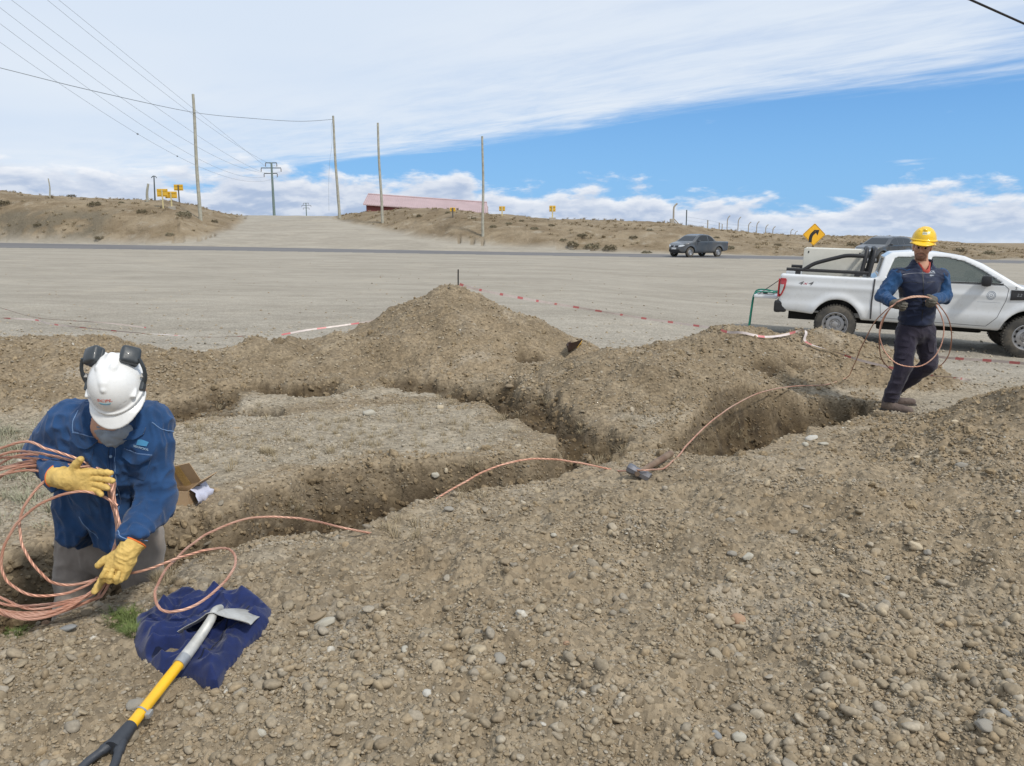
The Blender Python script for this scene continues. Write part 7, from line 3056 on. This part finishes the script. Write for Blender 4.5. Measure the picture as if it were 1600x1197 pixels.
def shovel():
    A = at
    jz = lambda u, v: (JB.ray_cast(Vector((*hit(u, v)[:2], 3)), Vector((0, 0, -1)))[0] or hit(u, v)).z
    cam_p = Vector((0, 0, ZC))

    def above(u, v, lift):
        dr = (A(u, v, 3) - cam_p).normalized()
        h = JB.ray_cast(cam_p, dr)
        p = h[0] if h[0] is not None else hit(u, v)
        return p - dr * lift
    neck = above(332, 974, .12)
    fer = above(288, 1028, .045)
    end = hit(186, 1157)
    end = A(186, 1157, end.y - .03)
    root = world_root('shovel', 'shovel with yellow shaft and dark grip, its steel blade on the blue jacket', 'shovel', end)
    ax = (fer - end).normalized()
    # blade: shoulders by the neck, tip away from the viewer and down into the cloth
    ax = (neck - fer).normalized()
    fw = Vector((-.06, 1.0, -.12)).normalized()
    right = (fw.cross(Vector((0, 0, 1))).normalized() + Vector((0, 0, .10))).normalized()
    upv = right.cross(fw).normalized()
    org = neck + upv * .010
    Wd = .128
    V, F = [], []
    nu, nv = 18, 16
    for side_ in (0, 1):
        for j in range(nv + 1):
            t = j / nv
            w = Wd * (1 - .05 * t) if t < .5 else Wd * .975 * math.sqrt(max(1e-4, 1 - ((t - .5) / .52) ** 2.4))
            for i in range(nu + 1):
                s = -1 + 2 * i / nu
                x = s * w
                y = .27 * t - (.012 * (1 - abs(s)) if t < .05 else 0)
                if t < .13:                    # notches between the steps and the socket
                    y += .0
                z = -.040 * (abs(s) ** 1.8) * (w / Wd) - .055 * t * t + .035 * math.exp(-(s * w / .03) ** 2) * (1 - t) ** 2
                z += .016 * math.exp(-(t / .05) ** 2) * min(1, abs(s) * 3)          # rolled steps
                V.append(org + right * x + fw * y + upv * (z - side_ * .0022))
    n1 = (nu + 1) * (nv + 1)
    I = lambda i, j: j * (nu + 1) + i
    for j in range(nv):
        for i in range(nu):
            f = [I(i, j), I(i + 1, j), I(i + 1, j + 1), I(i, j + 1)]
            F += [f, [k + n1 for k in f[::-1]]]
    rim = [I(i, 0) for i in range(nu + 1)] + [I(nu, j) for j in range(1, nv + 1)] + [I(i, nv) for i in range(nu - 1, -1, -1)] + [I(0, j) for j in range(nv - 1, 0, -1)]
    for a, b in zip(rim, rim[1:] + rim[:1]):
        F.append([b, a, a + n1, b + n1])
    mb = MB()
    mb.add(V, F)
    # rolled foot steps
    for s in ():
        mb.tube([org + right * (s * x) + fw * -.002 + upv * (-.002 - .026 * (x / Wd) ** 1.7) for x in np.linspace(.034, Wd * .97, 8)], [.0055] * 8, 8)
    bl = mb.build('blade', M_STEEL, root, auto=50)
    mb = MB()
    sp = spline([org + fw * .10 + upv * .012, org + fw * .04 + upv * .022, neck + upv * .016 - fw * .02, neck.lerp(fer, .45) + upv * .006, fer], 8)
    mb.tube(sp, list(np.linspace(.012, .0215, len(sp))), 12)
    mb.build('socket', M_STEEL, bl, auto=50)
    mb = MB()
    f2 = fer.lerp(end, .10)
    mb.tube([fer - (end - fer) * .01, f2], .0222, 14)
    mb.build('ferrule', mat('pale steel ferrule', (0.42, .44, .46), .4, .6, dust=.3), root, auto=50)
    mb = MB()
    shp = [f2.lerp(end, t) for t in np.linspace(-.06, 1.0, 14)]
    mb.tube(shp, .0178, 14)
    mb.build('shaft', M_SHYEL, root, auto=50)
    # small steel hook on the shaft
    c = fer.lerp(end, .68)
    mb = MB()
    e = ax.cross(Vector((0, 0, 1))).normalized()
    ring = [c + (e * math.cos(t) + e.cross(ax) * math.sin(t)) * .0195 for t in np.linspace(0, 6.283, 19)]
    mb.tube(ring, .003, 5, False)
    mb.box(c + e * .026 + Vector((0, 0, -.004)), (.016, .030, .018), bev=.004)
    mb.build('shaft_clip', mat('pale steel ferrule', (0, 0, 0)), root, auto=50)
    # D grip
    mb = MB()
    dn = (end - fer).normalized()
    sdv = dn.cross(Vector((0, 0, 1))).normalized()
    mb.tube([end - dn * .06, end - dn * .02, end + dn * .03], [.0195, .0235, .026], 14)
    for s in (-1, 1):
        mb.tube(spline([end + dn * .005 + sdv * (s * .012), end + dn * .045 + sdv * (s * .028), end + dn * .085 + sdv * (s * .043), end + dn * .125 + sdv * (s * .046)], 6), [.016] * 6 + [.0125] * 13, 10)
    mb.tube([end + dn * .128 + sdv * -.056, end + dn * .131, end + dn * .128 + sdv * .056], [.014, .0145, .014], 12)
    mb.build('grip', M_GRIP, root, auto=50)


shovel()


# ------------------------------------------------------------------ cardboard box behind the worker
def cardboard_box():
    b = hit(286, 792, 3.3, 7)
    b = Vector((b.x - .075, b.y + .14, hgt(b.x - .075, b.y + .14) - .012))
    root = empty('cardboard_box', 'small open cardboard box on the trench edge beside the denim shirted worker', 'box', b, (0, 0, math.radians(-8)))
    m = mat('brown cardboard', (0.37, 0.255, 0.15), .85, var=.10, vscale=12, bump=.1, bscale=200)
    mi = mat('inner cardboard', (0.37, 0.255, 0.15), .85)  # same base colour as the outer cardboard
    tape = mat('glossy packing tape', (0.42, 0.27, 0.10), .25, coat=.3)
    w, dpt, h, t = .23, .20, .10, .005
    mb = MB()
    mb.box((0, -dpt / 2, h / 2), (w, t, h))
    mb.box((0, dpt / 2, h / 2), (w, t, h))
    mb.box((-w / 2, 0, h / 2), (t, dpt - t - .001, h))
    mb.box((w / 2, 0, h / 2), (t, dpt - t - .001, h))
    mb.box((0, 0, t), (w - t, dpt - t, t))
    body = mb.build('box_body', m, root)
    mb = MB()
    R = Matrix.Rotation(math.radians(-14), 3, 'Y') @ Matrix.Rotation(math.radians(24), 3, 'X')
    mb.box(Vector((-.01, .02, h + .055)), (w * .98, t, .150), R)
    lid = mb.build('box_flap', m, root)
    mb = MB()
    mb.box(Vector((.01, .02, h + .055)) + R @ Vector((0, -.004, 0)), (.048, .002, .150), R)
    mb.build('tape_strip', tape, lid)
    for s, a in ((1, -38), (-1, 60)):
        mb = MB()
        Rf = Matrix.Rotation(math.radians(a), 3, 'Y')
        mb.box(Vector((s * w / 2, 0, h)) + Rf @ Vector((s * .05, 0, .002)), (.10, dpt * .96, t), Rf)
        mb.build('box_flap', m, root)
    mb = MB()
    mb.box((-.02, -dpt / 2 - .004, .035), (.016, .004, .022), bev=.002)
    mb.build('hand_hole', M_UNDER, body)
    # crumpled white bag hanging out on the right
    bag = MB()
    rs = np.random.default_rng(3)
    V, F = [], []
    for i in range(7):
        for j in range(7):
            V.append(Vector((w / 2 + .012 + .05 * math.sin(i * .5) + rs.normal(0, .007), -.10 + .028 * j + rs.normal(0, .006), h + .015 - .020 * i + rs.normal(0, .007))))
    for i in range(6):
        for j in range(6):
            F.append([i * 7 + j, i * 7 + j + 1, (i + 1) * 7 + j + 1, (i + 1) * 7 + j])
    bag.add(V, F)
    o = bag.build('plastic_bag', mat('pale lilac plastic', (0.55, 0.56, 0.68), .3, coat=.3), None, smooth=True)
    o.matrix_world = root.matrix_basis
    o.location, o.rotation_euler = root.location, root.rotation_euler
    tag(o, 'small pale crumpled plastic bag hanging over the side of the cardboard box', 'bag')


cardboard_box()


# ------------------------------------------------------------------ sledgehammer on the trench lip
def hammer():
    h0 = hit(998, 748) + Vector((0, 0, .035))
    h1 = hit(1046, 724) + Vector((0, 0, .06))
    root = empty('sledgehammer', 'short sledgehammer with brown wooden handle lying on the trench lip under the cable', 'hammer', h0)
    d_ = (h1 - h0).normalized()
    sd = Vector((-.55, .62, .25))
    sd = (sd - d_ * sd.dot(d_)).normalized()
    upv = d_.cross(sd)
    R = Matrix((d_, sd, upv)).transposed()
    mb = MB()
    pr = [(-.030, -.070), (-.022, -.078), (.022, -.078), (.030, -.070), (.030, .070), (.022, .078), (-.022, .078), (-.030, .070)]
    V = []
    n = 8
    prof = []
    for y, k in ((-.085, .84), (-.078, 1.0), (-.045, 1.0), (-.03, .86), (.03, .86), (.045, 1.0), (.078, 1.0), (.085, .84)):
        prof.append((y, k))
    for y, k in prof:
        for c in range(n):
            a = 2 * math.pi * (c + .5) / n
            V.append(R @ Vector((.030 * k * math.cos(a) * 1.08, y * .88, .030 * k * math.sin(a) * 1.08)))
    F = [[i * n + c, i * n + (c + 1) % n, (i + 1) * n + (c + 1) % n, (i + 1) * n + c] for i in range(len(prof) - 1) for c in range(n)]
    F += [list(range(n))[::-1], [(len(prof) - 1) * n + c for c in range(n)]]
    mb.add(V, F)
    mb.build('head', mat('hammer steel', (0.17, .175, .20), .45, .6, var=.2, dust=.3), root, auto=30)
    mb = MB()
    L = (h1 - h0).length + .03
    mb.tube([d_ * -.03, d_ * .02, d_ * (L * .5), d_ * (L - .02), d_ * L], [.016, .017, .0215, .024, .020], 12)
    mb.build('handle', mat('brown hammer handle', (0.145, 0.09, 0.06), .75, var=.2, vscale=20, dust=.4), root, auto=50)


hammer()


# ------------------------------------------------------------------ marker stake, far shovel, barrier tape
def stake():
    p = at(716, 446, 10.5)
    z = hgt(p.x, p.y)
    top = at(716, 421, 10.5)
    mb = MB()
    mb.tube([Vector((p.x, p.y, z - .3)), Vector((p.x, p.y, (z + top.z) / 2)), top], .010, 6)
    o = mb.build('steel_stake', mat('dark rebar', (.035, .032, .03), .7, .4), auto=50)
    tag(o, 'thin dark steel stake sticking up behind the top of the tall spoil pile', 'stake')


stake()


def far_shovel():
    a, b = hit(893, 557, 5, 14), hit(918, 553, 5, 14)
    root = world_root('shovel', 'distant shovel lying between the spoil piles, only rusty blade and yellow shaft showing', 'shovel', a)
    d_ = Vector((b.x - a.x, .12, .02)).normalized()
    s = Vector((-d_.y, d_.x, 0))
    mb = MB()
    V, F = [], []
    n = 8
    for j in range(n + 1):
        t = j / n
        w = .085 * (math.sqrt(max(0.0004, 1 - (1 - t) ** 2.2)))
        for i in range(7):
            q = -1 + i / 3
            V.append(a + d_ * (.22 * t - .09) + s * (q * w) + Vector((0, 0, .10 - .03 * (1 - q * q) + (.05 if q > 0 else 0) * q - .09 * q * (-1 if q < 0 else 0) * -1)))
    for j in range(n):
        for i in range(6):
            F.append([j * 7 + i, j * 7 + i + 1, (j + 1) * 7 + i + 1, (j + 1) * 7 + i])
    V2 = [v - Vector((0, 0, .003)) for v in V]
    mb.add(V, F)
    mb.add(V2, [f[::-1] for f in F])
    mb.build('blade', mat('rusty dark blade', (0.045, 0.025, 0.018), .6, .3, var=.3), root, smooth=True)
    mb = MB()
    st = a + d_ * .13 + Vector((0, 0, .08))
    mb.tube([st, st + d_ * .14 + Vector((0, .08, .03)), st + d_ * .20 + Vector((0, .55, -.12)), st + d_ * .22 + Vector((0, .9, -.3))], .015, 10)
    mb.build('shaft', M_SHYEL, root, auto=50)


far_shovel()

M_TAPEW = mat('white barrier tape', (0.58, 0.51, 0.49), .45, var=.08, dust=.35)
M_TAPER = mat('red barrier tape', (0.52, 0.14, 0.15), .45, var=.1, dust=.25)


def tape(pts, label, w=.05, seed=0, twist=1.0, red=.10, period=.30, group='red and white barrier tape'):
    P = spline(pts, 12)
    rs = np.random.default_rng(seed)
    V, F, Mi = [], [], []
    s = 0
    for i, p in enumerate(P):
        T = (P[min(i + 1, len(P) - 1)] - P[max(i - 1, 0)]).normalized()
        if i:
            s += (p - P[i - 1]).length
        upv = Vector((0, 0, 1)) - T * T.z
        upv.normalize()
        sd = T.cross(upv)
        ang = twist * (2.2 * vnoise2(np.array([s * 1.3]), np.array([seed * 3.7]), 9)[0] - .7)
        a = upv * math.cos(ang) + sd * math.sin(ang)
        V += [p - a * w / 2, p + a * w / 2]
        if i:
            F.append((2 * i - 2, 2 * i, 2 * i + 1, 2 * i - 1))
            Mi.append(1 if (s % period) < red else 0)
    n = len(V)
    V2 = [v + Vector((.0005, .001, .0006)) for v in V]
    mb = MB()
    for f, mi in zip(F, Mi):
        mb.mi = mi
        mb.F.append(list(f))
        mb.M.append(mi)
    mb.V = [tuple(v) for v in V]
    o = mb.build('barrier_tape', [M_TAPEW, M_TAPER], smooth=True)
    tag(o, label, 'tape', group)
    return o


def tapes():
    g = lambda u, v, l=.03, a=4, b=18: hit(u, v, a, b) + Vector((0, 0, l))
    A = at
    tape([A(-80, 462, 14.2), A(0, 481, 14.0), A(30, 490, 14.0), A(60, 497, 14.0), A(110, 501, 14.2), A(170, 505, 14.5), A(228, 512, 14.6)], 'upper white barrier tape trailing over the yard behind the white hard hat', .022, 2, 1.2, .05, .6)
    tape([A(-80, 496, 13.8), A(0, 497, 13.6), A(55, 500, 13.5), A(85, 507, 13.2), A(190, 518, 12.8), A(260, 523, 12.6), A(330, 527, 12.4), A(385, 525, 12.2)], 'lower red and white barrier tape on the yard at the far left', .026, 4, 1.6, .09, .6)
    tape([A(440, 523, 10.4), A(478, 516, 10.5), A(500, 513, 10.6), A(545, 507, 10.8), A(585, 500, 11.0), A(640, 478, 11.2)], 'red and white barrier tape on the left shoulder of the tall spoil pile', .022, 6, 1.4, .12, .5)
    tape([A(718, 444, 10.7), A(745, 452, 11.0), A(800, 463, 11.6), A(850, 472, 12.2), A(900, 480, 12.7), A(960, 490, 13.0), A(1010, 498, 13.2), A(1060, 505, 13.2), A(1110, 512, 13.0)], 'barrier tape sloping down from the tall spoil pile to the right one', .036, 8, .5, .10, .45)
    tape([g(1126, 520), g(1140, 524), g(1160, 526), g(1192, 530), g(1222, 529, .04), g(1254, 523.5, .06), g(1259, 529, .06), g(1257, 538, .05), g(1268, 543), g(1300, 552), g(1340, 566), g(1385, 577), g(1410, 582)], 'crumpled barrier tape lying over the spoil pile between pickup and trench', .030, 10, 1.6, .09, .5)
    tape([g(1405, 579.5), g(1425, 585), g(1460, 591), g(1490, 594), g(1516, 598)], 'thin barrier tape end on the gravel behind the yellow helmeted worker', .03, 12, 1.3, .05, .5)
    tape([A(1455, 556, 9.7), A(1485, 559.5, 9.6), A(1540, 563, 9.5), A(1600, 568, 9.3), A(1700, 577, 9.0)], 'taut red and white barrier tape at the right edge before the pickup', .036, 14, .6, .10, .30)


tapes()

# ------------------------------------------------------------------ single stones
ST_COL = {'grey': (0.27, 0.255, 0.225), 'pale': (0.42, 0.40, 0.34), 'cream': (0.47, 0.40, 0.29), 'brown': (0.26, 0.205, 0.14), 'red': (0.36, 0.225, 0.145), 'blue': (0.23, 0.245, 0.255), 'white': (0.50, 0.49, 0.45)}


def stones():
    L = [(508, 974, 36, 20, 25, 'pale', 'long pale speckled stone right of the blue jacket'),
         (494, 961, 28, 18, 15, 'brown', 'brown grey stone leaning behind a long pale stone'),
         (1153, 964, 34, 26, -10, 'red', 'reddish flat stone on the right foreground gravel'),
         (1430, 850, 28, 18, -30, 'cream', 'cream oblong stone on the right foreground pile'),
         (1449, 862, 16, 16, 0, 'grey', 'small grey stone touching a cream oblong stone'),
         (780, 1025, 20, 28, 0, 'grey', 'upright oval grey stone in the middle foreground'),
         (1120, 1146, 24, 16, -45, 'blue', 'blue grey slate chip in the lower right foreground'),
         (1155, 1150, 24, 22, 0, 'pale', 'pale stone just right of a blue slate chip'),
         (213, 1096, 28, 30, 0, 'grey', 'square grey stone beside the yellow shovel shaft'),
         (303, 1111, 26, 18, 10, 'brown', 'smooth brown stone right of the yellow shovel shaft'),
         (268, 1130, 26, 18, 15, 'brown', 'flat brown stone close to the clip of the shovel shaft'),
         (408, 1142, 26, 20, 0, 'pale', 'pale round stone in the foreground below the jacket'),
         (106, 979, 30, 20, 20, 'blue', 'blue grey stone in front of the copper coil'),
         (72, 972, 16, 14, 0, 'red', 'small reddish stone between coil and blue grey stone'),
         (252, 940, 24, 14, 0, 'grey', 'grey stone inside the cable loop above the jacket'),
         (576, 643, 18, 20, 0, 'pale', 'pale angular stone on the back edge of the flat island'),
         (687, 635, 18, 13, 0, 'cream', 'round cream stone at the back edge of the flat island'),
         (680, 743, 14, 15, 0, 'pale', 'pale stone stuck in the far trench wall, left of two'),
         (697, 737, 9, 14, 0, 'cream', 'cream oval stone stuck in the far trench wall, right of two'),
         (701, 793, 16, 14, 0, 'grey', 'grey round stone on the near trench lip'),
         (796, 603, 16, 11, 0, 'brown', 'brown stone at the foot of the tall spoil pile'),
         (1268, 683, 22, 12, 10, 'white', 'white stone beside the right end of the trench'),
         (1286, 692, 14, 10, 0, 'pale', 'small pale stone right of a white stone by the trench'),
         (1258, 694, 14, 11, 0, 'pale', 'small pale stone left of a white stone by the trench'),
         (1168, 868, 20, 17, 30, 'pale', 'pale stone pair partner on the right foreground pile'),
         (1144, 864, 22, 13, -10, 'grey', 'flat grey stone left of a pale stone on the pile'),
         (1540, 1132, 34, 28, 0, 'grey', 'large grey stone in the lower right corner'),
         (1572, 1112, 24, 14, -40, 'blue', 'blue grey splinter above the large grey corner stone'),
         (1503, 727, 20, 14, 0, 'grey', 'rounded grey stone below the right spoil pile'),
         (1431, 714, 10, 9, 0, 'cream', 'small cream stone below the yellow helmeted worker'),
         (1326, 659, 9, 8, 0, 'cream', 'small cream stone left of the brown boots'),
         (1491, 659, 14, 7, 0, 'cream', 'flat cream stone right of the brown boots'),
         (1385, 902, 18, 12, 0, 'grey', 'grey stone right of centre on the right foreground pile'),
         (633, 1012, 14, 18, 0, 'pale', 'pale round stone left of centre in the foreground'),
         (667, 1080, 18, 18, 0, 'white', 'white angular stone in the lower middle foreground'),
         (598, 958, 12, 14, 0, 'cream', 'cream pebble right of the jacket'),
         (1320, 930, 16, 10, -20, 'pale', 'pale flat stone on the right foreground slope'),
         (1290, 1168, 18, 16, 0, 'cream', 'cream stone at the bottom right edge'),
         (1505, 1075, 22, 12, -20, 'brown', 'brown flat stone on the far right foreground'),
         (885, 1003, 14, 12, 0, 'red', 'small reddish stone in the centre foreground'),
         (1350, 985, 24, 12, -25, 'brown', 'oblong brown stone on the right foreground slope'),
         (865, 835, 12, 10, 0, 'pale', 'pale stone on top of the middle foreground pile'),
         (1240, 832, 14, 11, 0, 'grey', 'grey stone high on the right foreground pile')]
    protos = [stone_mesh('stone', 500 + i, 3, .16, .72, 1.0) for i in range(7)]
    used = set()
    for i, (u, v, w, h, ang, c, lab) in enumerate(L):
        p = hit(u, v + h * .25)
        sx = w / 2 * p.y / 1200 * 1.12
        sy = max(h, w * .62) / 2 * p.y / 1200 * 1.05
        me = protos[i % 7]
        if me.name in used:
            me = me.copy()
        used.add(me.name)
        m = mat(c + ' stone', ST_COL[c], .88, var=.16, vscale=30, bump=.3, bscale=90, dust=.45, dustcol=(.28, .225, .15), spec=.3)
        me.materials.clear()
        me.materials.append(m)
        o = link('stone', me)
        o.location = (p.x, p.y, p.z + sy * .18)
        o.scale = (sx, sy, sy * .95)
        o.rotation_euler = (random.uniform(-.2, .2), math.radians(-ang) * .8, random.uniform(-.3, .3) + math.radians(ang) * .3)
        tag(o, lab, 'stone')


stones()


# ------------------------------------------------------------------ earth clods on the cut faces and piles
def clods():
    m = bpy.data.materials.new('earth clod')
    m.use_nodes = True
    t = NT(m.node_tree)
    b = t.n['Principled BSDF']
    a = t.node('ShaderNodeAttribute', attribute_type='INSTANCER', attribute_name='pcol')
    tcn = t.node('ShaderNodeTexCoord')
    n = t.noise(tcn.outputs['Object'], 1.7, 5, .7)
    t.put(b.inputs['Base Color'], t.vmath('SCALE', a.outputs['Vector'], t.mapr(n, .3, .7, .7, 1.3)))
    b.inputs['Roughness'].default_value = .97
    b.inputs['Specular IOR Level'].default_value = .15
    bp = t.node('ShaderNodeBump')
    bp.inputs['Strength'].default_value = .25
    bp.inputs['Distance'].default_value = .002
    t.put(bp.inputs['Height'], t.noise(tcn.outputs['Object'], 6, 4, .7))
    t.put(b.inputs['Normal'], bp.outputs[0])
    protos = []
    for i in range(6):
        me = stone_mesh('clod_shape', 700 + i, 2, .42, .8, 1.4)
        me.polygons.foreach_set('use_smooth', [False] * len(me.polygons))
        me.materials.append(m)
        protos.append(bpy.data.objects.new('clod_shape', me))
    n = 90000
    u = RNG.uniform(-60, 1660, n)
    v = RNG.uniform(500, 960, n)
    a_ = (u - 800) / 1200
    b_ = (598.5 - v) / 1200
    tt = (0.12 - ZC) / (-SP + b_ * CP)
    x, y = a_ * tt, (CP + b_ * SP) * tt
    z, sp, dm, bk, hole = ground(x, y)
    cl = fbm2(x * 1.3, y * 1.3, 4, 401)
    fine = fbm2(x * 5, y * 5, 3, 402)
    pr = np.where(dm > .15, .55, np.clip((cl - .47) * 2.5 + (fine - .5), 0, .4) * (sp > .3) * sstep(3.6, 6.0, y))
    keep = (RNG.uniform(0, 1, n) < pr) & (y < 12.5)
    x, y, z, dm, sp = x[keep], y[keep], z[keep], dm[keep], sp[keep]
    n = len(x)
    size = np.exp(RNG.normal(math.log(.011), .5, n))
    size = np.clip(np.maximum(size, .0018 * y), .006, .05)
    dry = np.array([[.265, .205, .13]]) * RNG.uniform(.75, 1.15, n)[:, None]
    wet = np.array([[.11, .079, .046]]) * RNG.uniform(.6, 1.6, n)[:, None]
    w = np.clip(dm * 1.1 - RNG.uniform(0, .5, n), 0, 1)[:, None]
    col = dry * (1 - w) + wet * w
    print('clods', n)
    scatter('earth_clods', np.stack([x, y, z + size * .1], 1), RNG.uniform(0, 6.28, (n, 3)), size[:, None] * RNG.uniform(.7, 1.3, (n, 3)), RNG.integers(0, 6, n), protos, [('pcol', 'FLOAT_VECTOR', 'vector', col)], 'crumbly clods of dark and brown earth on trench walls and spoil piles')


clods()


# ------------------------------------------------------------------ sparse grass near the trench
def near_grass():
    mg = mat('fresh green grass', (0.125, 0.165, 0.045), .8, var=.3, vscale=5)
    ms = mat('grey green dry weed', (0.30, 0.29, 0.20), .9, var=.3, vscale=4)
    protos = []
    for nm, m_, h, sprd, w, k in (('a', mg, .030, .05, .0014, 34), ('b', ms, .075, .10, .0016, 26), ('c', M_DRY, .085, .08, .0018, 30)):
        me = tuft_mesh('weed_shape', 800 + k, k, h, sprd, w, m_, .4)
        protos.append(bpy.data.objects.new('weed_shape_' + nm, me))

    def sc(name, spots, kind, label, kmin=.7, kmax=1.4):
        P, S = [], []
        for (u, v, du, dv, n) in spots:
            for _ in range(n):
                p = hit(u + RNG.normal(0, du), v + RNG.normal(0, dv), 1.5, 9)
                P.append((p.x, p.y, p.z - .004))
                S.append(RNG.uniform(kmin, kmax))
        P, S = np.array(P), np.array(S)
        scatter(name, P, np.stack([RNG.normal(0, .1, len(P)), RNG.normal(0, .1, len(P)), RNG.uniform(0, 6.28, len(P))], 1), np.stack([S, S, S], 1), np.full(len(P), kind), protos, [], label)
    sc('green_grass', [(196, 972, 13, 7, 70), (205, 985, 8, 5, 20), (25, 990, 14, 6, 14)], 0, 'small patch of fresh green grass on the gravel left of the blue jacket', .6, 1.2)
    sc('dry_weeds', [(25, 700, 26, 14, 34), (50, 730, 28, 20, 26), (15, 780, 24, 18, 20), (60, 790, 14, 18, 10), (10, 680, 18, 6, 16)], 1, 'grey green dry weeds behind the copper coil on the left')
    sc('dry_grass', [(418, 708, 6, 3, 16), (330, 690, 60, 25, 60), (520, 680, 90, 22, 70), (700, 670, 80, 20, 40), (250, 905, 14, 5, 12), (455, 800, 10, 8, 10), (730, 770, 14, 16, 12), (640, 830, 30, 12, 8), (880, 640, 80, 30, 14), (1150, 690, 30, 15, 14), (960, 720, 20, 8, 10)], 2, 'thin dry grass stalks on the flat island and trench edges', .4, 1.0)


near_grass()
